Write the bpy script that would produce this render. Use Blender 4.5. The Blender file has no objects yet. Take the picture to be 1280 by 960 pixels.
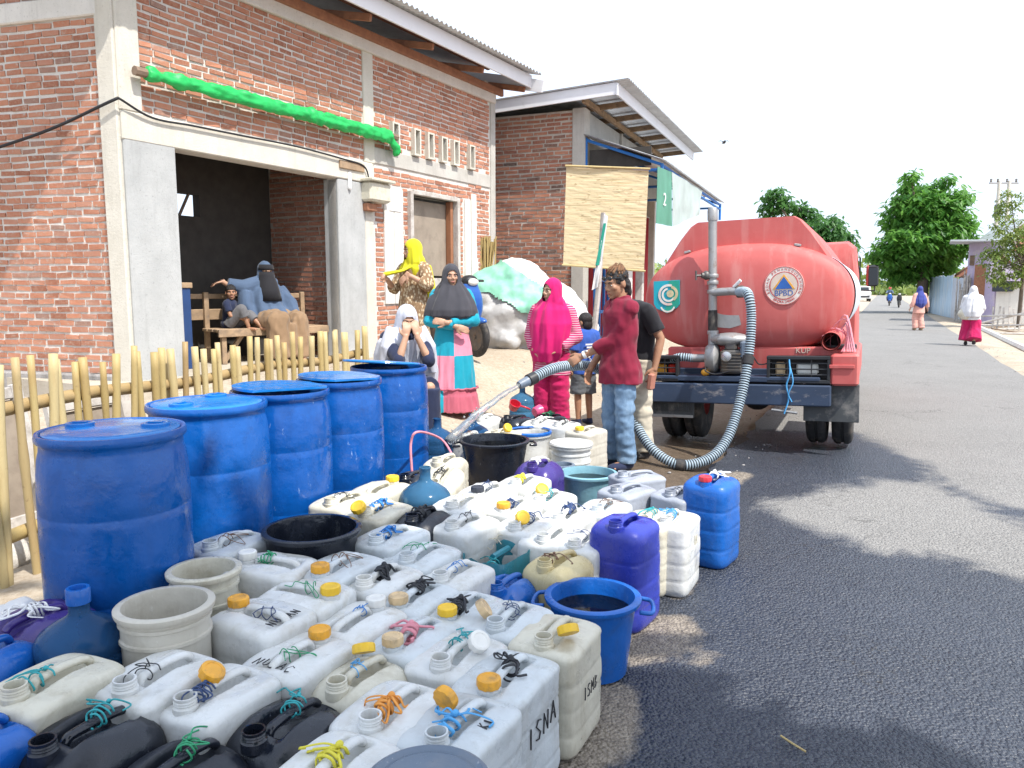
import bpy, bmesh, math, random
from mathutils import Vector, Matrix, noise
R = random.Random(11)
SC = bpy.context.scene
COL = SC.collection
PI = math.pi
rad = math.radians

# ------------------------------------------------------------------ camera
CAM_H, FPX, PITCH = 1.5, 967.0, math.atan(120 / 967.0)
cam_d = bpy.data.cameras.new('camera')
cam = bpy.data.objects.new('camera', cam_d)
COL.objects.link(cam)
cam.location = (0, 0, CAM_H)
cam.rotation_euler = (PI / 2 - PITCH, 0, 0)
cam_d.sensor_width = 36.0
cam_d.lens = FPX / 1280 * 36
cam_d.clip_end = 2000
cam_d.clip_start = 0.05
SC.camera = cam

def ray(px, py):
    a, b = (px - 640) / FPX, (480 - py) / FPX
    c, s = math.cos(PITCH), math.sin(PITCH)
    return Vector((a, c + b * s, b * c - s))

def at_z(px, py, z):
    """survey: where the sight line through a photo point meets the level z"""
    d = ray(px, py)
    k = (z - CAM_H) / d.z
    return Vector((d.x * k, d.y * k, z))

def at_y(px, py, y):
    d = ray(px, py)
    k = y / d.y
    return Vector((d.x * k, y, CAM_H + d.z * k))

TH = rad(25.5)                       # heading of the road
CT, ST = math.cos(TH), math.sin(TH)
def road(s, t, z=0.0):
    """road coordinates: s along the road, t to its side"""
    return Vector((s * ST + t * CT, s * CT - t * ST, z))
def to_road(x, y):
    return x * ST + y * CT, x * CT - y * ST

def sstep(a, b, x):
    k = min(1, max(0, (x - a) / (b - a)))
    return k * k * (3 - 2 * k)
def lerp(a, b, k): return a + (b - a) * k

def ground_z(x, y):
    s, t = to_road(x, y)
    z = 0.0
    if t < -2.6:
        k = sstep(-3.3, -5.3, t)
        far = 1 - sstep(18, 30, s)
        z = 0.56 * k * (0.35 + 0.65 * sstep(2.5, 6.5, s)) * (0.4 + 0.6 * far)
        z += 0.02 * noise.noise(Vector((x * 1.7, y * 1.7, 0))) * min(1, (-2.6 - t))
    z += 0.11 * sstep(-1.25, -2.1, t) * (1 - 0.7 * sstep(3.8, 5.6, s)) * (1 - sstep(-3.3, -4.3, t))
    z -= 0.06 * sstep(-0.9, -1.7, t) * (1 - sstep(-2.4, -3.2, t)) * sstep(6.3, 7.8, s) * (1 - sstep(15, 19, s))
    if t > 2.6:
        z -= 0.05 * sstep(2.6, 3.2, t)
        z -= 0.55 * sstep(3.5, 3.9, t) * (1 - sstep(4.6, 5.2, t)) * sstep(13, 15, s) * (1 - sstep(21, 23, s))
    return z

def stand(px, py, h):
    """survey: a point h above the uneven ground on the sight line"""
    p = at_z(px, py, h)
    z = 0.0
    for _ in range(60):
        p = at_z(px, py, h + z); z = .7 * z + .3 * max(0, ground_z(p.x, p.y))
    return p

# ------------------------------------------------------------------ objects
def tag(o, label=None, cat=None, group=None, kind=None):
    if label: o['label'] = label
    if cat: o['category'] = cat
    if group: o['group'] = group
    if kind: o['kind'] = kind
    return o

def thing(name, label, cat, loc=(0, 0, 0), rz=0.0, group=None):
    o = bpy.data.objects.new(name, None)
    o.empty_display_size = 0.1
    COL.objects.link(o)
    o.location = loc
    o.rotation_euler = (0, 0, rz)
    return tag(o, label, cat, group)

def frame_of(o):
    m = Matrix.LocRotScale(o.location, o.rotation_euler, o.scale)
    return frame_of(o.parent) @ m if o.parent else m

class MB:
    """collects geometry for ONE mesh object"""
    def __init__(s):
        s.v, s.f, s.mi, s.m = [], [], [], Matrix()
        s.cur = 0
    def add(s, vs, fs):
        o = len(s.v)
        s.v += [s.m @ Vector(p) for p in vs]
        s.f += [tuple(o + i for i in f) for f in fs]
        s.mi += [s.cur] * len(fs)
        return s
    def box(s, c, d, rot=None):
        x, y, z = d[0] / 2, d[1] / 2, d[2] / 2
        M = rot.to_4x4() if rot else Matrix()
        c = Vector(c)
        vs = [c + (M @ Vector(p)) for p in ((-x, -y, -z), (x, -y, -z), (x, y, -z), (-x, y, -z), (-x, -y, z), (x, -y, z), (x, y, z), (-x, y, z))]
        return s.add(vs, [(0, 3, 2, 1), (4, 5, 6, 7), (0, 1, 5, 4), (1, 2, 6, 5), (2, 3, 7, 6), (3, 0, 4, 7)])
    def bbox(s, c, d, b=0.01, rot=None):
        """box with chamfered vertical & horizontal edges (48-ish verts)"""
        x, y, z = d[0] / 2, d[1] / 2, d[2] / 2
        b = min(b, x * .9, y * .9, z * .9)
        M = rot.to_4x4() if rot else Matrix()
        c = Vector(c)
        def ring(ix, iy, zz):
            q = b
            return [(ix - q, -iy, zz), (ix, -iy + q, zz), (ix, iy - q, zz), (ix - q, iy, zz), (-ix + q, iy, zz), (-ix, iy - q, zz), (-ix, -iy + q, zz), (-ix + q, -iy, zz)]
        vs = []
        for (dx, zz) in ((-b, -z), (0, -z + b), (0, z - b), (-b, z)):
            vs += ring(x + dx, y + dx, zz)
        vs = [c + (M @ Vector(p)) for p in vs]
        fs = [tuple(range(7, -1, -1)), tuple(range(24, 32))]
        for k in range(3):
            for i in range(8):
                j = (i + 1) % 8
                fs.append((k * 8 + i, k * 8 + j, k * 8 + 8 + j, k * 8 + 8 + i))
        return s.add(vs, fs)
    def loft(s, rings, cap0=True, cap1=True, closed=True):
        n = len(rings[0])
        vs = [p for r in rings for p in r]
        fs = []
        for k in range(len(rings) - 1):
            for i in range(n if closed else n - 1):
                j = (i + 1) % n
                fs.append((k * n + i, k * n + j, (k + 1) * n + j, (k + 1) * n + i))
        if cap0: fs.append(tuple(range(n - 1, -1, -1)))
        if cap1: fs.append(tuple((len(rings) - 1) * n + i for i in range(n)))
        return s.add(vs, fs)
    def lathe(s, prof, n=32, c=(0, 0, 0), cap0=True, cap1=True):
        c = Vector(c)
        rings = [[c + Vector((r * math.cos(2 * PI * i / n), r * math.sin(2 * PI * i / n), z)) for i in range(n)] for r, z in prof]
        return s.loft(rings, cap0, cap1)
    def tube(s, pts, r, n=10, cap=True, flat=1.0, up=None):
        pts = [Vector(p) for p in pts]
        rs = r if isinstance(r, (list, tuple)) else [r] * len(pts)
        rings = []
        t0 = (pts[1] - pts[0]).normalized()
        a = Vector(up) if up else (Vector((0, 0, 1)) if abs(t0.z) < .9 else Vector((1, 0, 0)))
        u = t0.cross(a).normalized()
        for i, p in enumerate(pts):
            if i == 0: t = pts[1] - pts[0]
            elif i == len(pts) - 1: t = pts[-1] - pts[-2]
            else: t = (pts[i + 1] - p).normalized() + (p - pts[i - 1]).normalized()
            if t.length < 1e-9: t = t0
            t = t.normalized()
            u = (u - t * u.dot(t))
            u = u.normalized() if u.length > 1e-6 else t.orthogonal().normalized()
            w = t.cross(u)
            rings.append([p + (u * math.cos(2 * PI * k / n) + w * math.sin(2 * PI * k / n) * flat) * rs[i] for k in range(n)])
        return s.loft(rings, cap, cap)
    def ball(s, c, r, n=16, m=10, rot=None):
        if not isinstance(r, (list, tuple)): r = (r, r, r)
        c = Vector(c)
        M = rot.to_4x4() if rot else Matrix()
        rings = []
        for k in range(1, m):
            a = PI * k / m
            rings.append([c + (M @ Vector((r[0] * math.sin(a) * math.cos(2 * PI * i / n), r[1] * math.sin(a) * math.sin(2 * PI * i / n), -r[2] * math.cos(a)))) for i in range(n)])
        o = len(s.v)
        s.loft(rings, False, False)
        b = len(s.v)
        s.add([c + (M @ Vector((0, 0, -r[2]))), c + (M @ Vector((0, 0, r[2])))], [])
        L = (m - 2) * n
        for i in range(n):
            s.f.append((b, o + (i + 1) % n, o + i)); s.mi.append(s.cur)
            s.f.append((b + 1, o + L + i, o + L + (i + 1) % n)); s.mi.append(s.cur)
        return s
    def prism(s, poly, y0, y1):
        """polygon in XZ extruded along Y"""
        n = len(poly)
        return s.loft([[Vector((x, y0, z)) for x, z in poly], [Vector((x, y1, z)) for x, z in poly]])
    def mesh(s, name, mats, smooth=False):
        me = bpy.data.meshes.new(name)
        me.from_pydata([tuple(p) for p in s.v], [], s.f)
        for m in (mats if isinstance(mats, (list, tuple)) else [mats]): me.materials.append(m)
        if any(s.mi): me.polygons.foreach_set('material_index', s.mi)
        if smooth: me.shade_smooth()
        if smooth and smooth is not True:
            try: me.set_sharp_from_angle(angle=rad(smooth))
            except Exception: pass
        me.update()
        return me
    def build(s, name, mats, parent=None, smooth=False, world=False):
        if world and parent is not None:
            inv = frame_of(parent).inverted()
            s.v = [inv @ p for p in s.v]
        return put(name, s.mesh(name, mats, smooth), parent)

def put(name, me, parent=None, loc=None):
    o = bpy.data.objects.new(name, me)
    COL.objects.link(o)
    if parent is not None: o.parent = parent
    if loc is not None: o.location = loc
    return o

def rot(ax=0, ay=0, az=0):
    return (Matrix.Rotation(az, 3, 'Z') @ Matrix.Rotation(ay, 3, 'Y') @ Matrix.Rotation(ax, 3, 'X'))

def spline(pts, n=8):
    """Catmull-Rom through points"""
    P = [Vector(p) for p in pts]
    P = [P[0] * 2 - P[1]] + P + [P[-1] * 2 - P[-2]]
    out = []
    for i in range(1, len(P) - 2):
        for k in range(n):
            t = k / n
            a, b, c, d = P[i - 1], P[i], P[i + 1], P[i + 2]
            out.append(.5 * ((2 * b) + (c - a) * t + (2 * a - 5 * b + 4 * c - d) * t * t + (-a + 3 * b - 3 * c + d) * t ** 3))
    out.append(P[-2])
    return out

def remesh(mb, voxel=0.008, smooth=3, fac=0.5):
    """one continuous skin over overlapping closed shapes"""
    me = bpy.data.meshes.new('t')
    me.from_pydata([tuple(p) for p in mb.v], [], mb.f)
    o = bpy.data.objects.new('t', me)
    COL.objects.link(o)
    m = o.modifiers.new('r', 'REMESH'); m.mode = 'VOXEL'; m.voxel_size = voxel
    if smooth:
        q = o.modifiers.new('s', 'SMOOTH'); q.iterations = smooth; q.factor = fac
    dg = bpy.context.evaluated_depsgraph_get()
    dg.update()
    out = bpy.data.meshes.new_from_object(o.evaluated_get(dg))
    bpy.data.objects.remove(o)
    bpy.data.meshes.remove(me)
    out.shade_smooth()
    return out

def wrinkle(me, amp, fx, fy, fz, keep=None, seed=0.0):
    """push a cloth mesh in and out along its normals: folds"""
    nr = [v.normal.copy() for v in me.vertices]
    for v, nn in zip(me.vertices, nr):
        c = v.co
        k = keep(c) if keep else 1.0
        if k <= 0: continue
        a = noise.noise(Vector((c.x * fx + seed, c.y * fy, c.z * fz)))
        b = noise.noise(Vector((c.x * fx * 2.3 + seed, c.y * fy * 2.3 + 5, c.z * fz * 1.8)))
        v.co = c + nn * amp * k * (a + .45 * b)
    me.update()

def folds(me, amp, n, fz, keep=None, seed=0.0, cx=0.0, cy=0.0):
    """hanging folds that run down a draped cloth"""
    nr = [v.normal.copy() for v in me.vertices]
    for v, nn in zip(me.vertices, nr):
        c = v.co; k = keep(c) if keep else 1.0
        a = math.atan2(c.x - cx, -(c.y - cy))
        q = noise.noise(Vector((a * n + seed + .7 * noise.noise(Vector((c.x * 4, c.y * 4, c.z * 3 + seed))), c.z * fz, seed)))
        q2 = noise.noise(Vector((c.x * 14 + seed, c.y * 14, c.z * 7)))
        v.co = c + nn * amp * k * (1.5 * q + .22 * q2)
    me.update()

def cut(me, test):
    """delete the vertices where test(co) is true"""
    bm = bmesh.new(); bm.from_mesh(me)
    bmesh.ops.delete(bm, geom=[v for v in bm.verts if test(v.co)], context='VERTS')
    bm.to_mesh(me); bm.free(); me.update()

def setmat(me, mats, pick=None):
    me.materials.clear()
    for m in (mats if isinstance(mats, (list, tuple)) else [mats]): me.materials.append(m)
    if pick:
        for p in me.polygons: p.material_index = pick(p.center)
# ------------------------------------------------------------------ materials
class NT:
    def __init__(s, name):
        s.m = bpy.data.materials.new(name); s.m.use_nodes = True
        s.t = s.m.node_tree; s.b = s.t.nodes['Principled BSDF']
        s.co = s.n('ShaderNodeTexCoord').outputs['Object']
    def n(s, ty, **kw):
        q = s.t.nodes.new(ty)
        for k, v in kw.items(): setattr(q, k, v)
        return q
    def l(s, a, b): s.t.links.new(a, b)
    def val(s, sock, v):
        if hasattr(v, 'node'): s.l(v, sock)
        else: sock.default_value = v
    def noise(s, scale, detail=4, rough=.55, vec=None, dist=0.0):
        q = s.n('ShaderNodeTexNoise'); q.inputs['Scale'].default_value = scale
        q.inputs['Detail'].default_value = detail; q.inputs['Roughness'].default_value = rough
        q.inputs['Distortion'].default_value = dist
        s.l(vec or s.co, q.inputs['Vector']); return q.outputs['Fac']
    def scaled(s, v, vec=None):
        q = s.n('ShaderNodeVectorMath', operation='MULTIPLY'); s.l(vec or s.co, q.inputs[0]); q.inputs[1].default_value = v
        return q.outputs[0]
    def shifted(s):
        """object coordinates with an offset of each object's own"""
        oi = s.n('ShaderNodeObjectInfo')
        mm = s.n('ShaderNodeMath', operation='MULTIPLY'); s.l(oi.outputs['Random'], mm.inputs[0]); mm.inputs[1].default_value = 37.0
        q = s.n('ShaderNodeVectorMath', operation='ADD'); s.l(s.co, q.inputs[0]); s.l(mm.outputs[0], q.inputs[1])
        s.co = q.outputs[0]; s.rnd = oi.outputs['Random']
    def ramp(s, fac, stops):
        q = s.n('ShaderNodeValToRGB'); e = q.color_ramp.elements
        while len(e) < len(stops): e.new(.5)
        for i, (p, c) in enumerate(stops):
            e[i].position = p; e[i].color = (*c, 1) if isinstance(c, (tuple, list)) else (c, c, c, 1)
        s.l(fac, q.inputs['Fac']); return q.outputs['Color']
    def mix(s, fac, a, b, mode='MIX'):
        q = s.n('ShaderNodeMix', data_type='RGBA', blend_type=mode)
        s.val(q.inputs['Factor'], fac)
        for sock, v in ((q.inputs['A'], a), (q.inputs['B'], b)):
            if hasattr(v, 'node'): s.l(v, sock)
            else: sock.default_value = (*v, 1) if len(v) == 3 else v
        return q.outputs['Result']
    def math(s, op, a, b=0.0):
        q = s.n('ShaderNodeMath', operation=op); s.val(q.inputs[0], a); s.val(q.inputs[1], b); return q.outputs[0]
    def bump(s, h, strength=.3, dist=.01):
        q = s.n('ShaderNodeBump'); q.inputs['Strength'].default_value = strength; q.inputs['Distance'].default_value = dist
        s.l(h, q.inputs['Height']); s.l(q.outputs[0], s.b.inputs['Normal'])
    def base(s, c): s.val(s.b.inputs['Base Color'], (*c, 1) if isinstance(c, tuple) else c)
    def set(s, **kw):
        for k, v in kw.items(): s.val(s.b.inputs[k.replace('_', ' ')], v)
        return s.m

def mul(c, k): return tuple(min(1, x * k) for x in c)

def pmat(name, c, rough=.6, var=.25, scale=6, bump=0.0, bscale=60, dirt=None, dscale=4, dthr=(.5, .7), spec=.5, metal=0.0, shift=True, coat=0.0, rvar=.0, stretch=None):
    t = NT(name)
    if shift: t.shifted()
    vec = t.scaled(stretch) if stretch else None
    f = t.noise(scale, 5, .6, vec)
    col = t.ramp(f, [(.25, mul(c, 1 - var)), (.75, mul(c, 1 + var))])
    if dirt:
        d = t.ramp(t.noise(dscale, 8, .68, vec), [(dthr[0], 0.0), (dthr[1], 1.0)])
        col = t.mix(d, col, dirt)
    t.base(col)
    if bump: t.bump(t.noise(bscale, 4, .6, vec), bump, .01)
    if rvar:
        t.set(Roughness=t.ramp(t.noise(scale * 1.7, 5), [(.35, max(.03, rough - rvar)), (.65, min(1, rough + rvar))]))
    else: t.set(Roughness=rough)
    t.set(Specular_IOR_Level=spec, Metallic=metal, Coat_Weight=coat)
    return t.m

def plastic(name, c, rough=.38, grime=(.25, .2, .12), g=.5, sss=0.0, scuff=(.75, .75, .72), wet=False, scuffs_glints=.5):
    """blow-moulded plastic: uneven tone, scuffs, ground-in dirt"""
    t = NT(name); t.shifted()
    f = t.noise(3.5, 5, .6)
    col = t.ramp(f, [(.25, mul(c, .86)), (.75, mul(c, 1.1))])
    d = t.ramp(t.noise(9, 8, .7, dist=.4), [(.52, 0.0), (.78, g)])
    col = t.mix(d, col, grime)
    st = t.ramp(t.noise(7, 7, .7, t.scaled((1.6, 1.6, .28))), [(.5, 0.0), (.72, g * .55)])
    col = t.mix(st, col, mul(grime, .9))
    if scuffs_glints:
        sc = t.ramp(t.noise(34, 6, .75, t.scaled((1, 1, .35))), [(.64, 0.0), (.72, scuffs_glints)])
        col = t.mix(sc, col, scuff)
    t.base(col)
    t.set(Roughness=t.ramp(t.noise(7 if not wet else 4, 6, .65), [(.4, max(.06, rough - .2)), (.62, rough + .16)]))
    t.bump(t.noise(11, 5, .5), .3, .025)
    t.set(Specular_IOR_Level=.5)
    if sss:
        t.set(Subsurface_Weight=sss, Subsurface_Scale=.03)
        t.b.inputs['Subsurface Radius'].default_value = (1, .95, .8)
    return t.m

def cloth(name, c, var=.12, rough=.85, weave=260, bump=.25, sheen=.15):
    t = NT(name)
    col = t.ramp(t.noise(5, 4), [(.3, mul(c, 1 - var)), (.7, mul(c, 1 + var))])
    t.base(col)
    t.bump(t.noise(weave * .25, 3), bump, .004)
    return t.set(Roughness=rough, Specular_IOR_Level=.25, Sheen_Weight=sheen)

M = {}
# -- ground
def m_dirt():
    t = NT('dirt')
    a = t.noise(1.2, 8, .65); b = t.noise(22, 8, .7); c = t.noise(140, 3)
    col = t.ramp(a, [(.3, (.37, .31, .24)), (.55, (.49, .425, .34)), (.75, (.56, .51, .43))])
    col = t.mix(t.ramp(b, [(.42, .55), (.6, 0.0)]), col, (.3, .23, .155))
    col = t.mix(t.ramp(c, [(.6, 0.0), (.72, .6)]), col, (.6, .55, .47))
    at = t.n('ShaderNodeAttribute', attribute_name='wet')
    wf = t.ramp(t.math('ADD', at.outputs['Fac'], t.math('MULTIPLY', t.math('SUBTRACT', t.noise(3.5, 8, .65), .5), .9)), [(.4, 0.0), (.62, 1.0)])
    col = t.mix(wf, col, t.ramp(b, [(.35, (.075, .055, .037)), (.7, (.16, .12, .085))]))
    t.base(col)
    t.bump(t.math('ADD', b, t.math('MULTIPLY', c, .5)), .55, .03)
    return t.set(Roughness=t.math('SUBTRACT', .95, t.math('MULTIPLY', wf, .45)), Specular_IOR_Level=.3)
M['dirt'] = m_dirt()
def m_asphalt():
    t = NT('asphalt')
    big = t.noise(.9, 7, .62); gr = t.noise(75, 3, .6); fine = t.noise(240, 2)
    vo = t.n('ShaderNodeTexVoronoi', feature='F1'); vo.inputs['Scale'].default_value = 78; t.l(t.co, vo.inputs['Vector'])
    stone = t.ramp(vo.outputs['Color'], [(.25, 0.0), (.8, 1.0)])
    dry = t.ramp(big, [(.3, (.2, .195, .188)), (.7, (.25, .242, .232))])
    dry = t.mix(t.math('MULTIPLY', stone, .5), dry, (.36, .35, .33))
    dry = t.mix(t.ramp(gr, [(.35, .6), (.52, 0.0)]), dry, (.14, .135, .13))
    wetc = t.ramp(big, [(.3, (.017, .022, .035)), (.7, (.034, .042, .062))])  # blue tint paints the sky's sheen into the wet asphalt
    wetc = t.mix(t.math('MULTIPLY', stone, .6), wetc, (.07, .079, .099))
    v2 = t.n('ShaderNodeTexVoronoi', feature='F1'); v2.inputs['Scale'].default_value = 30; t.l(t.co, v2.inputs['Vector'])
    wetc = t.mix(t.ramp(v2.outputs['Distance'], [(.1, .75), (.22, 0.0)]), wetc, (.1, .104, .112))
    wetc = t.mix(t.ramp(fine, [(.66, 0.0), (.74, .6)]), wetc, (.22, .21, .2))
    at = t.n('ShaderNodeAttribute', attribute_name='wet')
    w = t.math('ADD', at.outputs['Fac'], t.math('MULTIPLY', t.math('SUBTRACT', t.noise(1.9, 10, .74, dist=.6), .5), 1.15))
    w = t.math('ADD', w, t.math('MULTIPLY', t.math('SUBTRACT', gr, .5), .35))
    wf = t.ramp(w, [(.38, 0.0), (.6, 1.0)])
    at2 = t.n('ShaderNodeAttribute', attribute_name='dust')
    dm = t.ramp(t.math('ADD', at2.outputs['Fac'], t.math('MULTIPLY', t.math('SUBTRACT', t.noise(3, 9, .7), .5), .9)), [(.45, 0.0), (.6, 1.0)])
    col = t.mix(wf, dry, wetc)
    col = t.mix(t.math('MULTIPLY', dm, .85), col, t.ramp(t.noise(30, 6, .7), [(.35, (.16, .13, .1)), (.65, (.38, .325, .26))]))
    t.base(col)
    vc = t.n('ShaderNodeTexVoronoi', feature='DISTANCE_TO_EDGE'); vc.inputs['Scale'].default_value = 1.1
    nv = t.n('ShaderNodeVectorMath', operation='ADD'); t.l(t.co, nv.inputs[0]); nz = t.n('ShaderNodeTexNoise'); nz.inputs['Scale'].default_value = 3.5; nz.inputs['Detail'].default_value = 7; t.l(t.co, nz.inputs['Vector']); t.l(nz.outputs['Color'], nv.inputs[1]); t.l(nv.outputs[0], vc.inputs['Vector'])
    crack = t.math('MULTIPLY', t.ramp(vc.outputs['Distance'], [(.0, 1.0), (.012, 0.0)]), t.ramp(t.noise(.8, 3), [(.5, 0.0), (.6, 1.0)]))
    col = t.mix(t.math('MULTIPLY', crack, .75), col, (.03, .028, .027)); t.base(col)
    h = t.math('ADD', t.math('MULTIPLY', vo.outputs['Distance'], -.8), t.math('MULTIPLY', gr, .8))
    t.bump(h, .85, .016)
    ro = t.math('SUBTRACT', .92, t.math('MULTIPLY', wf, t.ramp(t.noise(5, 6, .6), [(.4, .58), (.65, .5)])))
    ro = t.math('ADD', ro, t.math('MULTIPLY', dm, .3))
    return t.set(Roughness=ro, Specular_IOR_Level=.45)
M['asphalt'] = m_asphalt()
# -- masonry
def m_brick(name, stops, soot=0.0):
    t = NT(name)
    g = t.n('ShaderNodeNewGeometry').outputs['Random Per Island']
    col = t.ramp(g, stops)
    col = t.mix(t.ramp(t.noise(38, 7, .7), [(.45, 0.0), (.7, .7)]), col, (.46, .29, .21))
    col = t.mix(t.ramp(t.noise(16, 8, .75), [(.56, 0.0), (.68, .8)]), col, (.5, .45, .39))
    if soot: col = t.mix(t.ramp(t.noise(5, 6, .7), [(.5, 0.0), (.7, soot)]), col, (.09, .07, .06))
    t.base(col); t.bump(t.noise(110, 6, .7), .6, .01)
    return t.set(Roughness=.95, Specular_IOR_Level=.15)
M['brick'] = m_brick('brick', [(0, (.3, .125, .08)), (.3, (.42, .175, .11)), (.6, (.51, .225, .14)), (.9, (.45, .215, .15)), (1, (.27, .17, .14))])
M['brick_b'] = m_brick('brick_old', [(0, (.27, .11, .08)), (.35, (.42, .17, .11)), (.7, (.52, .23, .145)), (.93, (.36, .17, .12)), (1, (.1, .085, .08))], .4)
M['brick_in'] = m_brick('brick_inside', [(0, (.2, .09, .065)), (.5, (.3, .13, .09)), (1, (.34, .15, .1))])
def m_plaster(name, a, b, cr=.6, st=.35):
    t = NT(name)
    col = t.ramp(t.noise(2.6, 9, .7), [(.3, a), (.7, b)])
    streak = t.noise(5, 7, .65, t.scaled((1.3, 1.3, .16)))
    col = t.mix(t.ramp(streak, [(.52, 0.0), (.72, st)]), col, mul(a, .55))
    col = t.mix(t.ramp(t.noise(45, 5, .7), [(.58, 0.0), (.7, .6)]), col, mul(a, .6))
    t.base(col); t.bump(t.noise(50, 8, .75), cr, .012)
    return t.set(Roughness=.95, Specular_IOR_Level=.2)
M['mortar'] = m_plaster('mortar', (.6, .565, .52), (.74, .71, .66), 1.0, .2)
M['mortar_b'] = m_plaster('mortar_old', (.46, .42, .37), (.66, .61, .55), 1.0, .4)
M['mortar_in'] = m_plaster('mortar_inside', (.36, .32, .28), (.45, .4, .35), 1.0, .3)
M['concrete'] = m_plaster('concrete', (.42, .405, .37), (.55, .535, .5))
M['concrete_l'] = m_plaster('concrete_pale', (.55, .52, .45), (.66, .63, .56))
M['render_grey'] = m_plaster('render_grey', (.36, .37, .37), (.47, .48, .48), .4)
M['plaster_w'] = m_plaster('plaster_white', (.62, .6, .56), (.74, .72, .68), .4)
M['concrete_floor'] = m_plaster('concrete_floor', (.42, .37, .3), (.55, .5, .42))
M['limewash'] = m_plaster('old_limewash', (.24, .23, .22), (.42, .4, .39), .8, .9)
M['hollow'] = pmat('hollow_shade', (.05, .045, .04), .95)  # near-black colour standing in for the shade inside hollows
# -- metal sheet, timber
M['zinc'] = pmat('zinc_sheet', (.52, .54, .56), .42, .16, 3, metal=.55, dirt=(.3, .27, .24), dscale=2.5, dthr=(.55, .8), stretch=(1, 1, 1))
M['zinc_under'] = pmat('zinc_underside', (.4, .43, .46), .45, .15, 3, metal=.3)
M['fascia'] = pmat('fascia_board', (.7, .71, .74), .55, .06, 2, dirt=(.5, .49, .48), dscale=5, dthr=(.6, .85))
M['rafter'] = pmat('rafter_wood', (.3, .135, .075), .75, .3, 4, bump=.3, bscale=30, stretch=(3, 3, 3))
M['wood'] = pmat('raw_wood', (.36, .25, .155), .8, .3, 5, bump=.35, bscale=50, dirt=(.17, .13, .1), dscale=7)
M['wood_dark'] = pmat('old_wood', (.2, .14, .1), .85, .35, 6, bump=.35, bscale=50)
M['wood_grey'] = pmat('weathered_wood', (.5, .47, .44), .85, .22, 6, bump=.35, bscale=40, dirt=(.28, .25, .22), dscale=8)
M['wood_brown'] = pmat('varnished_wood', (.3, .13, .065), .55, .25, 6, bump=.2, bscale=40)
M['ply'] = pmat('plywood', (.3, .25, .2), .75, .2, 3, dirt=(.2, .16, .13), dscale=4)
def m_bamboo():
    t = NT('bamboo'); t.shifted()
    g = t.noise(3, 5, .6, t.scaled((6, 6, 1)))
    col = t.ramp(t.rnd, [(0, (.36, .26, .1)), (.4, (.45, .345, .15)), (.75, (.52, .42, .22)), (1, (.28, .18, .075))])
    col = t.mix(t.ramp(g, [(.5, 0.0), (.75, .6)]), col, (.38, .24, .1))
    col = t.mix(t.ramp(t.noise(25, 7, .7), [(.6, 0.0), (.7, .6)]), col, (.2, .13, .07))
    t.base(col); t.bump(t.noise(30, 4, .6, t.scaled((4, 4, .6))), .2, .01)
    return t.set(Roughness=.55, Specular_IOR_Level=.4)
M['bamboo'] = m_bamboo()
M['bamboo_node'] = pmat('bamboo_node', (.32, .21, .09), .7)
def m_mat():
    t = NT('woven_bamboo')
    v = t.scaled((2.2, 2.2, 60))
    g = t.noise(1.0, 6, .7, v)
    st = t.noise(1.0, 2, .5, t.scaled((9, 9, 34)))
    col = t.ramp(g, [(.3, (.45, .34, .18)), (.45, (.63, .52, .32)), (.7, (.72, .62, .42))])
    col = t.mix(t.ramp(st, [(.62, 0.0), (.7, .7)]), col, (.3, .21, .11))
    t.base(col); t.bump(g, .5, .02)
    return t.set(Roughness=.75, Specular_IOR_Level=.25)
M['bamboo_mat'] = m_mat()
# -- truck
def m_truckred():
    t = NT('faded_red_paint')
    a = t.noise(2.0, 7, .65)
    col = t.ramp(a, [(.3, (.46, .085, .08)), (.7, (.54, .135, .125))])
    streak = t.noise(3.2, 7, .6, t.scaled((2.6, 2.6, .22)))
    col = t.mix(t.ramp(streak, [(.52, 0.0), (.72, .38)]), col, (.6, .32, .29))
    col = t.mix(t.ramp(t.noise(9, 9, .75), [(.6, 0.0), (.75, .55)]), col, (.42, .06, .05))
    col = t.mix(t.ramp(t.noise(22, 6, .8, t.scaled((3, 3, .8))), [(.69, 0.0), (.73, .6)]), col, (.75, .55, .5))
    t.base(col); t.bump(t.noise(2.5, 3), .12, .05)
    return t.set(Roughness=t.ramp(a, [(.3, .5), (.7, .68)]), Specular_IOR_Level=.4)
M['truck_red'] = m_truckred()
M['navy'] = pmat('navy_paint', (.03, .05, .095), .5, .25, 4, dirt=(.25, .24, .25), dscale=10, dthr=(.58, .72), stretch=(.5, .5, 1.2))
M['rubber'] = pmat('rubber', (.028, .028, .03), .8, .3, 8, bump=.2, bscale=60, dirt=(.13, .11, .09), dscale=6)
M['flap'] = pmat('mud_flap', (.06, .065, .07), .7, .3, 5, dirt=(.28, .26, .24), dscale=6, dthr=(.5, .75))
M['steel'] = pmat('grey_steel', (.36, .36, .36), .5, .2, 9, metal=.6, dirt=(.2, .13, .09), dscale=9, dthr=(.56, .72))
M['iron'] = pmat('oily_iron', (.12, .115, .11), .5, .3, 9, metal=.5, dirt=(.2, .14, .09), dscale=10)
M['blackpaint'] = pmat('black_paint', (.02, .021, .024), .4, .3, 6)
M['chassis'] = pmat('chassis', (.035, .03, .03), .8, .3, 5)
M['amber'] = pmat('amber_lens', (.7, .33, .04), .2, .1)
M['clearlens'] = pmat('clear_lens', (.72, .72, .68), .2, .1)
M['redlens'] = pmat('red_lens', (.5, .03, .02), .2, .1)
M['hose'] = pmat('hose_grey_blue', (.33, .42, .49), .5, .12, 8)
M['hose_dark'] = pmat('hose_dark', (.035, .045, .055), .5)
M['chrome'] = pmat('bright_metal', (.6, .6, .6), .25, .1, metal=.9)
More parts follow.
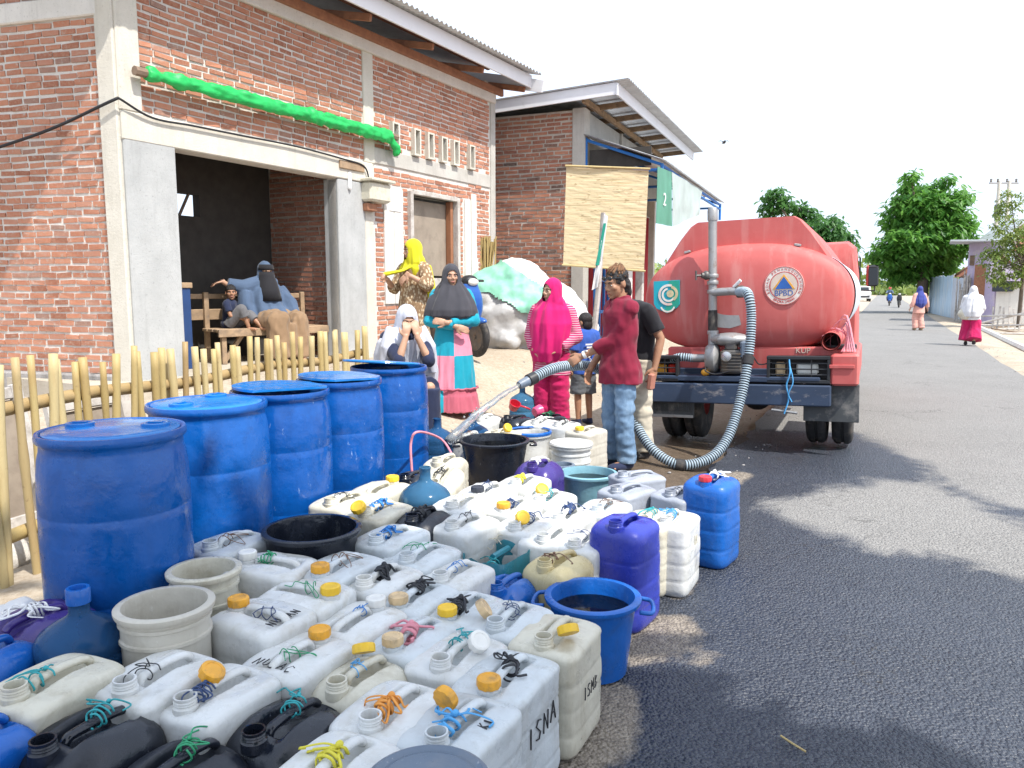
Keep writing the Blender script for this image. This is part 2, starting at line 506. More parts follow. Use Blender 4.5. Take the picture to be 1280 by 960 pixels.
# -- plastics
M['p_white'] = plastic('white_plastic', (.64, .65, .64), .36, (.4, .36, .27), .6, .12, scuff=(.36, .36, .35), scuffs_glints=.5)
M['p_milky'] = plastic('milky_plastic', (.56, .6, .62), .4, (.34, .33, .3), .65, .15, scuff=(.36, .36, .35), scuffs_glints=.45)
M['p_cream'] = plastic('cream_plastic', (.6, .57, .47), .4, (.3, .25, .16), .7, .1, scuff=(.3, .25, .18), scuffs_glints=.5)
M['p_yellowed'] = plastic('yellowed_plastic', (.58, .49, .27), .4, (.36, .26, .12), .5, .1)
M['p_beige'] = plastic('beige_plastic', (.52, .49, .42), .5, (.3, .26, .2), .6)
M['p_blue'] = plastic('blue_plastic', (.008, .11, .44), .34, (.05, .09, .2), .5, scuff=(.3, .42, .62), scuffs_glints=.3)
M['p_royal'] = plastic('royal_blue_plastic', (.03, .045, .36), .36, (.05, .06, .2), .5, scuff=(.2, .25, .5), scuffs_glints=.3)
M['p_drum'] = plastic('drum_blue_plastic', (.003, .092, .37), .34, (.006, .05, .2), .6, scuff=(.2, .38, .62), scuffs_glints=.22)
M['p_drumwet'] = plastic('wet_drum_glint_plastic', (.003, .08, .34), .22, (.004, .035, .15), .7, scuff=(.45, .58, .75), scuffs_glints=.75, wet=True)  # pale flecks paint sun glints onto the wet drums
M['p_drumlid'] = plastic('drum_lid_plastic', (.006, .17, .52), .16, (.1, .22, .42), .4, scuff=(.5, .62, .75), scuffs_glints=.7, wet=True)
M['p_black'] = plastic('black_plastic', (.009, .012, .02), .3, (.035, .04, .055), .4, scuff=(.35, .38, .42), scuffs_glints=.45, wet=True)
M['p_grey'] = plastic('grey_plastic', (.34, .37, .43), .36, (.26, .25, .24), .45, scuff=(.5, .52, .55), scuffs_glints=.2)
M['p_purple'] = plastic('purple_plastic', (.05, .03, .2), .3, (.04, .03, .1), .4, scuff=(.3, .3, .5), scuffs_glints=.2)
M['p_teal'] = plastic('teal_plastic', (.02, .2, .26), .4, (.1, .12, .1), .6)
M['p_basin'] = plastic('light_blue_plastic', (.2, .4, .48), .4, (.2, .27, .3), .4)
M['p_slate'] = plastic('slate_plastic', (.12, .16, .22), .42, (.22, .22, .22), .5)
M['p_red'] = plastic('red_plastic', (.6, .03, .06), .35, g=.2)
M['p_pink'] = plastic('pink_plastic', (.7, .08, .22), .35, g=.2)
M['cap_yellow'] = pmat('yellow_cap', (.8, .5, .03), .4, .1, 20)
M['cap_orange'] = pmat('orange_cap', (.75, .36, .03), .42, .15, 20, dirt=(.35, .2, .06), dscale=18)
M['cap_beige'] = pmat('beige_cap', (.66, .48, .27), .5, .15, 20, dirt=(.35, .26, .16), dscale=18)
M['cap_white'] = pmat('white_cap', (.72, .71, .67), .45, .1, 20)
M['cap_red'] = pmat('red_cap', (.62, .04, .06), .4, .1, 20)
M['cap_black'] = pmat('black_cap', (.03, .035, .05), .45, .1, 20)
for k, c in dict(black=(.02, .022, .028), blue=(.03, .2, .55), navy=(.03, .06, .16), green=(.03, .3, .14), teal=(.03, .33, .36), pink=(.65, .25, .3), orange=(.75, .3, .05), yellow=(.65, .58, .05), cream=(.6, .55, .42), white=(.75, .75, .74), skyblue=(.08, .35, .68), rust=(.2, .11, .07)).items():
    M['tie_' + k] = pmat(k + '_cord', c, .6, .15, 30)
def m_jug(name, c):
    t = NT(name); t.shifted()
    t.base(t.ramp(t.noise(6, 5), [(.3, mul(c, .8)), (.7, mul(c, 1.25))]))
    return t.set(Roughness=.16, Transmission_Weight=.55, IOR=1.2, Specular_IOR_Level=.6)
M['jug'] = m_jug('water_jug_blue', (.07, .22, .4))
M['jug_d'] = m_jug('water_jug_deep_blue', (.03, .12, .3))
def m_water():
    t = NT('water')
    t.base((.86, .93, .95))
    t.bump(t.noise(9, 3), .06, .02)
    return t.set(Roughness=.02, Transmission_Weight=1.0, IOR=1.33)
M['water'] = m_water()
def m_jet():
    t = NT('water_jet'); t.base((.85, .9, .92))
    t.bump(t.noise(14, 3, .5), .35, .02)
    return t.set(Roughness=.06, Transmission_Weight=.8, IOR=1.2, Alpha=.85)
M['jet'] = m_jet()
M['ink'] = pmat('marker_ink', (.03, .03, .035), .6)
M['ink_red'] = pmat('red_ink', (.6, .06, .1), .6)
# -- people
def m_skin(name, c):
    t = NT(name)
    col = t.ramp(t.noise(14, 5), [(.3, mul(c, .85)), (.7, mul(c, 1.12))])
    t.base(col); t.bump(t.noise(180, 3), .12, .003)
    return t.set(Roughness=.5, Specular_IOR_Level=.4, Subsurface_Weight=.06, Subsurface_Scale=.01)
M['skin'] = m_skin('skin_brown', (.36, .19, .115))
M['skin_l'] = m_skin('skin_tan', (.46, .27, .18))
M['skin_d'] = m_skin('skin_dark_brown', (.235, .115, .07))
M['lip'] = pmat('lip', (.3, .1, .08), .5)
M['lip_d'] = pmat('mouth_dark', (.07, .02, .02), .6)
M['eye_w'] = pmat('eye_white', (.6, .57, .52), .25)
M['eye_d'] = pmat('eye_iris', (.02, .013, .01), .15)
M['hair'] = pmat('black_hair', (.014, .012, .012), .5, .4, 40, bump=.8, bscale=120, stretch=(2, 2, .5))
M['hair_br'] = pmat('bleached_hair', (.2, .095, .04), .55, .5, 30, bump=.9, bscale=110, stretch=(2, 2, .5))
for k, c in dict(c_black=(.016, .016, .02), c_charcoal=(.05, .05, .06), c_magenta=(.55, .008, .13), c_pinkstripe=(.5, .06, .18), c_yellow=(.56, .52, .015), c_greylav=(.5, .52, .6), c_niqab=(.075, .115, .19), c_brown=(.26, .17, .1), c_teal=(.01, .29, .4), c_pink=(.68, .24, .33), c_rose=(.45, .11, .16), c_maroon=(.2, .011, .034), c_blue=(.035, .1, .4), c_navy=(.018, .025, .06), c_khaki=(.5, .45, .36), c_grey=(.14, .14, .15), c_dgrey=(.1, .11, .12), c_indigo=(.045, .06, .25), c_salmon=(.62, .33, .27), c_white=(.68, .68, .68), c_crimson=(.45, .01, .09), c_greypale=(.62, .63, .66)).items():
    M[k] = cloth(k[2:] + '_cloth', c)
def m_stripe():
    t = NT('striped_pink_cloth')
    w = t.n('ShaderNodeTexWave', bands_direction='Z'); w.inputs['Scale'].default_value = 14; w.inputs['Distortion'].default_value = 1.2
    t.l(t.co, w.inputs['Vector'])
    t.base(t.mix(t.ramp(w.outputs['Fac'], [(.6, 0.0), (.75, 1.0)]), (.45, .035, .13), (.65, .38, .44)))
    return t.set(Roughness=.85, Specular_IOR_Level=.2)
M['c_stripe'] = m_stripe()
def m_floral():
    t = NT('batik_cloth')
    v = t.n('ShaderNodeTexVoronoi'); v.inputs['Scale'].default_value = 42; t.l(t.scaled((1, 1, .55)), v.inputs['Vector'])
    n2 = t.noise(60, 5, .7)
    col = t.mix(t.ramp(v.outputs['Distance'], [(.25, 0.0), (.5, 1.0)]), (.62, .52, .36), (.25, .16, .09))
    col = t.mix(t.ramp(n2, [(.56, 0.0), (.66, .8)]), col, (.16, .1, .07))
    t.base(col)
    return t.set(Roughness=.85, Specular_IOR_Level=.2)
M['c_floral'] = m_floral()
def m_denim():
    t = NT('washed_denim')
    col = t.ramp(t.noise(9, 7, .7, t.scaled((1, 1, .6))), [(.3, (.085, .15, .25)), (.55, (.19, .29, .42)), (.75, (.36, .46, .57))])
    t.base(col); t.bump(t.noise(90, 3), .3, .004)
    return t.set(Roughness=.85, Specular_IOR_Level=.2)
M['c_denim'] = m_denim()
# -- sheets, vegetation
M['tarp_green'] = pmat('green_sheet', (.01, .42, .09), .5, .2, 8, bump=.6, bscale=16)
M['tarp_mint'] = pmat('mint_sheet', (.22, .52, .38), .55, .15, 5, bump=.3, bscale=12, dirt=(.3, .5, .4), dscale=5)
M['tarp_white'] = pmat('white_sheet', (.76, .77, .78), .5, .06, 4, bump=.5, bscale=10)
M['sack'] = pmat('grey_sack', (.43, .43, .43), .5, .2, 6, bump=.7, bscale=14, dirt=(.36, .35, .33), dscale=4)
M['banner_g'] = pmat('green_banner', (.07, .25, .16), .5, .2, 3)
M['banner_w'] = pmat('pale_banner', (.4, .46, .44), .5, .14, 3, dirt=(.34, .42, .38), dscale=2)
M['banner_b'] = pmat('blue_white_banner', (.62, .68, .75), .5, .1, 3, dirt=(.25, .45, .6), dscale=2.2, dthr=(.5, .62))
M['paint_navy'] = pmat('navy_board', (.015, .05, .16), .6, .2, 5)
M['paint_blue'] = pmat('blue_paint', (.02, .16, .5), .5, .15, 5)
M['curtain_red'] = pmat('red_curtain', (.42, .03, .035), .8, .25, 9, bump=.5, bscale=20, stretch=(4, 4, .3))
M['paint_white'] = pmat('white_paint', (.74, .74, .74), .45, .06, 5)
M['logo_green'] = pmat('emblem_green', (.015, .3, .22), .45, .15, 8)
M['logo_teal'] = pmat('emblem_teal', (.01, .36, .46), .45, .15, 8)
M['logo_gold'] = pmat('emblem_gold', (.55, .46, .28), .5, .25, 20)
M['logo_white'] = pmat('emblem_white', (.7, .67, .62), .5, .1, 10, dirt=(.6, .3, .27), dscale=9)
M['logo_blue'] = pmat('emblem_blue', (.02, .1, .36), .45)
M['logo_cream'] = pmat('emblem_cream', (.62, .5, .42), .5, .12, 12)
M['logo_red'] = pmat('emblem_red', (.5, .07, .06), .5)
def m_leaf(name, a, b, tr=.25):
    t = NT(name)
    g = t.n('ShaderNodeNewGeometry').outputs['Random Per Island']
    t.base(t.ramp(g, [(0, a), (1, b)]))
    t.set(Roughness=.45, Specular_IOR_Level=.4)
    tl = t.n('ShaderNodeBsdfTranslucent'); tl.inputs['Color'].default_value = (*mul(b, 1.6), 1)
    mx = t.n('ShaderNodeMixShader'); mx.inputs[0].default_value = tr
    out = t.t.nodes['Material Output']
    t.l(t.b.outputs[0], mx.inputs[1]); t.l(tl.outputs[0], mx.inputs[2]); t.l(mx.outputs[0], out.inputs['Surface'])
    return t.m
M['leaf'] = m_leaf('leaf_green', (.03, .12, .02), (.13, .29, .055), .42)
M['leaf_d'] = m_leaf('leaf_dark', (.024, .085, .022), (.08, .19, .05), .4)
M['leaf_y'] = m_leaf('leaf_pale', (.08, .15, .03), (.22, .28, .07))
M['bark'] = pmat('bark', (.13, .1, .075), .9, .3, 5, bump=.8, bscale=18, stretch=(2, 2, .5))
M['purple_wall'] = pmat('lilac_wall', (.42, .36, .52), .85, .15, 2, dirt=(.55, .5, .55), dscale=3)
M['tile_red'] = pmat('roof_red', (.4, .17, .12), .8, .25, 3, bump=.4, bscale=12)
M['zinc_blue'] = pmat('bluish_zinc', (.36, .46, .54), .5, .22, 2, metal=.3, dirt=(.55, .56, .55), dscale=1.6, stretch=(2, 2, .3))
M['zinc_grey'] = pmat('grey_zinc', (.45, .47, .5), .5, .22, 2, metal=.3, dirt=(.3, .25, .22), dscale=2, stretch=(2, 2, .3))
M['wire'] = pmat('black_wire', (.012, .012, .016), .6)
M['car_white'] = pmat('car_white', (.72, .72, .72), .25, .03)
M['glass_dark'] = pmat('dark_glass', (.02, .025, .03), .08, .1)
M['bike_blue'] = pmat('scooter_blue', (.02, .1, .38), .3, .1)
# ------------------------------------------------------------------ ground and road
def P0(px, py):
    p = at_z(px, py, 0); return (p.x, p.y)
WET = [P0(*q) for q in ((640, 560), (830, 535), (1075, 541), (1116, 565), (1170, 595), (1230, 628), (1280, 643), (1500, 715), (1500, 1400), (-400, 1400), (300, 800), (560, 660))]
DRY = [P0(*q) for q in ((968, 628), (1024, 611), (1105, 601), (1160, 602), (1213, 624), (1280, 655), (1420, 715), (1420, 775), (1280, 727), (1192, 699), (1105, 686), (1035, 667), (975, 646))]
DRY2 = [P0(*q) for q in ((1080, 535), (1130, 560), (1300, 560), (1300, 470), (1085, 470))]
DUST = [[P0(*q) for q in poly] for poly in (
    ((775, 770), (850, 768), (885, 792), (862, 818), (800, 832), (760, 830)),
    ((828, 722), (872, 722), (868, 748), (826, 750)), ((862, 812), (905, 822), (880, 836)),
    ((700, 850), (800, 850), (812, 905), (770, 960), (690, 990)), ((905, 590), (940, 592), (930, 606), (900, 606)))]
def inside(poly, x, y):
    """signed distance to a polygon, positive inside"""
    c, best = False, 1e9
    n = len(poly)
    for i in range(n):
        ax, ay = poly[i]; bx, by = poly[(i + 1) % n]
        if (ay > y) != (by > y) and x < (bx - ax) * (y - ay) / (by - ay) + ax: c = not c
        dx, dy = bx - ax, by - ay
        k = min(1, max(0, ((x - ax) * dx + (y - ay) * dy) / (dx * dx + dy * dy + 1e-9)))
        best = min(best, math.hypot(ax + dx * k - x, ay + dy * k - y))
    return best if c else -best
def soft(d, w): return min(1, max(0, .5 + d / (2 * w)))
def wetness(x, y):
    if y > 11 or y < -2: return 0.0
    w = soft(inside(WET, x, y), .45)
    w = min(w, 1 - soft(inside(DRY, x, y), .42))
    return min(w, 1 - soft(inside(DRY2, x, y), .4))
def dusty(x, y):
    return max(soft(inside(d, x, y), .16) for d in DUST) if 1.2 < y < 8 else 0.0

ROAD_L, ROAD_R = -1.2, 2.25
def axis(a, b, fine0, fine1, step, grow=1.35):
    v = [fine0]
    while v[-1] < fine1: v.append(v[-1] + step)
    d = step
    up = [v[-1]]
    while up[-1] < b: d *= grow; up.append(up[-1] + d)
    d = step
    dn = [v[0]]
    while dn[-1] > a: d *= grow; dn.append(dn[-1] - d)
    return dn[:0:-1] + v + up[1:]

def sheet(name, ss, ts, zf, m, kind='structure', wet=True):
    vs, fs = [], []
    for s in ss:
        for t in ts(s) if callable(ts) else ts:
            p = road(s, t); vs.append((p.x, p.y, zf(s, t, p)))
    n = len(ts(0)) if callable(ts) else len(ts)
    for i in range(len(ss) - 1):
        for j in range(n - 1):
            fs.append((i * n + j, i * n + j + 1, (i + 1) * n + j + 1, (i + 1) * n + j))
    me = bpy.data.meshes.new(name); me.from_pydata(vs, [], fs)
    me.materials.append(m); me.shade_smooth()
    if me.polygons[len(me.polygons) // 2].normal.z < 0: me.flip_normals()
    if wet:
        a = me.attributes.new('wet', 'FLOAT', 'POINT'); b = me.attributes.new('dust', 'FLOAT', 'POINT')
        a.data.foreach_set('value', [wetness(x, y) for x, y, z in vs]); b.data.foreach_set('value', [dusty(x, y) for x, y, z in vs])
    return tag(put(name, me), kind=kind)

def zg(s, t, p):
    z = ground_z(p.x, p.y)
    if ROAD_L - .6 < t < ROAD_R + .5:
        z -= .035 * sstep(ROAD_L - .35, ROAD_L + .05, t) * (1 - sstep(ROAD_R - .05, ROAD_R + .3, t))
    return z
sheet('ground', axis(-40, 600, -1, 16, .16), axis(-300, 300, -6.2, 4.6, .14), zg, M['dirt'])
def road_ts(s):
    el = ROAD_L + .13 * noise.noise(Vector((s * 1.6, 3, 0))) + .06 * noise.noise(Vector((s * 5, 9, 0)))
    er = ROAD_R + .1 * noise.noise(Vector((s * 1.3, 7, 0))) + .05 * noise.noise(Vector((s * 5, 2, 0)))
    n = 34
    return [el + (er - el) * i / n for i in range(n + 1)]
sheet('road', axis(-40, 420, -.6, 14, .1, 1.25), road_ts, lambda s, t, p: .006 * noise.noise(Vector((s * .8, t * .8, 0))), M['asphalt'])

# sandy apron in front of the houses is the ground itself; scattered stones lie on it
sb = MB()
for i in range(420):
    if i < 260: s_, t_ = R.uniform(2, 14), R.choice((R.uniform(-5.5, -1.0), R.uniform(-1.5, -.9)))
    else: s_, t_ = R.uniform(8, 26), R.uniform(2.2, 3.6)
    p = road(s_, t_); r = R.uniform(.004, .013)
    sb.ball((p.x, p.y, ground_z(p.x, p.y) + r * .3), (r * R.uniform(.8, 1.5), r, r * .7), 6, 5, rot(0, 0, R.uniform(0, 6)))
tag(sb.build('gravel', M['limewash'], smooth=True), kind='stuff')

# ------------------------------------------------------------------ brickwork
def bricks(name, parent, o, u, n, w, h, holes, m, bl=.19, bh=.047, gap=.019, top=None, seed=1, depth=.03):
    """courses of hand-laid bricks on plane o + u*a + z*b facing n (parent's local axes)"""
    r = random.Random(seed)
    mb = MB(); o, u, n = Vector(o), Vector(u).normalized(), Vector(n).normalized()
    z, k = 0.006, 0
    while z + bh < h:
        a = -r.uniform(0, bl) * .9 if k % 2 else -r.uniform(0, .03)
        sag = [r.uniform(-.003, .003), r.uniform(-.003, .003)]
        while a < w:
            L = bl * r.uniform(.88, 1.08)
            a0, a1 = max(a, 0), min(a + L, w)
            a += L + gap * r.uniform(.6, 1.5)
            if a1 - a0 < .03: continue
            hh = bh * r.uniform(.88, 1.06)
            zz = z + r.uniform(-.003, .003) + sag[0]
            segs = [(a0, a1)]
            for (h0, h1, z0, z1) in holes:
                if zz + hh > z0 and zz < z1:
                    ns = []
                    for (p, q) in segs:
                        if q <= h0 or p >= h1: ns.append((p, q)); continue
                        if p < h0 - .03: ns.append((p, h0))
                        if q > h1 + .03: ns.append((h1, q))
                    segs = ns
            if top: segs = [(p, q) for p, q in segs if zz + hh < top((p + q) / 2)]
            pr = r.uniform(.004, .014)
            for p, q in segs:
                tl = r.uniform(-.004, .004)
                js = [r.uniform(-.003, .003) for _ in range(8)]
                vs = []
                for dn in (-depth, pr):
                    for (aa, bb, ji) in ((p, zz - tl, 0), (q, zz + tl, 1), (q, zz + hh + tl, 2), (p, zz + hh - tl, 3)):
                        vs.append(o + u * (aa + js[ji]) + n * (dn + (js[ji + 4] if dn > 0 else 0)) + Vector((0, 0, bb + js[ji + 4])))
                mb.add(vs, [(4, 5, 6, 7), (0, 1, 5, 4), (1, 2, 6, 5), (2, 3, 7, 6), (3, 0, 4, 7)])
        z += bh + gap * r.uniform(.9, 1.15); k += 1
    me = mb.mesh(name, m)
    bm = bmesh.new(); bm.from_mesh(me); bmesh.ops.recalc_face_normals(bm, faces=bm.faces); bm.to_mesh(me); bm.free()
    return put(name, me, parent)

def wall_with_holes(mb, o, u, n, w, h, holes, th):
    """a slab cut into boxes round rectangular holes: o+u*a, z up, thickness th behind"""
    o, u, n = Vector(o), Vector(u).normalized(), Vector(n).normalized()
    xs = sorted({0, w} | {x for q in holes for x in q[:2] if 0 < x < w})
    zs = sorted({0, h} | {z for q in holes for z in q[2:] if 0 < z < h})
    for i in range(len(xs) - 1):
        for j in range(len(zs) - 1):
            cx, cz = (xs[i] + xs[i + 1]) / 2, (zs[j] + zs[j + 1]) / 2
            if any(q[0] < cx < q[1] and q[2] < cz < q[3] for q in holes): continue
            vs = []
            for d in (0, -th):
                for (a, b) in ((xs[i], zs[j]), (xs[i + 1], zs[j]), (xs[i + 1], zs[j + 1]), (xs[i], zs[j + 1])):
                    vs.append(o + u * a + n * d + Vector((0, 0, b)))
            mb.add(vs, [(0, 1, 2, 3), (7, 6, 5, 4), (4, 5, 1, 0), (5, 6, 2, 1), (6, 7, 3, 2), (7, 4, 0, 3)])

def corrugated(mb, o, u, v, w, l, pitch=.09, amp=.014, nu=8):
    """a corrugated sheet: waves along u, runs along v, with a real (2 mm) back"""
    o, u, v = Vector(o), Vector(u).normalized(), Vector(v).normalized()
    n = u.cross(v).normalized()
    k = max(2, int(w / pitch * nu))
    row = [(w * i / k, amp * math.sin(2 * PI * w * i / k / pitch)) for i in range(k + 1)]
    rings = []
    for b, d in ((0, 0), (l, 0), (l, -.003), (0, -.003), (0, 0)):
        rings.append([o + u * a + v * b + n * (z + d) for a, z in row])
    mb.loft(rings, False, False, closed=False)

# ------------------------------------------------------------------ brick shop house
A0 = Vector((-3.68, 7.5, 0)); AA = math.atan2(.872, .489); ZF = .6
house = thing('brick_house', 'unfinished two-level red brick house with open shop front and grey concrete pillars', 'house', A0, AA)
HM = frame_of(house); HI = HM.inverted()
def fac(px, py, y=0.0):
    """where a sight line meets the house front (local x, z)"""
    o = HI @ Vector((0, 0, CAM_H)); d = HI.to_3x3() @ ray(px, py)
    k = (y - o.y) / d.y; q = o + d * k
    return q.x, q.z
X = lambda px, py=300: fac(px, py)[0]
Xo0, Xo1 = X(219, 250), X(421, 280)            # shop opening
Xp1, Xc1 = X(455, 300), X(466, 300)            # grey pier, pale column
Xw0, Xw1 = X(513, 300), X(568, 300)            # window doorway
Xs0, Xs1 = X(479, 300), X(503, 300)
Xr0, Xr1 = X(578, 290), X(596, 290)
Xe0, Xe1 = X(611, 290), X(618, 290)
Zl = fac(219, 187)[1]                          # lintel underside
Zb = fac(187, 146)[1]                          # lintel top
Zb0 = fac(540, 220)[1]; Zb1 = Zb0 + .22
ZT = 4.72
W = Xe1
Zw1 = fac(540, 248)[1]; Zw0 = ZF
gd = Vector((-.246, .969, 0)).normalized(); gn = Vector((-.969, -.246, 0)).normalized()   # gable direction and outward normal
GL = 6.0
vent_x = [X(p, 195) for p in (488, 515, 532, 549, 564, 584)]
vz0, vz1 = Zb1 + .03, Zb1 + .36
holes = [(Xo0, Xo1, -.2, Zl), (Xw0, Xw1, ZF - .2, Zw1)] + [(x, x + .1, vz0, vz1) for x in vent_x]
H0 = .2
def hz(hs): return [(a, b, c - H0, d - H0) for a, b, c, d in hs]
mb = MB()
wall_with_holes(mb, (0.02, .0, H0), (1, 0, 0), (0, -1, 0), W - .02, ZT - H0, [(a - .02, b - .02, c, d) for a, b, c, d in hz(holes)], .14)
wall_with_holes(mb, gd * .03 - gn * .0 + Vector((0, 0, H0)), gd, gn, GL, ZT + .5 - H0, [], .14)
mb.build('wall', M['mortar'], house)
solid = holes + [(0, .24, 0, 9), (0, Xo0 + .02, 0, Zb), (Xo0 - .1, Xc1, Zl - .05, Zb), (Xo1, Xc1, 0, Zl), (X(452, 100), X(465, 100), 0, 9), (Xs0, Xs1, fac(490, 380)[1], fac(490, 236)[1]), (Xr0, Xr1, 0, fac(587, 250)[1]), (Xe0, W + .1, 0, 9), (Xc1, W, Zb0, Zb1), (Xw0 - .06, Xw1 + .06, 0, Zw1 + .06)] + [(x - .03, x + .13, vz0 - .03, vz1 + .03) for x in vent_x]
bricks('brickwork', house, (0, 0, H0), (1, 0, 0), (0, -1, 0), W, ZT - .12 - H0, hz(solid), M['brick'], seed=3)
bricks('brickwork', house, gd * .12 + Vector((0, 0, H0)), gd, gn, GL - .2, ZT + .4 - H0, [(-1, 9, -1, .66 - H0), (-1, 9, 4.0 - H0, 4.2 - H0)], M['brick'], bl=.175, seed=5)
# concrete frame
mb = MB(); mb.bbox((.11, .06, (ZT + .6 + Zb) / 2), (.24, .2, ZT + .6 - Zb), .015)
mb.m = Matrix.Translation(gd * .09 + gn * .012) @ Matrix.Rotation(math.atan2(gd.y, gd.x), 4, 'Z')
mb.bbox((0, 0, ZT / 2 + .4), (.2, .06, ZT + .6), .012); mb.m = Matrix()
mb.build('corner_pillar', M['concrete_l'], house)
mb = MB(); mb.bbox((Xo0 / 2 + .004, .085, (Zl + .12) / 2), (Xo0 - .0, .25, Zl + .0), .012); mb.build('pier', M['render_grey'], house)
mb = MB(); mb.bbox(((Xo1 + Xp1) / 2, .09, Zl / 2), (Xp1 - Xo1, .25, Zl), .012); mb.build('pier', M['render_grey'], house)
mb = MB(); mb.bbox(((Xp1 + Xc1) / 2, .075, Zb / 2), (Xc1 - Xp1 - .004, .21, Zb), .012)
xc0, xc1 = X(452, 100), X(465, 100)
mb.bbox(((xc0 + xc1) / 2, .065, (Zb + ZT) / 2), (xc1 - xc0, .18, ZT - Zb - .01), .012); mb.build('pillar', M['concrete_l'], house)
mb = MB(); mb.bbox((W - .07, .062, ZT / 2), (.15, .18, ZT), .012); mb.build('pillar', M['concrete'], house)
mb = MB(); mb.bbox(((.0 + Xc1) / 2 - .003, .07, (Zl + Zb) / 2 + .003), (Xc1 + .006, .23, Zb - Zl), .012); mb.build('lintel', M['concrete_l'], house)
mb = MB(); mb.bbox(((Xc1 + W - .15) / 2, .07, (Zb0 + Zb1) / 2), (W - .155 - Xc1, .18, Zb1 - Zb0), .012); mb.build('lintel', M['concrete'], house)
mb = MB(); mb.m = Matrix.Translation(gd * (GL / 2 + .1) + gn * .01) @ Matrix.Rotation(math.atan2(gd.y, gd.x), 4, 'Z')
mb.bbox((0, 0, 4.1), (GL - .1, .07, .19), .012); mb.m = Matrix(); mb.build('ring_beam', M['plaster_w'], house)
mb = MB(); mb.m = Matrix.Translation(gd * (GL / 2 + .15) + gn * .02) @ Matrix.Rotation(math.atan2(gd.y, gd.x), 4, 'Z')
mb.bbox((0, 0, .36), (GL - .1, .1, .6), .02); mb.m = Matrix(); mb.build('plinth', M['limewash'], house)
mb = MB(); mb.bbox((W / 2, .04, ZT - .05), (W - .02, .19, .2), .012); mb.build('top_beam', M['mortar'], house)
# interior
DP = 1.0
while fac(338, 300, DP)[0] < Xo1 + .1 and DP < 4: DP += .05
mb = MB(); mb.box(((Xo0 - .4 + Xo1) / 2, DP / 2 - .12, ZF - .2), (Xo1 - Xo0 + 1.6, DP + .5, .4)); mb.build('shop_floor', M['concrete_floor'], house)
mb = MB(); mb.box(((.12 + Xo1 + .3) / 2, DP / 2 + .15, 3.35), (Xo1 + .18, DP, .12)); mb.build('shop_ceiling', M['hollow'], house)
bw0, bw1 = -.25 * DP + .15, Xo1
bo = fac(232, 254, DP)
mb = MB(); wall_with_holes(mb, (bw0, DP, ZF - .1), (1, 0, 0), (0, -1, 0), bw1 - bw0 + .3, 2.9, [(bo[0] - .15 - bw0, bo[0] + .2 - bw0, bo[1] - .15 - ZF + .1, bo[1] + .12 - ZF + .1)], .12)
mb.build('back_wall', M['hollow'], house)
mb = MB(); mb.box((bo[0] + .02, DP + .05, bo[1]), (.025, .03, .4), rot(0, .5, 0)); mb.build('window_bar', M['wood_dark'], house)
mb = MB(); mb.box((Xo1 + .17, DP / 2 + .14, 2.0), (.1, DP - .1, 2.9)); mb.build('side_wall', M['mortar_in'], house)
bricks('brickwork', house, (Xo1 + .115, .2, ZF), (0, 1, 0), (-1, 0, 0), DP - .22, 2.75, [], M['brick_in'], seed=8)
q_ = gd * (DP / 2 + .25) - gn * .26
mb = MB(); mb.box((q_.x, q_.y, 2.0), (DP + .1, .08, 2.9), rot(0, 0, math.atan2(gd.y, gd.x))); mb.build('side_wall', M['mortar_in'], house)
# rest of the body behind the front so that no light leaks through it
mb = MB(); mb.box((W - .08, 2.6, 2.5), (.12, 5.0, 4.9)); mb.box(((W + Xo1) / 2 + .15, DP + 1.2, 2.5), (W - Xo1, .12, 4.9)); mb.build('rear_wall', M['mortar'], house)
# window doorway, shutters, vents
mb = MB()
for x in (Xw0 - .035, Xw1 + .035): mb.bbox((x, .01, (ZF + Zw1) / 2), (.07, .17, Zw1 - ZF + .1), .008)
mb.bbox(((Xw0 + Xw1) / 2, .01, Zw1 + .035), (Xw1 - Xw0 - .005, .17, .07), .008)
doorf = mb.build('door_frame', M['wood_grey'], house)
mb = MB(); mb.bbox((Xw1 - .06, .05, (ZF + Zw1) / 2), (.07, .1, Zw1 - ZF), .008); mb.build('door_post', M['wood_brown'], doorf)
mb = MB(); zm = fac(540, 345)[1]
mb.bbox(((Xw0 + Xw1) / 2, .12, (zm + Zw1) / 2 - .02), (Xw1 - Xw0 - .02, .03, Zw1 - zm - .05), .004)
d_ = mb.build('door', M['ply'], house)
mb = MB(); mb.bbox(((Xw0 + Xw1) / 2 + .05, .09, ZF + (zm - ZF) / 2), (Xw1 - Xw0 - .15, .03, zm - ZF - .06), .004); mb.build('panel', M['wood_grey'], d_)
mb = MB()
for k in range(2):
    xw = (Xs1 - Xs0) / 2
    mb.bbox((Xs0 + xw * (k + .5), -.005, (fac(490, 380)[1] + fac(490, 236)[1]) / 2), (xw - .01, .05, fac(490, 236)[1] - fac(490, 380)[1]), .006)
mb.build('shutter', M['plaster_w'], house)
mb = MB()
zt_ = fac(587, 250)[1]
mb.bbox(((Xr0 + Xr1) / 2 - .09, -.004, (zt_ + ZF) / 2), (.16, .05, zt_ - ZF), .006); mb.bbox(((Xr0 + Xr1) / 2 + .1, -.002, (zt_ + 1.0) / 2 + .1), (.15, .05, zt_ - 1.0), .006)
mb.build('shutter', M['plaster_w'], house)
for x in vent_x:
    mb = MB()
    mb.box((x + .115, .005, (vz0 + vz1) / 2), (.03, .16, vz1 - vz0 + .05)); mb.box((x - .015, .005, (vz0 + vz1) / 2), (.03, .16, vz1 - vz0 + .05))
    mb.box((x + .05, .004, vz1 + .013), (.1, .158, .024)); mb.box((x + .05, .004, vz0 - .013), (.1, .158, .024))
    mb.build('vent', M['concrete_l'], house)
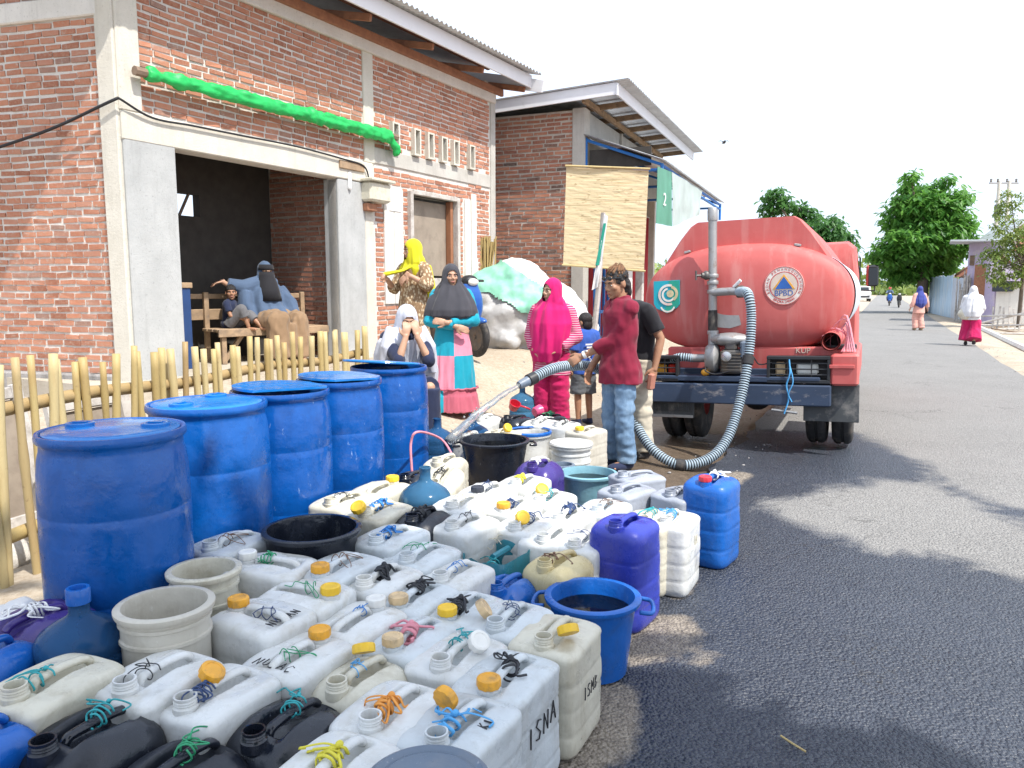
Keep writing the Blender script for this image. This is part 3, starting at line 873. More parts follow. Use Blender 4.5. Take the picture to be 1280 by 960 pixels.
mb = MB(); mb.box((W / 2 + 1.4, .3, Zb1 + .3), (W - 3.2, .02, .9)); mb.build('lining', M['hollow'], house)
mb = MB(); a_, b_ = fac(420, 203), fac(451, 213)
mb.bbox(((a_[0] + b_[0]) / 2, -.055, (a_[1] + b_[1]) / 2), (b_[0] - a_[0], .03, .1), .006); mb.build('lath', M['wood'], house)
# roof
RO = .6; zf0 = 4.835; pit = math.tan(rad(13))
roof = None
mb = MB(); corrugated(mb, (-1.6, -RO - .16, zf0 + .19), (1, 0, 0), (0, 1, pit), W + 1.6 + .3, 5.4, .11, .016); roof = mb.build('roof', M['zinc'], house, smooth=True)
mb = MB(); mb.bbox((W / 2 - .69, -RO, zf0 + .07), (W + 1.78, .03, .21), .004); mb.build('fascia', M['fascia'], roof)
mb = MB(); mb.bbox((W + .2, 1.9, zf0 + .6), (.03, 5.6, .2), .004, rot(math.atan(pit), 0, 0)); mb.build('fascia', M['fascia'], roof)
mb = MB(); mb.bbox((W / 2 - .1, -.075, ZT + .05), (W + .5, .06, .11), .006); mb.build('wall_plate', M['rafter'], roof)
for x in [W + .14 - 1.32 * k for k in range(6)]:
    mb = MB(); mb.bbox((x, .9, zf0 + .025 + .9 * pit + .04), (.045, 2.9, .09), .005, rot(math.atan(pit), 0, 0)); mb.build('rafter', M['rafter'], roof)
mb = MB()
for y in (-RO + .1, -.2, .2): mb.bbox((W / 2 - .69, y, zf0 + .145 + (y + RO + .16) * pit), (W + 1.7, .05, .03), .003)
mb.build('purlin', M['rafter'], roof)
# short plank sticking out of the gable
p_ = gd * .38 + gn * .12
mb = MB(); mb.bbox((p_.x, p_.y, 4.33), (.26, .07, .03), .005, rot(0, .06, math.atan2(gn.y, gn.x))); mb.build('plank', M['wood_grey'], house)

# things fixed to the house front
def H(px, py, y): 
    x, z = fac(px, py, y); return Vector((x, y, z))
def local_thing(name, label, cat, at, group=None, rz=AA):
    return thing(name, label, cat, HM @ Vector(at), rz, group)
pa, pb = H(168, 88, -.12), H(496, 172, -.12)
pole = thing('rolled_tarp', 'bright green sheet rolled round a timber pole above the shop opening', 'tarp', HM @ pa, AA)
mb = MB(); mb.tube([(0, 0, 0), pb - pa], .045, 8); mb.build('pole', M['wood_dark'], pole)
pts, rs = [], []
for k in range(210):
    q = k / 209; p = (pb - pa) * (.03 + .97 * q) + Vector((0, -.015, .03 * math.sin(q * PI) - .035 * math.sin(q * 2.6)))
    if k > 200: p.z -= .022 * (k - 200)
    pts.append(p); rs.append(.05 + .016 * noise.noise(Vector((k * .18, 0, 0))) + .02 * q * (k < 200))
mb = MB(); mb.tube(pts, rs, 26, flat=1.25)
me = mb.mesh('sheet', M['tarp_green'], True); wrinkle(me, .024, 5, 15, 15); wrinkle(me, .006, 12, 40, 40, seed=5); put('sheet', me, pole)
mb = MB(); a_, b_ = fac(280, 118, -.1), fac(400, 147, -.1)
mb.bbox(((pb.x + 1.2) / 2 - pa.x * .5, .03, (a_[1] + b_[1]) / 2 - pa.z - .0), (b_[0] - a_[0] + .5, .03, .09), .004, rot(0, -.0, 0)); mb.build('batten', M['wood'], pole)
at = H(470, 241, -.1)
box = local_thing('meter_box', 'cream electricity meter housing bracketed to the pale pillar', 'meter box', at)
mb = MB(); mb.bbox((0, 0, 0), (.44, .2, .26), .03); mb.bbox((0, -.02, .15), (.5, .26, .04), .01); mb.build('housing', M['p_cream'], box)
mb = MB(); mb.bbox((-.1, .04, -.2), (.2, .12, .1), .01); mb.build('bracket', M['rafter'], box)
mb = MB(); mb.bbox((.5, .07, -.05), (.26, .02, .3), .004); mb.build('notice', M['paint_white'], box)
def cable(name, label, pts, r=.009, m='wire', n=10):
    P = spline(pts, n); c = P[0].copy()
    o = MB().tube([p - c for p in P], r, 6).build(name, M[m], None, True); o.location = c
    return tag(o, label, 'cable')
g1 = HM @ (gd * 4.2 + gn * .5 + Vector((0, 0, 2.55)))
cable('power_cable', 'black cable drooping from the house corner across the brick gable', [g1, HM @ (gd * 2.4 + gn * .3 + Vector((0, 0, 2.62))), HM @ (gd * .9 + gn * .16 + Vector((0, 0, 2.92))), HM @ Vector((-.06, -.09, 3.24))], .014)
cable('service_wire', 'thin black wires run along the concrete lintel to the meter housing', [HM @ Vector((-.06, -.09, 3.24))] + [HM @ H(a, b, -.075) for a, b in ((190, 147), (240, 157), (300, 169), (370, 183), (430, 199), (455, 208), (462, 226))], .011)
cable('hanging_wire', 'thin pale wire hanging from the ceiling inside the open shop', [HM @ Vector((fac(328, 200, 1.6)[0], 1.6, 3.28)), HM @ Vector((fac(328, 200, 1.6)[0] + .01, 1.6, 2.7)), HM @ Vector((fac(329, 240, 1.6)[0], 1.6, 1.95))], .005, 'mortar')
mb = MB(); at = H(437, 225, -.05)
lt = local_thing('wall_lamp', 'small white tube lamp holder on the grey pier beside the shop opening', 'lamp', at)
mb.lathe([(.02, -.12), (.028, -.1), (.028, .06), (.018, .1)], 10); mb.build('tube', M['paint_white'], lt)
MB().bbox((0, .03, .1), (.07, .05, .05), .006).build('holder', M['p_beige'], lt)

# ------------------------------------------------------------------ second house
B0 = Vector((1.23, 14.0, 0)); BA = math.atan2(.921, .389)
h2 = thing('brick_house', 'smaller brick house with shed roof and blue awning beyond the shop house', 'house', B0, BA)
BM_ = frame_of(h2); BI = BM_.inverted()
def bfac(px, py, y=0.0, ax='y'):
    o = BI @ Vector((0, 0, CAM_H)); d = BI.to_3x3() @ ray(px, py)
    k = ((y - o.y) / d.y) if ax == 'y' else ((y - o.x) / d.x)
    return o + d * k
zr = lambda y: 4.72 - .05 * (y + .7)
mb = MB(); mb.box((.1, 1.9, 2.35), (.16, 3.6, 4.5)); mb.box((3.3, .14, 4.15), (6.2, .16, 1.0)); mb.box((6.35, 1.9, 2.3), (.16, 3.6, 4.5)); mb.box((3.3, 3.6, 2.25), (6.4, .16, 4.4))
mb.build('wall', M['mortar_b'], h2)
bricks('brickwork', h2, (.02, .16, .3), (0, 1, 0), (-1, 0, 0), 3.4, 4.28, [], M['brick_b'], bl=.24, bh=.05, gap=.022, seed=12)
mb = MB(); mb.bbox((.13, .06, 2.33), (.3, .24, 4.6), .012); mb.build('pillar', M['concrete'], h2)
mb = MB(); mb.bbox((3.35, .045, 4.14), (6.1, .05, 1.0), .006); mb.build('upper_panel', M['render_grey'], h2)
mb = MB(); mb.bbox((2.6, .0, 4.14), (.08, .06, 1.0), .006); mb.build('panel_strip', M['concrete'], h2)
mb = MB(); mb.box((3.3, .35, 2.2), (6.0, .1, 3.4)); mb.build('shop_lining', M['wood_dark'], h2)
mb = MB()
L2 = 7.0
dirv = Vector((0, -1, .05))
corrugated(mb, (-.42, 3.9, zr(3.9) + .2), (1, 0, 0), (0, -1, .05), L2 + .5, 4.83, .12, .016)
rf2 = mb.build('roof', M['zinc'], h2, smooth=True)
ag = math.atan(.05)
mb = MB(); mb.bbox((-.36, 1.55, zr(1.55) + .08), (.03, 4.53, .2), .004, rot(-ag, 0, 0)); mb.build('fascia', M['fascia'], rf2)
mb = MB(); mb.bbox((L2 / 2 - .3, -.73, zr(-.7) + .06), (L2 + .2, .03, .2), .004); mb.build('fascia', M['fascia'], rf2)
for k in range(7):
    mb = MB(); mb.bbox((-.28 + k * 1.1, .1, zr(.1) + .1), (.06, 1.6, .1), .005, rot(-ag, 0, 0)); mb.build('rafter', M['wood'], rf2)
mb = MB(); mb.bbox((L2 / 2 - .45, -.06, zr(0) + .04), (L2 - .6, .06, .1), .005); mb.build('wall_plate', M['wood'], rf2)
# awning on a blue frame
aw = thing('awning', 'corrugated awning on a blue steel frame along the second house front', 'awning', BM_ @ Vector((.05, -.06, 0)), BA)
z0, z1, ao = 4.12, 3.62, 1.35
AL = 6.9
mb = MB(); corrugated(mb, (-.1, .02, z0 + .05), (1, 0, 0), (0, -1, -(z0 - z1) / ao), AL + .2, 1.55, .12, .014); mb.build('sheet', M['zinc'], aw, smooth=True)
mb = MB()
for x in (0, 2.2, 4.5, AL):
    mb.tube([(x, 0, z0 - .04), (x, -ao, z1 - .04)], .028, 6); mb.tube([(x, 0, z1 - .12), (x, -ao, z1 - .12)], .028, 6); mb.tube([(x, 0, z0), (x, 0, z1 - .14)], .028, 6)
mb.tube([(0, -ao, z1 - .05), (AL, -ao, z1 - .05)], .028, 6); mb.tube([(0, -ao, z1 - .16), (AL, -ao, z1 - .16)], .028, 6); mb.tube([(0, -ao, z1 - .02), (0, -ao, z1 - .18)], .03, 6)
mb.tube([(AL, -ao, z1 - .02), (AL, -ao, z1 - .42)], .03, 6)
mb.build('frame', M['paint_blue'], aw)
mb = MB(); mb.box((.06, -.6, (z0 + z1) / 2 - .12), (.02, 1.1, .32)); mb.build('end_shade', M['hollow'], aw)  # dark sheet painted as the shade under the awning end
# bamboo blind hung from the awning
c0, c1, c2, c3 = at_y(708, 209, 12.75), at_y(811, 213, 12.55), at_y(805, 339, 12.55), at_y(704, 331, 12.75)
vs, fs = [], []
nu, nv = 20, 46
for j in range(nv + 1):
    for i in range(nu + 1):
        a, b = i / nu, j / nv
        p = (c0 * (1 - a) + c1 * a) * (1 - b) + (c3 * (1 - a) + c2 * a) * b
        vs.append(p + Vector((0, .012 * math.sin(a * 7 + b * 2) + .007 * noise.noise(Vector((i * .35, j * 1.7, 2))) , 0)))
for j in range(nv):
    for i in range(nu): fs.append((j * (nu + 1) + i, j * (nu + 1) + i + 1, (j + 1) * (nu + 1) + i + 1, (j + 1) * (nu + 1) + i))
n0 = len(vs); vs += [v + Vector((0, .02, 0)) for v in vs]; fs += [tuple(n0 + i for i in f[::-1]) for f in fs]
bl = thing('bamboo_blind', 'large pale woven bamboo blind hanging under the blue awning', 'blind', c0)
MB().add(vs, fs).build('mat', M['bamboo_mat'], bl, world=True)
mb = MB(); mb.tube([c0 + Vector((-.02, -.02, .02)), c1 + Vector((.02, -.02, .02))], .018, 8); mb.build('top_rod', M['bamboo'], bl, world=True)
mb = MB(); mb.tube([c3 + Vector((-.02, -.02, 0)), c2 + Vector((.02, -.02, 0))], .016, 8); mb.build('bottom_rod', M['bamboo'], bl, world=True)
# banners hung from the awning edge
def cloth_sheet(mb, c0, c1, c2, c3, amp=.03, seed=0, nu=16, nv=14, th=.004):
    vs, fs = [], []
    nrm = (c1 - c0).cross(c3 - c0).normalized()
    for j in range(nv + 1):
        for i in range(nu + 1):
            a, b = i / nu, j / nv
            p = (c0 * (1 - a) + c1 * a) * (1 - b) + (c3 * (1 - a) + c2 * a) * b
            vs.append(p + nrm * amp * noise.noise(Vector((a * 4 + seed, b * 1.4, seed))) * (.3 + b))
    for j in range(nv):
        for i in range(nu): fs.append((j * (nu + 1) + i, j * (nu + 1) + i + 1, (j + 1) * (nu + 1) + i + 1, (j + 1) * (nu + 1) + i))
    n0 = len(vs); vs += [v + nrm * th for v in vs]; fs += [tuple(n0 + i for i in f[::-1]) for f in fs]
    return mb.add(vs, fs)
AWM = frame_of(aw)
def awp(px, py): 
    p = bfac(px, py, -ao - .1); return BM_ @ p
bn = thing('banner', 'pale green and white plastic banner drooping from the awning edge above the tank', 'banner', awp(824, 212))
cloth_sheet(MB(), awp(840, 215), awp(878, 238), awp(874, 268), awp(841, 283), .05, 3).build('sheet', M['banner_w'], bn, True, world=True)
cloth_sheet(MB(), awp(822, 208), awp(839.5, 215), awp(840, 283), awp(820, 279), .012, 7).build('green_field', M['banner_g'], bn, True, world=True)
def text_mesh(body, size, m, name, parent, loc, rmat, depth=.002, align='CENTER'):
    cu = bpy.data.curves.new('t', 'FONT'); cu.body = body; cu.size = size; cu.extrude = depth; cu.align_x = align; cu.align_y = 'CENTER'
    o = bpy.data.objects.new('t', cu); COL.objects.link(o)
    me = bpy.data.meshes.new_from_object(o.evaluated_get(bpy.context.evaluated_depsgraph_get()))
    bpy.data.objects.remove(o); me.materials.clear(); me.materials.append(m)
    me.transform(rmat.to_4x4()); me.transform(Matrix.Translation(Vector(loc)))
    return put(name, me, parent)
p = awp(831, 250); bi = bn.location
text_mesh('2', .3, M['paint_white'], 'numeral', bn, p - bi - ray(831, 250).normalized() * .1, rot(PI / 2, 0, BA - .15))
# shop front under the awning: blue doors, red curtain, white post
sf = thing('shop_gate', 'blue painted lattice gate in front of red cloth under the bamboo blind', 'gate', BM_ @ Vector((.55, -.1, .5)), BA)
mb = MB()
for z in (.03, .55, 1.15, 1.5): mb.bbox((.9, 0, z), (1.8, .05, .06), .006)
for k in range(7): mb.bbox((k * .3, 0, .77), (.05, .05, 1.52), .006)
mb.build('frame', M['paint_blue'], sf)
cu = thing('curtain', 'red pleated curtain hanging in the second house shop front', 'curtain', BM_ @ Vector((.4, .15, .5)), BA)
mb = MB()
row = [(5.4 * i / 240, .035 * math.sin(i * .9) + .015 * math.sin(i * .37)) for i in range(241)]
mb.loft([[Vector((x, y + d, z)) for x, y in row] for z, d in ((.05, 0), (2.7, 0), (2.7, .01), (.05, .01))], False, False, closed=False)
mb.build('cloth', M['curtain_red'], cu, True)
mb = MB(); mb.tube([(-.05, 0, 2.72), (5.5, 0, 2.72)], .02, 8); mb.build('rail', M['wood_grey'], cu)
for i, (px, w_) in enumerate(((722, .3), (783, .14))):
    q = at_z(px, 410, .5); q = Vector((q.x, q.y, .45)) if i else BM_ @ Vector((.1, -.7, .45))
    q = BM_ @ Vector((.05 if i == 0 else 1.35, -.75, .45))
    o = MB().bbox((0, 0, .85), (w_, w_, 1.7), .01).build('awning_post', [M['plaster_w'], M['wood_grey']][i], None); o.location = q; o.rotation_euler = (0, 0, BA)
    tag(o, ['stout whitewashed post under the bamboo blind', 'slim grey timber post beside the blue lattice gate'][i], 'post')
# ------------------------------------------------------------------ jerry cans
def se(a, n):
    c, s = math.cos(a), math.sin(a)
    return math.copysign(abs(c) ** (2 / n), c), math.copysign(abs(s) ** (2 / n), s)

CAN = {  # length, width, height, corner exponent, edge radius, dome, trough half width, bands, taper
    'square': (.305, .25, .37, 6.5, .024, .012, .034, 3, .02),
    'slab': (.315, .24, .37, 7.5, .02, .010, .032, 3, .015),
    'old': (.295, .235, .36, 4.2, .045, .02, .036, 2, .03),
    'round': (.33, .29, .36, 3.2, .07, .03, .05, 0, .06),
    'tall': (.30, .27, .47, 4.5, .04, .012, .034, 3, .06),
    'keg': (.27, .25, .31, 2.6, .06, .04, .036, 0, .05),
    'half': (.29, .24, .31, 5, .03, .0, .03, 2, .02),
}
def top_z(st, x, y):
    L, Wd, H_, n, er, dome, tw, nb, tp = CAN[st]
    r2 = (x / (L / 2)) ** 2 + (y / (Wd / 2)) ** 2
    z = H_ - dome * min(r2, 1.4)
    k = (1 - sstep(tw * .75, tw * 1.25, abs(y))) * (1 - sstep(L * .33, L * .39, -x)) * (1 - sstep(L * .16, L * .22, x))
    z -= .05 * k
    k2 = (1 - sstep(tw * .9, tw * 1.4, abs(y))) * sstep(L * .16, L * .22, x) * .010
    return z - k2
_cache = {}
def can_body(st, var, m):
    key = (st, var, m)
    if key in _cache: return _cache[key]
    L, Wd, H_, n, er, dome, tw, nb, tp = CAN[st]
    r = random.Random(var * 31 + 5)
    N, mb = 72, MB()
    def ring(z, k, f=0.0):
        out = []
        for i in range(N):
            c, s = se(2 * PI * i / N, n)
            x, y = c * L / 2 * k, s * Wd / 2 * k
            b = 1 + .03 * noise.noise(Vector((x * 7 + var * 7, y * 7, z * 7))) + .01 * noise.noise(Vector((x * 22, y * 22 + var, z * 20))) + f
            out.append(Vector((x * b, y * b, z)))
        return out
    rings = [ring(0.0, .82), ring(.006, .92), ring(.02, .975), ring(.04, 1)]
    zs = H_ - er - dome
    bands = [zs * (j + 1) / (nb + 1) for j in range(nb)]
    zz = .06
    while zz < zs - .01:
        k = 1 - tp * max(0, (zz / H_ - .25)) ** 1.0 - tp * .3 * max(0, .2 - zz)
        f = 0
        for b in bands:
            f -= .022 * math.exp(-((zz - b) / .006) ** 2)
        # faint vertical panels pressed into the sides
        rings.append(ring(zz, k, f))
        zz += .0085 if nb else .02
    kt = 1 - tp * (zs / H_ - .25)
    for a in (0, 25, 50, 75):
        q = rad(a); kk = kt - er * 2 / L * (1 - math.cos(q)) * 1.0
        rings.append([Vector((p.x, p.y, zs + (top_z(st, p.x, p.y) - zs) * math.sin(q))) for p in ring(0, kk)])
    k0 = kt - er * 2 / L
    for j in range(1, 19):
        kk = k0 * (1 - j / 19.0)
        rg = []
        for i in range(N):
            nn = n + (2 - n) * (j / 19)
            c, s = se(2 * PI * i / N, nn)
            x, y = c * L / 2 * kk, s * Wd / 2 * kk
            rg.append(Vector((x, y, top_z(st, x, y) + .009 * noise.noise(Vector((x * 11 + var * 3, y * 11, 1))))))
        rings.append(rg)
    mb.loft(rings)
    me = mb.mesh('body', M[m], True)
    _cache[key] = me
    return me
def can_half(m):
    if ('h', m) in _cache: return _cache['h', m]
    L, Wd, H_, n, er, dome, tw, nb, tp = CAN['half']
    mb = MB(); N = 56
    def ring(z, k, j=0):
        out = []
        for i in range(N):
            c, s = se(2 * PI * i / N, n)
            out.append(Vector((c * L / 2 * k, s * Wd / 2 * k, z + j * .03 * noise.noise(Vector((c * 2.3, s * 2.3, 4))))))
        return out
    mb.loft([ring(0, .9), ring(.02, .98), ring(.15, 1), ring(.3, .985, 1), ring(.303, .975, 1), ring(.296, .955, 1), ring(.17, .965), ring(.17, .1)], True, True)
    _cache['h', m] = mb.mesh('body', M[m], 40)
    return _cache['h', m]
def cached(key, f):
    if key not in _cache: _cache[key] = f()
    return _cache[key]
def handle_mesh(st, m):
    def f():
        L, Wd, H_ = CAN[st][:3]
        mb = MB(); h = H_ - (.006 if st not in ('round', 'keg') else .022)
        pts = spline([(-L * .38, 0, h - .014), (-L * .31, 0, h + .004), (-L * .1, 0, h + .012), (L * .1, 0, h + .01), (L * .17, 0, h + .002), (L * .21, 0, h - .03)], 5)
        mb.tube(pts, .0155, 10, flat=.75)
        return mb.mesh('handle', M[m], True)
    return cached(('hd', st, m), f)
def spout_mesh(m, hollow=True):
    def f():
        mb = MB()
        prof = [(.034, -.02), (.034, .006), (.031, .008), (.029, .011), (.031, .014), (.0285, .018), (.031, .021), (.0285, .025), (.03, .028), (.03, .033), (.025, .033), (.025, -.012), (.002, -.012)]
        mb.lathe(prof, 24, cap0=False)
        return mb.mesh('spout', M[m], 40)
    return cached(('sp', m), f)
def cap_mesh(m):
    def f():
        mb = MB(); n = 40
        rings = []
        for r, z, k in ((.0345, 0, 1), (.0355, .004, 1), (.0355, .02, 1), (.034, .025, .2), (.03, .0275, 0), (.024, .0275, 0), (.022, .0255, 0), (.006, .0255, 0)):
            rings.append([Vector(((r - .0022 * k * (i % 4 < 2)) * math.cos(2 * PI * i / n), (r - .0022 * k * (i % 4 < 2)) * math.sin(2 * PI * i / n), z)) for i in range(n)])
        mb.loft(rings)
        return mb.mesh('cap', M[m], 35)
    return cached(('cap', m), f)
def tie_mesh(kind, m, seed):
    """cord knotted round a handle, origin on the handle"""
    def f():
        r = random.Random(seed); mb = MB()
        rr = {'wire': .0017, 'cord': .0026, 'strip': .0046, 'rope': .005}[kind]
        n = {'wire': 1, 'cord': 2, 'strip': 3, 'rope': 3}[kind]
        for q in range(n):      # coils round the bar
            x0 = r.uniform(-.02, .02)
            pts = [(x0 + .004 * k + r.uniform(-.002, .002), (.019 + r.uniform(0, .008)) * math.cos(k * .8), (.017 + r.uniform(0, .008)) * math.sin(k * .8)) for k in range(r.randint(9, 18))]
            mb.tube(spline(pts, 3), rr, 5, flat=.6 if kind == 'strip' else 1)
        for q in range({'wire': 2, 'cord': 2, 'strip': 4, 'rope': 2}[kind]):   # loose ends and loops
            d = r.uniform(0, 6.3); l = r.uniform(.04, .1)
            e = Vector((math.cos(d) * l, math.sin(d) * l, r.uniform(-.008, .012)))
            m1 = e * .45 + Vector((0, 0, r.uniform(.006, .03))); m2 = e * .8 + Vector((r.uniform(-.03, .03), r.uniform(-.03, .03), .004))
            pts = [(0, 0, .015), m1, m2, e]
            if r.random() < .5: pts += [e * .5 + Vector((.02, -.02, .012)), (0.01, 0, .02)]
            mb.tube(spline(pts, 5), rr * .9, 5, flat=.45 if kind == 'strip' else 1)
        if kind in ('strip', 'rope', 'cord'): mb.ball((0, 0, .022), (rr * 2.6, rr * 2.2, rr * 2.2), 8, 6)
        return mb.mesh('cord', M[m], True)
    return cached(('tie', kind, m, seed % 6), f)

FIXED, PIN = [], set()
FOOT = []      # (thing, half length circles) used to keep neighbours from standing inside one another
def can(label, sp, he, mat='p_white', st='square', cap=None, tie=None, tiecol='black', loose=None, hm=None, spm=None, group=None, var=None, dz=0.0, z=None, tilt=None, pin=False):
    L, Wd, H_ = CAN[st][:3]
    a, b = stand(*sp, H_ + .01), stand(*he, H_ + .01)
    ax = (a - b); yaw = math.atan2(ax.y, ax.x)
    c = (a + b) / 2
    if mat in ('p_white', 'p_milky', 'p_cream') and st in ('square', 'slab', 'old'):      # the rows are set out along the road
        g0 = PI / 2 - TH; q = round((yaw - g0) / (PI / 2)) * PI / 2 + g0; yaw = q + (yaw - q) * .3
    # spout sits at +.33 L, handle end at -.33 L
    c = c + Vector((math.cos(yaw), math.sin(yaw), 0)) * (-.02 * L)
    t = thing('jerrycan', label, 'jerrycan', (c.x, c.y, dz), yaw, group)
    if tilt: t.rotation_euler = (tilt[0], tilt[1], yaw)
    v = R.randint(0, 4) if var is None else var
    if st == 'half':
        put('body', can_half(mat), t)
        MB().lathe([(.11, .2), (.001, .2)], 24).build('water', M['water'], t)
        q = put('cord', tie_mesh('cord', 'tie_teal', 3), t, (.05, .02, .27)); put('cord', tie_mesh('wire', 'tie_cream', 2), t, (-.1, -.07, .31))
        q = put('spout', spout_mesh(mat), t, (.09, .0, .24)); MB().tube([(-.1, 0, .29), (.04, 0, .29)], .016, 8).build('handle', M[mat], t)
        FOOT.append((t, .05, .13)); return t
    put('body', can_body(st, v, mat), t)
    put('handle', handle_mesh(st, hm or mat), t)
    s = put('spout', spout_mesh(spm or mat), t, (L * .335, 0, top_z(st, L * .335, 0) + .004))
    if cap:
        q = put('cap', cap_mesh(cap), s, (0, 0, .011)); q.rotation_euler = (0, 0, R.uniform(0, 6))
    if loose:
        q = put('cap', cap_mesh(loose[0]), t, (loose[1], loose[2], H_ + .022)); q.rotation_euler = (R.uniform(.5, 1.3), R.uniform(-.3, .3), R.uniform(0, 6))
    if tie:
        q = put('cord', tie_mesh(tie, 'tie_' + tiecol, R.randint(0, 50)), t, (R.uniform(-.2, .12) * L, 0, H_ + .004)); q.rotation_euler = (0, 0, R.uniform(-.5, .5))
    FOOT.append((t, .038 if st not in ('round', 'keg') else .02, .108 if st != 'round' else .135))
    if pin: PIN.add(t.name)
    return t
# strokes for hand lettering (unit boxes)
GL_ = {'I': [[(.5, 0), (.5, 1)]], 'S': [[(.9, .9), (.4, 1), (.1, .75), (.8, .35), (.6, .02), (.1, .1)]], 'N': [[(.1, 0), (.15, 1), (.8, .05), (.85, 1)]], 'M': [[(.05, 0), (.15, 1), (.5, .4), (.85, 1), (.95, 0)]],
       'A': [[(.05, 0), (.5, 1), (.95, 0)], [(.25, .4), (.75, .4)]], 'B': [[(.15, 0), (.15, 1), (.75, .85), (.2, .52), (.85, .25), (.15, 0)]], 'U': [[(.1, 1), (.15, .2), (.5, 0), (.85, .2), (.9, 1)]], 'R': [[(.15, 0), (.15, 1), (.8, .8), (.2, .5), (.9, 0)]],
       'C': [[(.9, .85), (.5, 1), (.1, .5), (.4, 0), (.9, .15)]], 'K': [[(.15, 0), (.15, 1)], [(.85, 1), (.2, .5), (.9, 0)]], '1': [[(.5, 0), (.5, 1), (.3, .8)]], '5': [[(.85, 1), (.25, 1), (.2, .6), (.8, .45), (.6, 0), (.1, .05)]]}
def writing(txt, parent, o, u, v, size, m='ink', th=.0022, adv=.8):
    """hand lettering on the surface through o with directions u (along) and v (up), in the parent's own axes"""
    u, v, o = Vector(u), Vector(v), Vector(o)
    mb = MB(); x = 0
    for ch in txt:
        if ch != ' ':
            j = R.uniform(-.12, .12)
            for st in GL_[ch]:
                pts = [o + u * (x + p[0] * size * .62) + v * (p[1] + j) * size for p in st]
                mb.tube(pts, th, 5)
        x += size * adv
    return mb.build('lettering', M[m], parent)
GW = 'white jerrycans crowded on the ground'
# --- front of the crowd (spout pixel, handle-end pixel)
C = {}
C['w0'] = can('white can with a yellow ribbon on its handle in front of the big slate lid', (392, 966), (444, 922), tie='strip', tiecol='yellow', group=GW)
C['w1'] = can('white can with orange strip on its handle and an open spout, behind the slate lid', (466, 902), (514, 862), tie='strip', tiecol='orange', group=GW)
C['isna0'] = can('white can with sky blue ribbon and tilted orange cap, close beside the slate lid', (537, 912), (588, 878), mat='p_milky', st='slab', tie='strip', tiecol='skyblue', loose=('cap_orange', -.02, -.065), group=GW)
C['isna'] = can('milky can lettered ISNA on its side with an orange cap and black tie', (612, 850), (650, 822), mat='p_milky', st='slab', cap='cap_orange', tie='strip', tiecol='black', group=GW, pin=True)
C['ismb'] = can('cream-sided can lettered ISMB on its end with a yellow cap beside the handle', (681, 797), (706, 772), mat='p_cream', st='square', loose=('cap_yellow', .06, .07), group=GW, pin=True)
C['a'] = can('white can with an open spout, loose white cap and teal cord behind the orange-strip can', (560, 824), (598, 795), tie='cord', tiecol='teal', loose=('cap_white', -.02, .06), group=GW)
C['b'] = can('white can with a beige cap lying sideways and tangled dark wire by the blue bucket', (619, 776), (655, 752), mat='p_milky', tie='wire', tiecol='navy', loose=('cap_beige', .07, -.075), group=GW)
C['c'] = can('white can with yellow cap and a bunch of black rag on its handle', (545, 766), (580, 743), cap='cap_yellow', tie='strip', tiecol='black', mat='p_milky', group=GW)
C['d'] = can('white can with faded peach cap, black rag and a green thread', (493, 738), (532, 715), cap='cap_beige', tie='strip', tiecol='black', mat='p_milky', group=GW)
C['e'] = can('white can with open spout and blue wire loops standing behind the small blue can', (549, 712), (583, 697), tie='wire', tiecol='blue', group=GW)
C['f'] = can('white can with dusty beige cap and pink rope round its handle', (487, 802), (532, 775), cap='cap_beige', tie='rope', tiecol='pink', mat='p_milky', st='slab', group=GW)
C['h'] = can('white can marked NUSAN with an orange cap and blue knot beside the beige bucket', (313, 750), (350, 772), cap='cap_orange', tie='wire', tiecol='navy', group=GW)
C['i'] = can('white can marked NUSAC with an amber cap and green-tipped cord', (399, 793), (352, 820), cap='cap_orange', tie='wire', tiecol='green', group=GW)
C['j'] = can('grimy white can with open spout and a lemon cap leaning on its handle', (411, 851), (464, 824), mat='p_cream', st='old', tie='wire', tiecol='skyblue', loose=('cap_yellow', -.06, -.03), group=GW)
C['k'] = can('white can with a white cap held by an arched blue wire', (474, 753), (432, 770), cap='cap_white', tie='wire', tiecol='blue', group=GW)
C['l'] = can('white can with bright yellow cap and a green thread in the middle of the crowd', (414, 744), (372, 735), cap='cap_yellow', tie='wire', tiecol='green', group=GW)
C['m'] = can('white can with white cap, pink thread and green cords beside the cream bucket', (324, 703), (366, 703), cap='cap_white', tie='cord', tiecol='green', group=GW)
C['n'] = can('white can with an orange cap in front of the black tub', (389, 693), (428, 679), cap='cap_orange', tie='wire', tiecol='rust', mat='p_milky', st='slab', group=GW)
C['o'] = can('white can with a big blue ribbon beside the black tub', (446, 674), (481, 660), tie='strip', tiecol='blue', mat='p_milky', st='slab', group=GW)
C['p'] = can('white can with pinkish spout ring and thick black cable on its handle', (437, 720), (477, 697), tie='rope', tiecol='black', spm='cap_white', group=GW)
C['q'] = can('white can with open spout and a green-ended twig tied to its handle', (497, 695), (537, 680), tie='wire', tiecol='green', mat='p_milky', group=GW)
C['r'] = can('white can with rusty wire behind the cream bucket', (277, 676), (309, 666), mat='p_milky', tie='wire', tiecol='rust', group=GW)
C['u'] = can('white can with red painted marks between the water jug and the black cans', (147, 834), (206, 802), tie='wire', tiecol='black', group=GW)
C['v'] = can('white can with open spout and an ochre cap on blue wire beside black cans', (230, 862), (287, 830), tie='cord', tiecol='navy', loose=('cap_orange', .0, -.02), group=GW)
C['w'] = can('white can with teal cord behind the humped black can', (30, 872), (88, 836), mat='p_cream', tie='cord', tiecol='teal', group=GW)
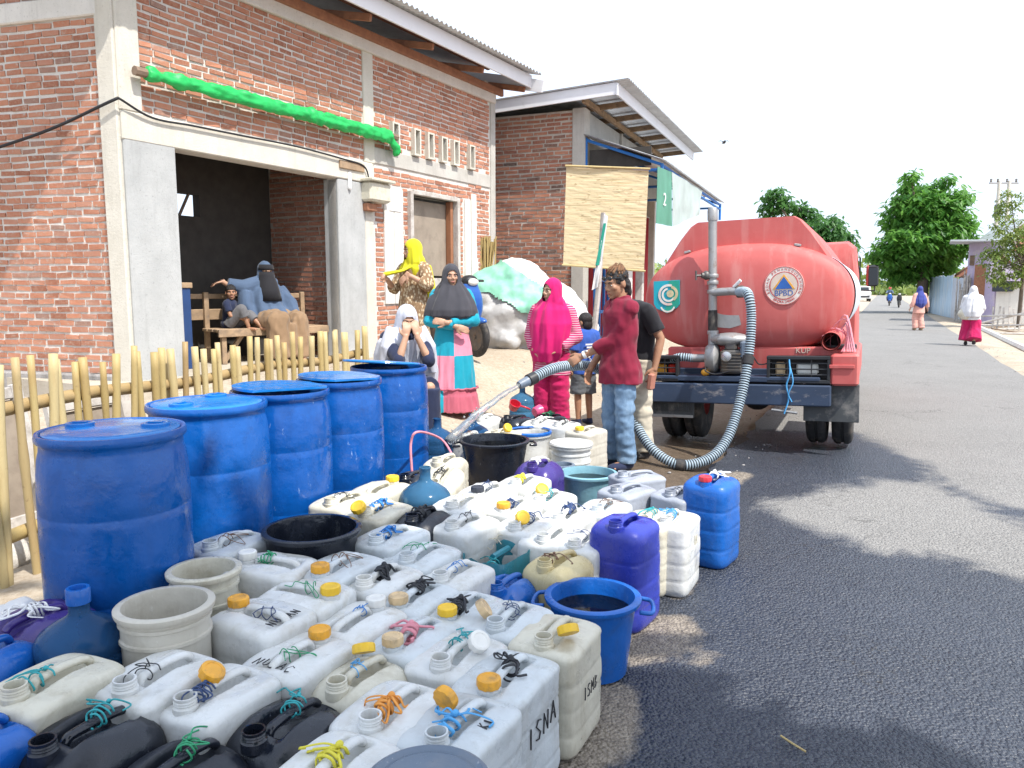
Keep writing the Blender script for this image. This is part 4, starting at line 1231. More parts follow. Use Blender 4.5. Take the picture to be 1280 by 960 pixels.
C['aa'] = can('grubby white can with black wire in front of the wet drums', (424, 622), (454, 611), mat='p_cream', tie='wire', tiecol='black', group=GW)
C['bb'] = can('white can with yellow cap at the foot of the last drum', (507, 603), (476, 615), cap='cap_yellow', mat='p_cream', group=GW)
C['cc'] = can('white can with blue ribbon and a yellow cap hanging at its front', (466, 640), (502, 627), tie='strip', tiecol='blue', loose=('cap_yellow', .14, 0.0), mat='p_cream', group=GW)
C['fresh'] = can('clean white can with a loop of black wire behind the broken teal can', (568, 651), (601, 642), tie='wire', tiecol='black', group=GW)
C['dd'] = can('white can with cream wire just behind the clean white can', (570, 630), (592, 619), tie='wire', tiecol='cream', group=GW)
C['ee'] = can('white can with a small black cap and dark wire', (600, 617), (624, 608), cap='cap_black', tie='wire', tiecol='navy', group=GW)
C['ff'] = can('white can with orange cap and a navy knot in the sunlit middle', (634, 638), (656, 626), cap='cap_orange', tie='cord', tiecol='navy', group=GW)
C['gg'] = can('white can with a pale yellow handle wrap near the black water bucket', (640, 603), (668, 592), tie='rope', tiecol='yellow', group=GW)
C['hh'] = can('white can with tilted yellow cap and teal tag before the light blue basin', (668, 621), (697, 612), tie='cord', tiecol='teal', loose=('cap_yellow', .02, -.03), group=GW)
C['ii'] = can('white can with blue and white rag on its handle', (698, 645), (722, 632), tie='strip', tiecol='navy', group=GW)
C['jj'] = can('white can with a yellow cap lying over blue wire behind the yellowed can', (656, 668), (690, 659), tie='cord', tiecol='navy', loose=('cap_yellow', .04, 0), group=GW)
C['kk'] = can('white can with blue wire loops close to the royal blue can', (712, 684), (738, 668), tie='wire', tiecol='navy', group=GW)
C['mm'] = can('white can with a grey thread beside the grey cans', (742, 636), (762, 622), mat='p_milky', tie='wire', tiecol='rust', group=GW)
C['pp'] = can('white can stained round its spout at the centre of the sunlit cans', (686, 676), (712, 655), mat='p_white', group=GW)
C['t4'] = can('white can lettered ISA with turquoise twine on its top beside the royal blue can', (800, 649), (823, 636), mat='p_cream', tie='cord', tiecol='teal', group=GW, pin=True)
C['t5'] = can('plain white can at the road edge in front of the grey can', (829, 650), (848, 635), mat='p_white', tie='cord', tiecol='skyblue', group=GW, pin=True)
def face_text(k, txt, size, want=(.9, -.42), m='ink', zc=.2, th=.0024, top=False, dx=0.0, st='square'):
    """letters on the side of a can that faces the wanted direction"""
    t = C[k]; L, Wd, H_ = CAN[st][:3]
    a = t.rotation_euler.z; d = Vector((want[0] * math.cos(-a) - want[1] * math.sin(-a), want[0] * math.sin(-a) + want[1] * math.cos(-a), 0))
    n = max((Vector((1, 0, 0)), Vector((-1, 0, 0)), Vector((0, 1, 0)), Vector((0, -1, 0))), key=lambda q: q.dot(d))
    u = Vector((-n.y, n.x, 0)); r = (L if abs(n.x) > .5 else Wd) / 2 + .0005
    wid = (len(txt) - .2) * size * .8
    if top: return writing(txt, t, n * (r - .036) + u * (-wid / 2 + dx) + Vector((0, 0, H_ - .004)), u, -n, size, m, th)
    return writing(txt, t, n * r + u * (-wid / 2 + dx) + Vector((0, 0, zc)), u, (0, 0, 1), size, m, th)
face_text('isna', 'ISNA', .062, (.9, -.42), zc=.2, st='slab')
face_text('isna0', 'KI', .03, (.9, -.42), top=True, dx=.02, st='slab')
face_text('ismb', 'ISMB', .042, (.8, -.6), zc=.17)
face_text('h', 'NUSAN', .034, (.7, -.7), top=True, th=.0018)
face_text('i', 'NUSAC', .036, (-.8, -.5), top=True, th=.0018)
face_text('u', 'URI', .04, (.9, -.3), m='ink_red', zc=.29, th=.004)
face_text('t4', 'ISA', .04, (.9, -.3), zc=.19, th=.0018)
face_text('t5', 'IM', .045, (.9, -.3), m='p_cream', zc=.24, th=.002)
# --- coloured cans
GK = 'wet black jerrycans'
can('humped black can with an open mouth and green twine loops on its handle', (79, 899), (157, 861), 'p_black', 'round', tie='cord', tiecol='teal', group=GK)
can('black can with long green twine, lowest of the three black ones', (158, 962), (248, 906), 'p_black', 'round', tie='cord', tiecol='green', group=GK, var=1)
can('black can with a threaded open mouth and peeling top, beside the orange-strip white can', (297, 890), (362, 850), 'p_black', 'round', tie='cord', tiecol='teal', group=GK, var=2)
can('black can with green-black rope under the pale water jug', (509, 648), (546, 627), 'p_black', 'old', tie='rope', tiecol='black', group=GK)
can('dark can with a pink hose pushed into it at the foot of the last drum', (505, 593), (525, 584), 'p_black', 'keg', group=GK)
can('rounded black can in front of the pink-veiled woman, without rag', (628, 520), (652, 516), 'p_black', 'round', group=GK, hm='p_black')
can('rounded black can with crumpled white rag by the boy', (676, 519), (700, 515), 'p_black', 'round', tie='strip', tiecol='green', group=GK)
can('indigo purple can with a white plastic bag knotted on top', (180, 700), (118, 722), 'p_purple', 'round', tie='strip', tiecol='white')
can('purple can with lavender ribbons between the black water bucket and white lidded bucket', (662, 580), (684, 570), 'p_purple', 'round', tie='strip', tiecol='white')
GB = 'bright blue jerrycans'
can('bright blue can half out of the picture beside the dark blue water jug', (-12, 818), (32, 792), 'p_blue', 'old', group=GB)
can('bright blue can with rope through its ring handle at the bottom edge', (-22, 985), (66, 930), 'p_blue', 'round', tie='rope', tiecol='navy', group=GB)
can('bright blue can cut off by the picture edge above the roped one', (-52, 925), (8, 893), 'p_blue', 'old', group=GB)
can('small rounded blue can with open threaded mouth in front of the full blue bucket', (615, 722), (644, 705), 'p_blue', 'keg', group=GB)
can('tall blue can with red cap and white rag standing alone on the asphalt', (880, 600), (899, 590), 'p_blue', 'tall', cap='cap_red', tie='strip', tiecol='white', group=GB, pin=True)
can('tall royal blue can with dented top beside the full blue bucket', (766, 656), (795, 639), 'p_royal', 'tall', hm='p_royal', pin=True)
can('broken teal can with its top cut open and cords tied across', (608, 690), (652, 666), 'p_teal', 'half')
can('yellowed can with a knotted green cord beside the broken teal can', (676, 706), (712, 690), 'p_yellowed', 'old', tie='cord', tiecol='rust')
GG = 'grey jerrycans at the road edge'
can('large grey can with black wire on its handle beside the tall blue can', (833, 616), (868, 606), 'p_grey', 'square', tie='wire', tiecol='black', group=GG, pin=True)
can('grey can with open spout nestled against the light blue basin', (766, 611), (800, 602), 'p_grey', 'square', group=GG)
can('grey can behind the other two at the feet of the man in maroon', (778, 591), (812, 588), 'p_grey', 'square', group=GG)
can('bulging yellowish can leaning against the black water bucket', (562, 600), (554, 570), 'p_cream', 'old', tie='cord', tiecol='black', tilt=(.0, .3))
can('cream can behind the bulging yellowish one', (545, 575), (565, 566), 'p_cream', 'old')
can('beige can with a yellow cap peeking out behind the white lidded bucket', (725, 536), (740, 532), 'p_beige', 'square', cap='cap_yellow')
can('cream can with small yellow caps behind the black water bucket', (612, 540), (632, 535), 'p_cream', 'square', loose=('cap_yellow', 0, .05))
can('white can with crumpled handle beside the rounded black cans', (600, 522), (622, 516), 'p_white', 'old')
can('white can tied with black cords behind the beige can with yellow cap', (692, 529), (708, 524), 'p_white', 'square', tie='cord', tiecol='black')
can('white can with a white rag next to the blue-rimmed bucket', (668, 527), (686, 522), 'p_white', 'square', tie='strip', tiecol='white')
can('white can with grey wire behind the black water bucket, nearer the water jet', (575, 540), (592, 533), 'p_white', 'old', tie='wire', tiecol='rust')
# ------------------------------------------------------------------ drums
def drum(px, py, wpx, label, lid, seedv):
    h = .88
    p = stand(px, py, h + .02)
    dep = p.y * math.cos(PITCH) + (CAM_H - h) * math.sin(PITCH)
    r = wpx / FPX * dep / 2 * .955
    t = thing('water_drum', label, 'drum', (p.x, p.y, max(0, ground_z(p.x, p.y))), seedv * 1.3, 'big blue drums along the fence')
    k = r / .29
    FIXED.append((p.x, p.y, r * .97))
    prof = [(.25, 0), (.268, .012), (.274, .04), (.283, .1), (.2885, .2), (.2895, .3), (.2895, .306), (.2875, .311), (.2895, .316), (.291, .45), (.291, .6), (.2905, .634), (.2885, .639), (.2905, .644), (.289, .72), (.286, .79), (.28, .84), (.272, .87), (.27, .895), (.278, .902), (.2855, .91), (.2865, .925), (.282, .938), (.274, .938)]
    prof = [(a * k, b * .94) for a, b in prof]
    mb = MB()
    if lid in ('closed', 'cut'):
        hole = lid == 'cut'
        top = [(.268 * k, .935), (.262 * k, .928), (.24 * k, .932), (.05 * k, .934), (.002, .934)]
        if hole: top = [(.266 * k, .93), (.262 * k, .9), (.262 * k, .06), (.002, .06)]
        mb.lathe(prof + [(a, b * .94) for a, b in top], 64)
    else:
        mb.lathe(prof + [(.266 * k, .874), (.262 * k, .846), (.262 * k, .06), (.002, .06)], 64)
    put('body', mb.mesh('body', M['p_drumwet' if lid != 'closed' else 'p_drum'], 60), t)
    if lid == 'closed':
        mb = MB(); mb.lathe([(.262 * k, .931), (.258 * k, .9375), (.2 * k, .941), (.06 * k, .943), (.001, .943)], 48)
        l = mb.build('lid', M['p_drumlid'], t, True)
        for s_ in (-1, 1):
            mb = MB(); mb.lathe([(.05, .936), (.05, .952), (.046, .954), (.036, .954), (.034, .947), (.001, .947)], 24, (s_ * .16 * k, .04, 0)); mb.box((s_ * .16 * k, .04, .951), (.05, .012, .014)); mb.build('bung', M['p_drumlid'], l, 40)
    if lid in ('cut', 'open'):
        mb = MB(); mb.lathe([(.261 * k, .83), (.001, .83)], 40, cap0=False); mb.build('water', M['water'], t)
    if lid == 'cut':     # a cut disc of the head left lying over the far part of the rim
        mb = MB(); n = 40
        poly = []
        for i in range(n + 1):
            a = rad(25) + (2 * PI - rad(50) - rad(0)) * i / n
            poly.append(Vector((.27 * k * math.cos(a), .27 * k * math.sin(a), 0)))
        poly = [p_ for p_ in poly if p_.y > (-.13 if seedv == 0 else -.2)]
        mb.loft([[p_ + Vector((0, 0, .0)) for p_ in poly], [p_ + Vector((0, 0, .012)) for p_ in poly]])
        o = mb.build('lid', M['p_drumlid'], t); o.location = (0, .0, .946); o.rotation_euler = (.02, .03, -seedv * 1.3 + .75)
    if lid == 'open':
        mb = MB(); mb.lathe([(.001, 0), (.285 * k, 0), (.29 * k, .008), (.285 * k, .018), (.25 * k, .02), (.001, .024)], 48)
        o = mb.build('lid', M['p_drumlid'], t); o.location = (-.05, 0.0, .955); o.rotation_euler = (.0, .06, 0)
        o.rotation_euler = rot(-.1, .05, 0).to_euler()
    for o in list(t.children):
        if o.name.startswith(('lid', 'water')) : o.scale = (1, 1, .94); o.location.z *= .94
    return t
drum(140, 529, 181, 'blue plastic drum with closed water-spotted lid next to the dark blue water jug', 'closed', 0)
drum(259, 497, 152, 'blue plastic drum with clean closed lid between the spotted one and the half-cut one', 'closed', 1.1)
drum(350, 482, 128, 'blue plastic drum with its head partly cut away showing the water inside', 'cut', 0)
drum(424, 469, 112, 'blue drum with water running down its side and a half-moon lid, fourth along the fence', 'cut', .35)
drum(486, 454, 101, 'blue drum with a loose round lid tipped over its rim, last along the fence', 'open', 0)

# ------------------------------------------------------------------ buckets, basins and jugs
def tub(name, label, cat, px, py, wpx, h, bot, mat, water=None, lugs=True, rim=.018, wall=.006, ring=None, zoff=0.0, group=None, watermat='water'):
    p = stand(px, py, h + zoff)
    dep = p.y * math.cos(PITCH) + (CAM_H - h) * math.sin(PITCH)
    r = wpx / FPX * dep / 2
    t = thing(name, label, cat, (p.x, p.y, max(0, ground_z(p.x, p.y)) + zoff), R.uniform(-.3, .3), group)
    rb = r * bot; ri = r - rim
    if h > .21: FIXED.append((p.x, p.y, r * .99))
    prof = [(rb * .9, 0), (rb, .008), (rb + (ri - rb) * .3, h * .3), (rb + (ri - rb) * .6, h * .6)]
    if ring: 
        for zr_ in ring:
            k = rb + (ri - rb) * zr_
            prof += [(k, h * zr_ - .008), (k + .007, h * zr_ - .004), (k + .007, h * zr_ + .006), (k + .001, h * zr_ + .009)]
    prof += [(ri, h - .03), (ri + .004, h - .022), (r - .003, h - .02), (r, h - .012), (r, h - .004), (r - .005, h), (ri - wall + .002, h), (ri - wall, h - .008), (rb - wall + (ri - rb) * .5, h * .5), (rb - wall, .012), (.002, .012)]
    MB().lathe(prof, 56).build('body', M[mat], t, 45)
    if water:
        k = rb + (ri - rb) * water - wall
        MB().lathe([(k, h * water), (.001, h * water + .0005)], 40, cap0=False).build('water', M[watermat], t)
    if lugs:
        for s_ in (-1, 1):
            mb = MB()
            pts = spline([(s_ * (r - .006), -.07, h - .03), (s_ * (r + .035), -.06, h - .035), (s_ * (r + .045), 0, h - .04), (s_ * (r + .035), .06, h - .035), (s_ * (r - .006), .07, h - .03)], 5)
            mb.tube(pts, .009, 8); mb.build('handle', M[mat], t, True)
    return t, r
blue_t, _ = tub('water_bucket', 'bright blue bucket full of water standing at the road edge', 'bucket', 741, 743, 121, .31, .72, 'p_blue', .8, rim=.022)
t_, _ = tub('water_bucket', 'dark grey tub tucked behind the full blue bucket', 'tub', 762, 716, 98, .2, .75, 'p_slate', .5, lugs=False)
MB().tube([(-.02, -.0, 0), (.07, 0, 0)], .014, 8).build('grip', M['p_basin'], t_).location = (.08, -.06, .215)
tub('water_tub', 'big black tub of dark water among the white cans by the drums', 'tub', 390, 659, 122, .4, .8, 'p_black', .7, lugs=False)
tub('water_bucket', 'wide black bucket filled by the hose, dripping down its sides', 'bucket', 618, 549, 88, .38, .74, 'p_black', .86)
tub('basin', 'light blue basin of water beside the grey cans', 'basin', 735, 590, 74, .27, .72, 'p_basin', .82)
t_, r_ = tub('bucket', 'empty cream paint bucket in front of the second drum', 'bucket', 255, 710, 90, .4, .88, 'p_cream', None, lugs=False, ring=(.72, .86))
t_, r_ = tub('bucket', 'dirty beige bucket with cracked rim beside the dark blue water jug', 'bucket', 206, 753, 118, .43, .86, 'p_beige', None, lugs=False, ring=(.78, .9))
t_, r_ = tub('lidded_bucket', 'white pail with a flat lid beside the light blue basin', 'bucket', 714, 556, 53, .3, .9, 'p_white', None, lugs=False, ring=(.6, .8))
MB().lathe([(r_ - .03, .302), (r_ + .004, .302), (r_ + .006, .31), (r_, .322), (r_ - .012, .324), (r_ - .016, .318), (.001, .32)], 40).build('lid', M['p_white'], t_, 40)
t_, r_ = tub('water_bucket', 'white bucket with a blue rim behind the white pail', 'bucket', 662, 541, 54, .32, .88, 'p_white', .8, lugs=False)
MB().lathe([(r_ - .014, .318), (r_ + .004, .318), (r_ + .006, .335), (r_ - .004, .345), (r_ - .014, .335)], 40, cap0=False, cap1=False).build('rim', M['p_blue'], t_, 40)
tub('basin', 'small dark basin squeezed between the white pail and the light blue basin', 'basin', 703, 580, 32, .2, .75, 'p_slate', .8, lugs=False)
t_, r_ = tub('lidded_tub', 'slate grey tub with ridged lid at the bottom edge of the crowd of cans', 'tub', 534, 984, 152, .40, .85, 'p_slate', None, lugs=False)
MB().lathe([(r_ - .03, .402), (r_ + .006, .402), (r_ + .008, .412), (r_ - .006, .42), (r_ - .02, .412), (r_ - .03, .416), (r_ - .045, .408), (.05, .41), (.001, .41)], 56).build('lid', M['p_slate'], t_, 40)
for i, (px, py, m, lab, sc) in enumerate(((641, 506, 'p_red', 'red plastic scoop in front of the pink-veiled woman', 1), (668, 510, 'p_pink', 'pink plastic scoop beside the red one', 1.0))):
    p = at_z(px, py, .4); t = thing('water_scoop', lab, 'scoop', (p.x, p.y, .36), i * .9); t.scale = (.75,) * 3; t.rotation_euler = (.5, .4 + i, i * 1.2)
    MB().lathe([(.05, 0), (.06, .01), (.075, .1), (.07, .1), (.055, .015), (.001, .015)], 24).build('bowl', M[m], t, 40)
    MB().tube([(.07, 0, .09), (.13, 0, .1), (.2, 0, .1)], .012, 8).build('handle', M[m], t, True)
def jug(px, py, label, m, capm=None, neck=True, z=0.0, sc=1.0, tilt=0):
    """19 litre water bottle; px,py is the mouth"""
    p = stand(px, py, .49 * sc + z)
    t = thing('water_jug', label, 'water jug', (p.x, p.y, z + max(0, ground_z(p.x, p.y))), R.uniform(0, 6), 'blue water jugs')
    t.scale = (sc,) * 3
    FIXED.append((p.x, p.y, .13))
    prof = [(.11, 0), (.128, .012), (.133, .03), (.133, .06), (.128, .07), (.133, .08), (.133, .135), (.128, .145), (.133, .155), (.134, .215), (.128, .225), (.133, .235), (.134, .29), (.129, .3), (.133, .31), (.128, .335), (.112, .36), (.075, .385), (.042, .402), (.03, .415), (.0285, .465), (.031, .468), (.031, .478), (.027, .48), (.0255, .47), (.0255, .415)]
    MB().lathe(prof, 48, cap1=False).build('body', M[m], t, 50)
    if capm: MB().lathe([(.034, .445), (.0345, .448), (.0345, .488), (.032, .492), (.024, .492), (.023, .478), (.001, .478)], 28).build('collar', M[capm], t, 40)
    return t
jug(97, 735, 'dark blue water jug with a bright blue collar in front of the first drum', 'jug_d', 'p_blue')
jug(531, 581, 'pale blue water jug behind the roped black can', 'jug')
jug(546, 521, 'dark blue water jug at the hem of the patchwork dress', 'jug_d')
jug(591, 516, 'blue water jug whose neck shows behind the black water bucket', 'jug_d')
jug(653, 481, 'pale blue water jug behind the leg of the pink-veiled woman, nearer the water jet', 'jug')
jug(680, 479, 'pale blue water jug seen between the legs of the pink-veiled woman', 'jug')
HOME = {t.name: t.location.copy() for t, _, _ in FOOT}
# settle neighbours apart so that no can stands inside another
for it in range(90):
    for i in range(len(FOOT)):
        for j in range(i):
            A, ha, ra = FOOT[i]; B, hb, rb = FOOT[j]
            best = None
            for sa in (-1, 1):
                pa_ = Vector((A.location.x + sa * ha * math.cos(A.rotation_euler.z), A.location.y + sa * ha * math.sin(A.rotation_euler.z), 0))
                for sb_ in (-1, 1):
                    pb_ = Vector((B.location.x + sb_ * hb * math.cos(B.rotation_euler.z), B.location.y + sb_ * hb * math.sin(B.rotation_euler.z), 0))
                    d = pa_ - pb_; ov = (ra + rb) * .96 - d.length
                    if ov > 0 and (best is None or ov > best[0]): best = (ov, d.normalized())
            if best:
                if A.name not in PIN: A.location += best[1] * best[0] * (.25 if B.name not in PIN else .5)
                if B.name not in PIN: B.location -= best[1] * best[0] * (.25 if A.name not in PIN else .5)
    for A, ha, ra in FOOT: A.location += (HOME[A.name] - A.location) * .06
    for A, ha, ra in FOOT:
        if A.name in PIN: continue
        for (fx, fy, fr) in FIXED:
            for sa in (-1, 1):
                d = Vector((A.location.x + sa * ha * math.cos(A.rotation_euler.z) - fx, A.location.y + sa * ha * math.sin(A.rotation_euler.z) - fy, 0)); ov = (ra + fr) * .98 - d.length
                if ov > 0: A.location += d.normalized() * ov * .8
for t, _, _ in FOOT:
    t.location.z = max(ground_z(t.location.x, t.location.y), -.01) + .002

# white bag at the picture edge
p = at_z(22, 773, .2)
t = thing('plastic_bag', 'crumpled white plastic bag at the foot of the first drum', 'bag', (p.x, p.y, 0))
mb = MB(); mb.ball((0, 0, .12), (.16, .12, .15)); mb.ball((.1, .03, .13), (.12, .1, .1)); mb.ball((-.1, 0, .1), (.1, .1, .12))
me = remesh(mb, .012, 2); wrinkle(me, .03, 12, 12, 12); setmat(me, M['tarp_white']); put('bag', me, t)
# pink hose into the dark can
a_ = at_z(515, 592, .33); b_ = at_z(527, 545, .55); c_ = at_z(552, 560, .4); d_ = at_z(568, 573, .38)
pts = spline([a_, (a_ * .6 + b_ * .4) + Vector((-.03, 0, .1)), a_ * .3 + b_ * .7 + Vector((0, 0, .1)), c_ + Vector((0, 0, .06)), d_], 8)
o = MB().tube([q - a_ for q in pts], .008, 8).build('thin_hose', M['tie_pink'], None, True); o.location = a_
tag(o, 'thin pink hose arching out of a dark can', 'hose')

# ------------------------------------------------------------------ bamboo fence
F0, F1 = Vector((-3.35, .9, 0)), Vector((-1.28, 6.75, 0))
fd = (F1 - F0).normalized(); FL = (F1 - F0).length; fn = Vector((fd.y, -fd.x, 0))
fence = thing('bamboo_fence', 'low fence of paired yellow bamboo pickets behind the blue drums', 'fence', F0, math.atan2(fd.y, fd.x))
FM = frame_of(fence)
def fz(x): q = F0 + fd * x; return ground_z(q.x, q.y)
def stick(mb, a, b, r, seed):
    rr = random.Random(seed); n = 12
    pts, rs = [], []
    node = [rr.uniform(.05, .95) for _ in range(2)]
    for i in range(n + 1):
        k = i / n; p = Vector(a) * (1 - k) + Vector(b) * k
        pts.append(p + Vector((.006 * math.sin(k * 4 + seed), 0, 0)))
        rs.append(r * (1 - .08 * k) + .0045 * sum(math.exp(-((k - q) / .02) ** 2) for q in node))
    mb.tube(pts, rs, 9)
x, k = .05, 0
while x < FL:
    if True:
        for q in (0, 1):
            xx = x + q * R.uniform(.055, .07); top = 1.15 + R.uniform(-.05, .03)
            mb = MB(); ln = R.uniform(-.03, .03)
            stick(mb, (xx - ln, R.uniform(-.02, .02), fz(xx) - .12), (xx + ln, R.uniform(-.02, .02), top), R.uniform(.017, .025), k)
            mb.build('picket', M['bamboo'], fence, True); k += 1
    x += R.uniform(.15, .19)
for z_, dz in ((.93, .03), (.22, .02)):
    mb = MB(); mb.tube([(FL * i / 20, .045, z_ + .015 * math.sin(i * 1.3) + (fz(FL * i / 20) if z_ < .5 else 0)) for i in range(21)], .034, 10); mb.build('rail', M['bamboo'], fence, True)
for x in (1.55, 2.15, 4.0):
    mb = MB(); stick(mb, (x, .1, -.1), (x, .1, 1.12), .034, int(x * 9)); mb.build('post', M['bamboo'], fence, True)
# grey timber frames leaning behind the fence
for i, (x0, ln) in enumerate(((1.75, .1), (2.5, .16))):
    q = Vector(((-2.98, 4.05, 0), (-2.42, 4.2, 0))[i])
    t = thing('timber_frame', ['weathered grey timber frame leaning behind the bamboo fence near the picture edge', 'weathered grey timber frame leaning behind the fence beside the first drum'][i], 'frame', (q.x, q.y, ground_z(q.x, q.y)), fence.rotation_euler.z)
    t.rotation_euler = (-.2, 0, fence.rotation_euler.z)
    mb = MB()
    for a in (0, .5): mb.bbox((a, 0, .4), (.07, .045, .86), .006)
    for a in (.03, .78): mb.bbox((.25, 0, a), (.43, .04, .07), .006)
    mb.build('frame', M['wood_grey'], t); MB().bbox((.25, .012, .4), (.43, .015, .68), .003).build('panel', M['ply'], t)
# broken masonry lying behind the fence
for i in range(7):
    q = FM @ Vector((.9 + i * .36 + R.uniform(-.1, .1), .25 + R.uniform(0, .5), 0))
    mb = MB(); mb.ball((0, 0, 0), (R.uniform(.08, .17), R.uniform(.08, .14), R.uniform(.06, .12)), 10, 8)
    me = mb.mesh('rubble_stone', M['limewash' if i % 2 else 'mortar'], True); wrinkle(me, .04, 9, 9, 9, seed=i)
    o = put('rubble_stone', me, None, (q.x, q.y, ground_z(q.x, q.y) + .05)); tag(o, 'rough grey stone lying behind the bamboo fence', 'stone', 'rubble behind the fence')
# ------------------------------------------------------------------ water truck
TA = rad(25)
TO = Vector((2.37, 7.67, 0))
truck = thing('water_truck', 'faded red water tanker with a grey pump and hose at its rear', 'truck', (TO.x, TO.y, -.03), -TA)
truck.rotation_euler = (0, rad(-1.9), -TA)
TK = .92
truck.scale = (TK,) * 3; truck.location = (TO.x * TK, TO.y * TK, 1.5 - (1.5 + .03) * TK)
# tank
prof = [(0, .885), (.25, .885), (.45, .9), (.62, .94), (.76, 1.01), (.86, 1.11), (.92, 1.23), (.94, 1.36), (.925, 1.48), (.87, 1.59), (.78, 1.68), (.64, 1.76), (.46, 1.82), (.24, 1.855), (0, 1.865)]
prof = [Vector((x, 0, z)) for x, z in prof]
prof = spline(prof, 4)
full = [(p.x, p.z) for p in prof] + [(-p.x, p.z) for p in prof[-2:0:-1]]
def tring(y, k, dz=0): return [Vector((x * k, y, 1.375 + (z - 1.375) * k + dz)) for x, z in full]
mb = MB()
mb.loft([tring(.19, .02), tring(.195, .3), tring(.21, .6), tring(.245, .84), tring(.285, .94), tring(.32, .975), tring(.36, .992), tring(.42, 1), tring(.44, 1.004), tring(.46, 1), tring(1.6, 1), tring(1.62, 1.006), tring(1.64, 1), tring(2.8, 1), tring(2.82, 1.006), tring(2.84, 1), tring(3.9, 1), tring(3.98, .97), tring(4.0, .8)])
tank = mb.build('tank', M['truck_red'], truck, 50)
# raised coaming along the top
mb = MB()
def rr_(y, k): return [Vector((x * k, y, z)) for x, z in ((-.80, 1.64), (-.6, 1.93), (-.5, 2.05), (-.44, 2.085), (.44, 2.085), (.5, 2.05), (.6, 1.93), (.80, 1.64))]
mb.loft([rr_(.40, .96), rr_(.43, 1), rr_(3.7, 1), rr_(3.75, .95)])
mb.build('coaming', M['truck_red'], tank, 30)
mb = MB()
for x, z in ((-.52, 1.815), (.47, 1.825)): mb.bbox((x, .36, z), (.06, .05, .022), .004, rot(0, .2 if x > 0 else -.2, 0))
mb.build('lifting_lug', M['steel'], tank)
def sy(x, z):      # depth of the bulged end near a point of it
    k = max(abs(x) / .94, abs(z - 1.375) / .49)
    return .19 + .02 * (k / .6) ** 2 if k < .6 else .21 + (k - .6) * .16
# regional shield
def flat(poly, y, m, name, parent, th=.003, back=0.0):
    mb = MB(); mb.prism(poly, y - th, y + back); return mb.build(name, M[m], parent)
sx, sz = -.69, 1.40
Y_ = .206
emb = flat([(sx - .125, sz + .15), (sx + .125, sz + .155), (sx + .125, sz - .07), (sx + .1, sz - .1), (sx, sz - .15), (sx - .1, sz - .105), (sx - .125, sz - .06)], Y_, 'logo_teal', 'shield_emblem', tank, back=.06)
flat([(sx + .02, sz + .148), (sx + .12, sz + .15), (sx + .12, sz - .07), (sx + .095, sz - .095), (sx, sz - .14), (sx - .03, sz - .13), (sx + .05, sz)], Y_ - .003, 'logo_green', 'green_half', emb)
def ring_poly(cx, cz, r0, r1, a0, a1, n=30):
    a = [a0 + (a1 - a0) * i / n for i in range(n + 1)]
    return [(cx + r1 * math.cos(q), cz + r1 * math.sin(q)) for q in a] + [(cx + r0 * math.cos(q), cz + r0 * math.sin(q)) for q in a[::-1]]
flat(ring_poly(sx + .02, sz + .02, .078, .1, rad(70), rad(290)), Y_ - .007, 'logo_white', 'swirl', emb)
flat(ring_poly(sx + .02, sz + .02, .048, .066, rad(100), rad(330)), Y_ - .007, 'logo_white', 'swirl', emb)
flat(ring_poly(sx + .035, sz + .03, .0, .034, 0, 2 * PI), Y_ - .0075, 'logo_gold', 'sun', emb)
flat(ring_poly(sx + .035, sz + .03, .05, .075, rad(-60), rad(80)), Y_ - .0075, 'logo_gold', 'garland', emb)
flat(ring_poly(sx + .01, sz - .07, .06, .075, rad(200), rad(340)), Y_ - .007, 'logo_white', 'scroll', emb)
# round agency emblem
ex, ez, Y_ = .37, 1.47, .193
em2 = flat(ring_poly(ex, ez, 0, .17, 0, 2 * PI, 48)[:49], Y_, 'logo_white', 'round_emblem', tank, back=.05)
flat(ring_poly(ex, ez, .117, .124, 0, 2 * PI, 48), Y_ - .003, 'logo_red', 'ring', em2)
flat(ring_poly(ex, ez, .162, .168, 0, 2 * PI, 48), Y_ - .003, 'logo_red', 'ring', em2)
flat(ring_poly(ex, ez, 0, .112, 0, 2 * PI, 40)[:41], Y_ - .003, 'logo_cream', 'disc', em2)
flat([(ex - .095, ez - .03), (ex + .095, ez - .03), (ex, ez + .1)], Y_ - .006, 'cap_orange', 'triangle', em2)
flat([(ex - .075, ez - .028), (ex + .075, ez - .028), (ex, ez + .08)], Y_ - .009, 'logo_blue', 'triangle', em2)
text_mesh('BPBD', .068, M['logo_blue'], 'lettering', em2, (ex, Y_ - .007, ez - .066), rot(PI / 2, 0, 0), .0015)
def ring_text(txt, r, a0, a1, flip, name):
    for i, ch in enumerate(txt):
        if ch == ' ': continue
        a = rad(a0 + (a1 - a0) * i / (len(txt) - 1))
        q = text_mesh(ch, .03, M['logo_red'], 'ring_letter', em2, (ex + r * math.cos(a), Y_ - .004, ez + r * math.sin(a)), rot(0, 0, 0) @ Matrix.Rotation(-(a - PI / 2) if not flip else -(a + PI / 2), 3, 'Y') @ rot(PI / 2, 0, 0), .001)
ring_text('BADAN PENANGGULANGAN', .143, 205, -25, False, 'n')
ring_text('BENCANA DAERAH', .143, 235, 305, True, 'n')
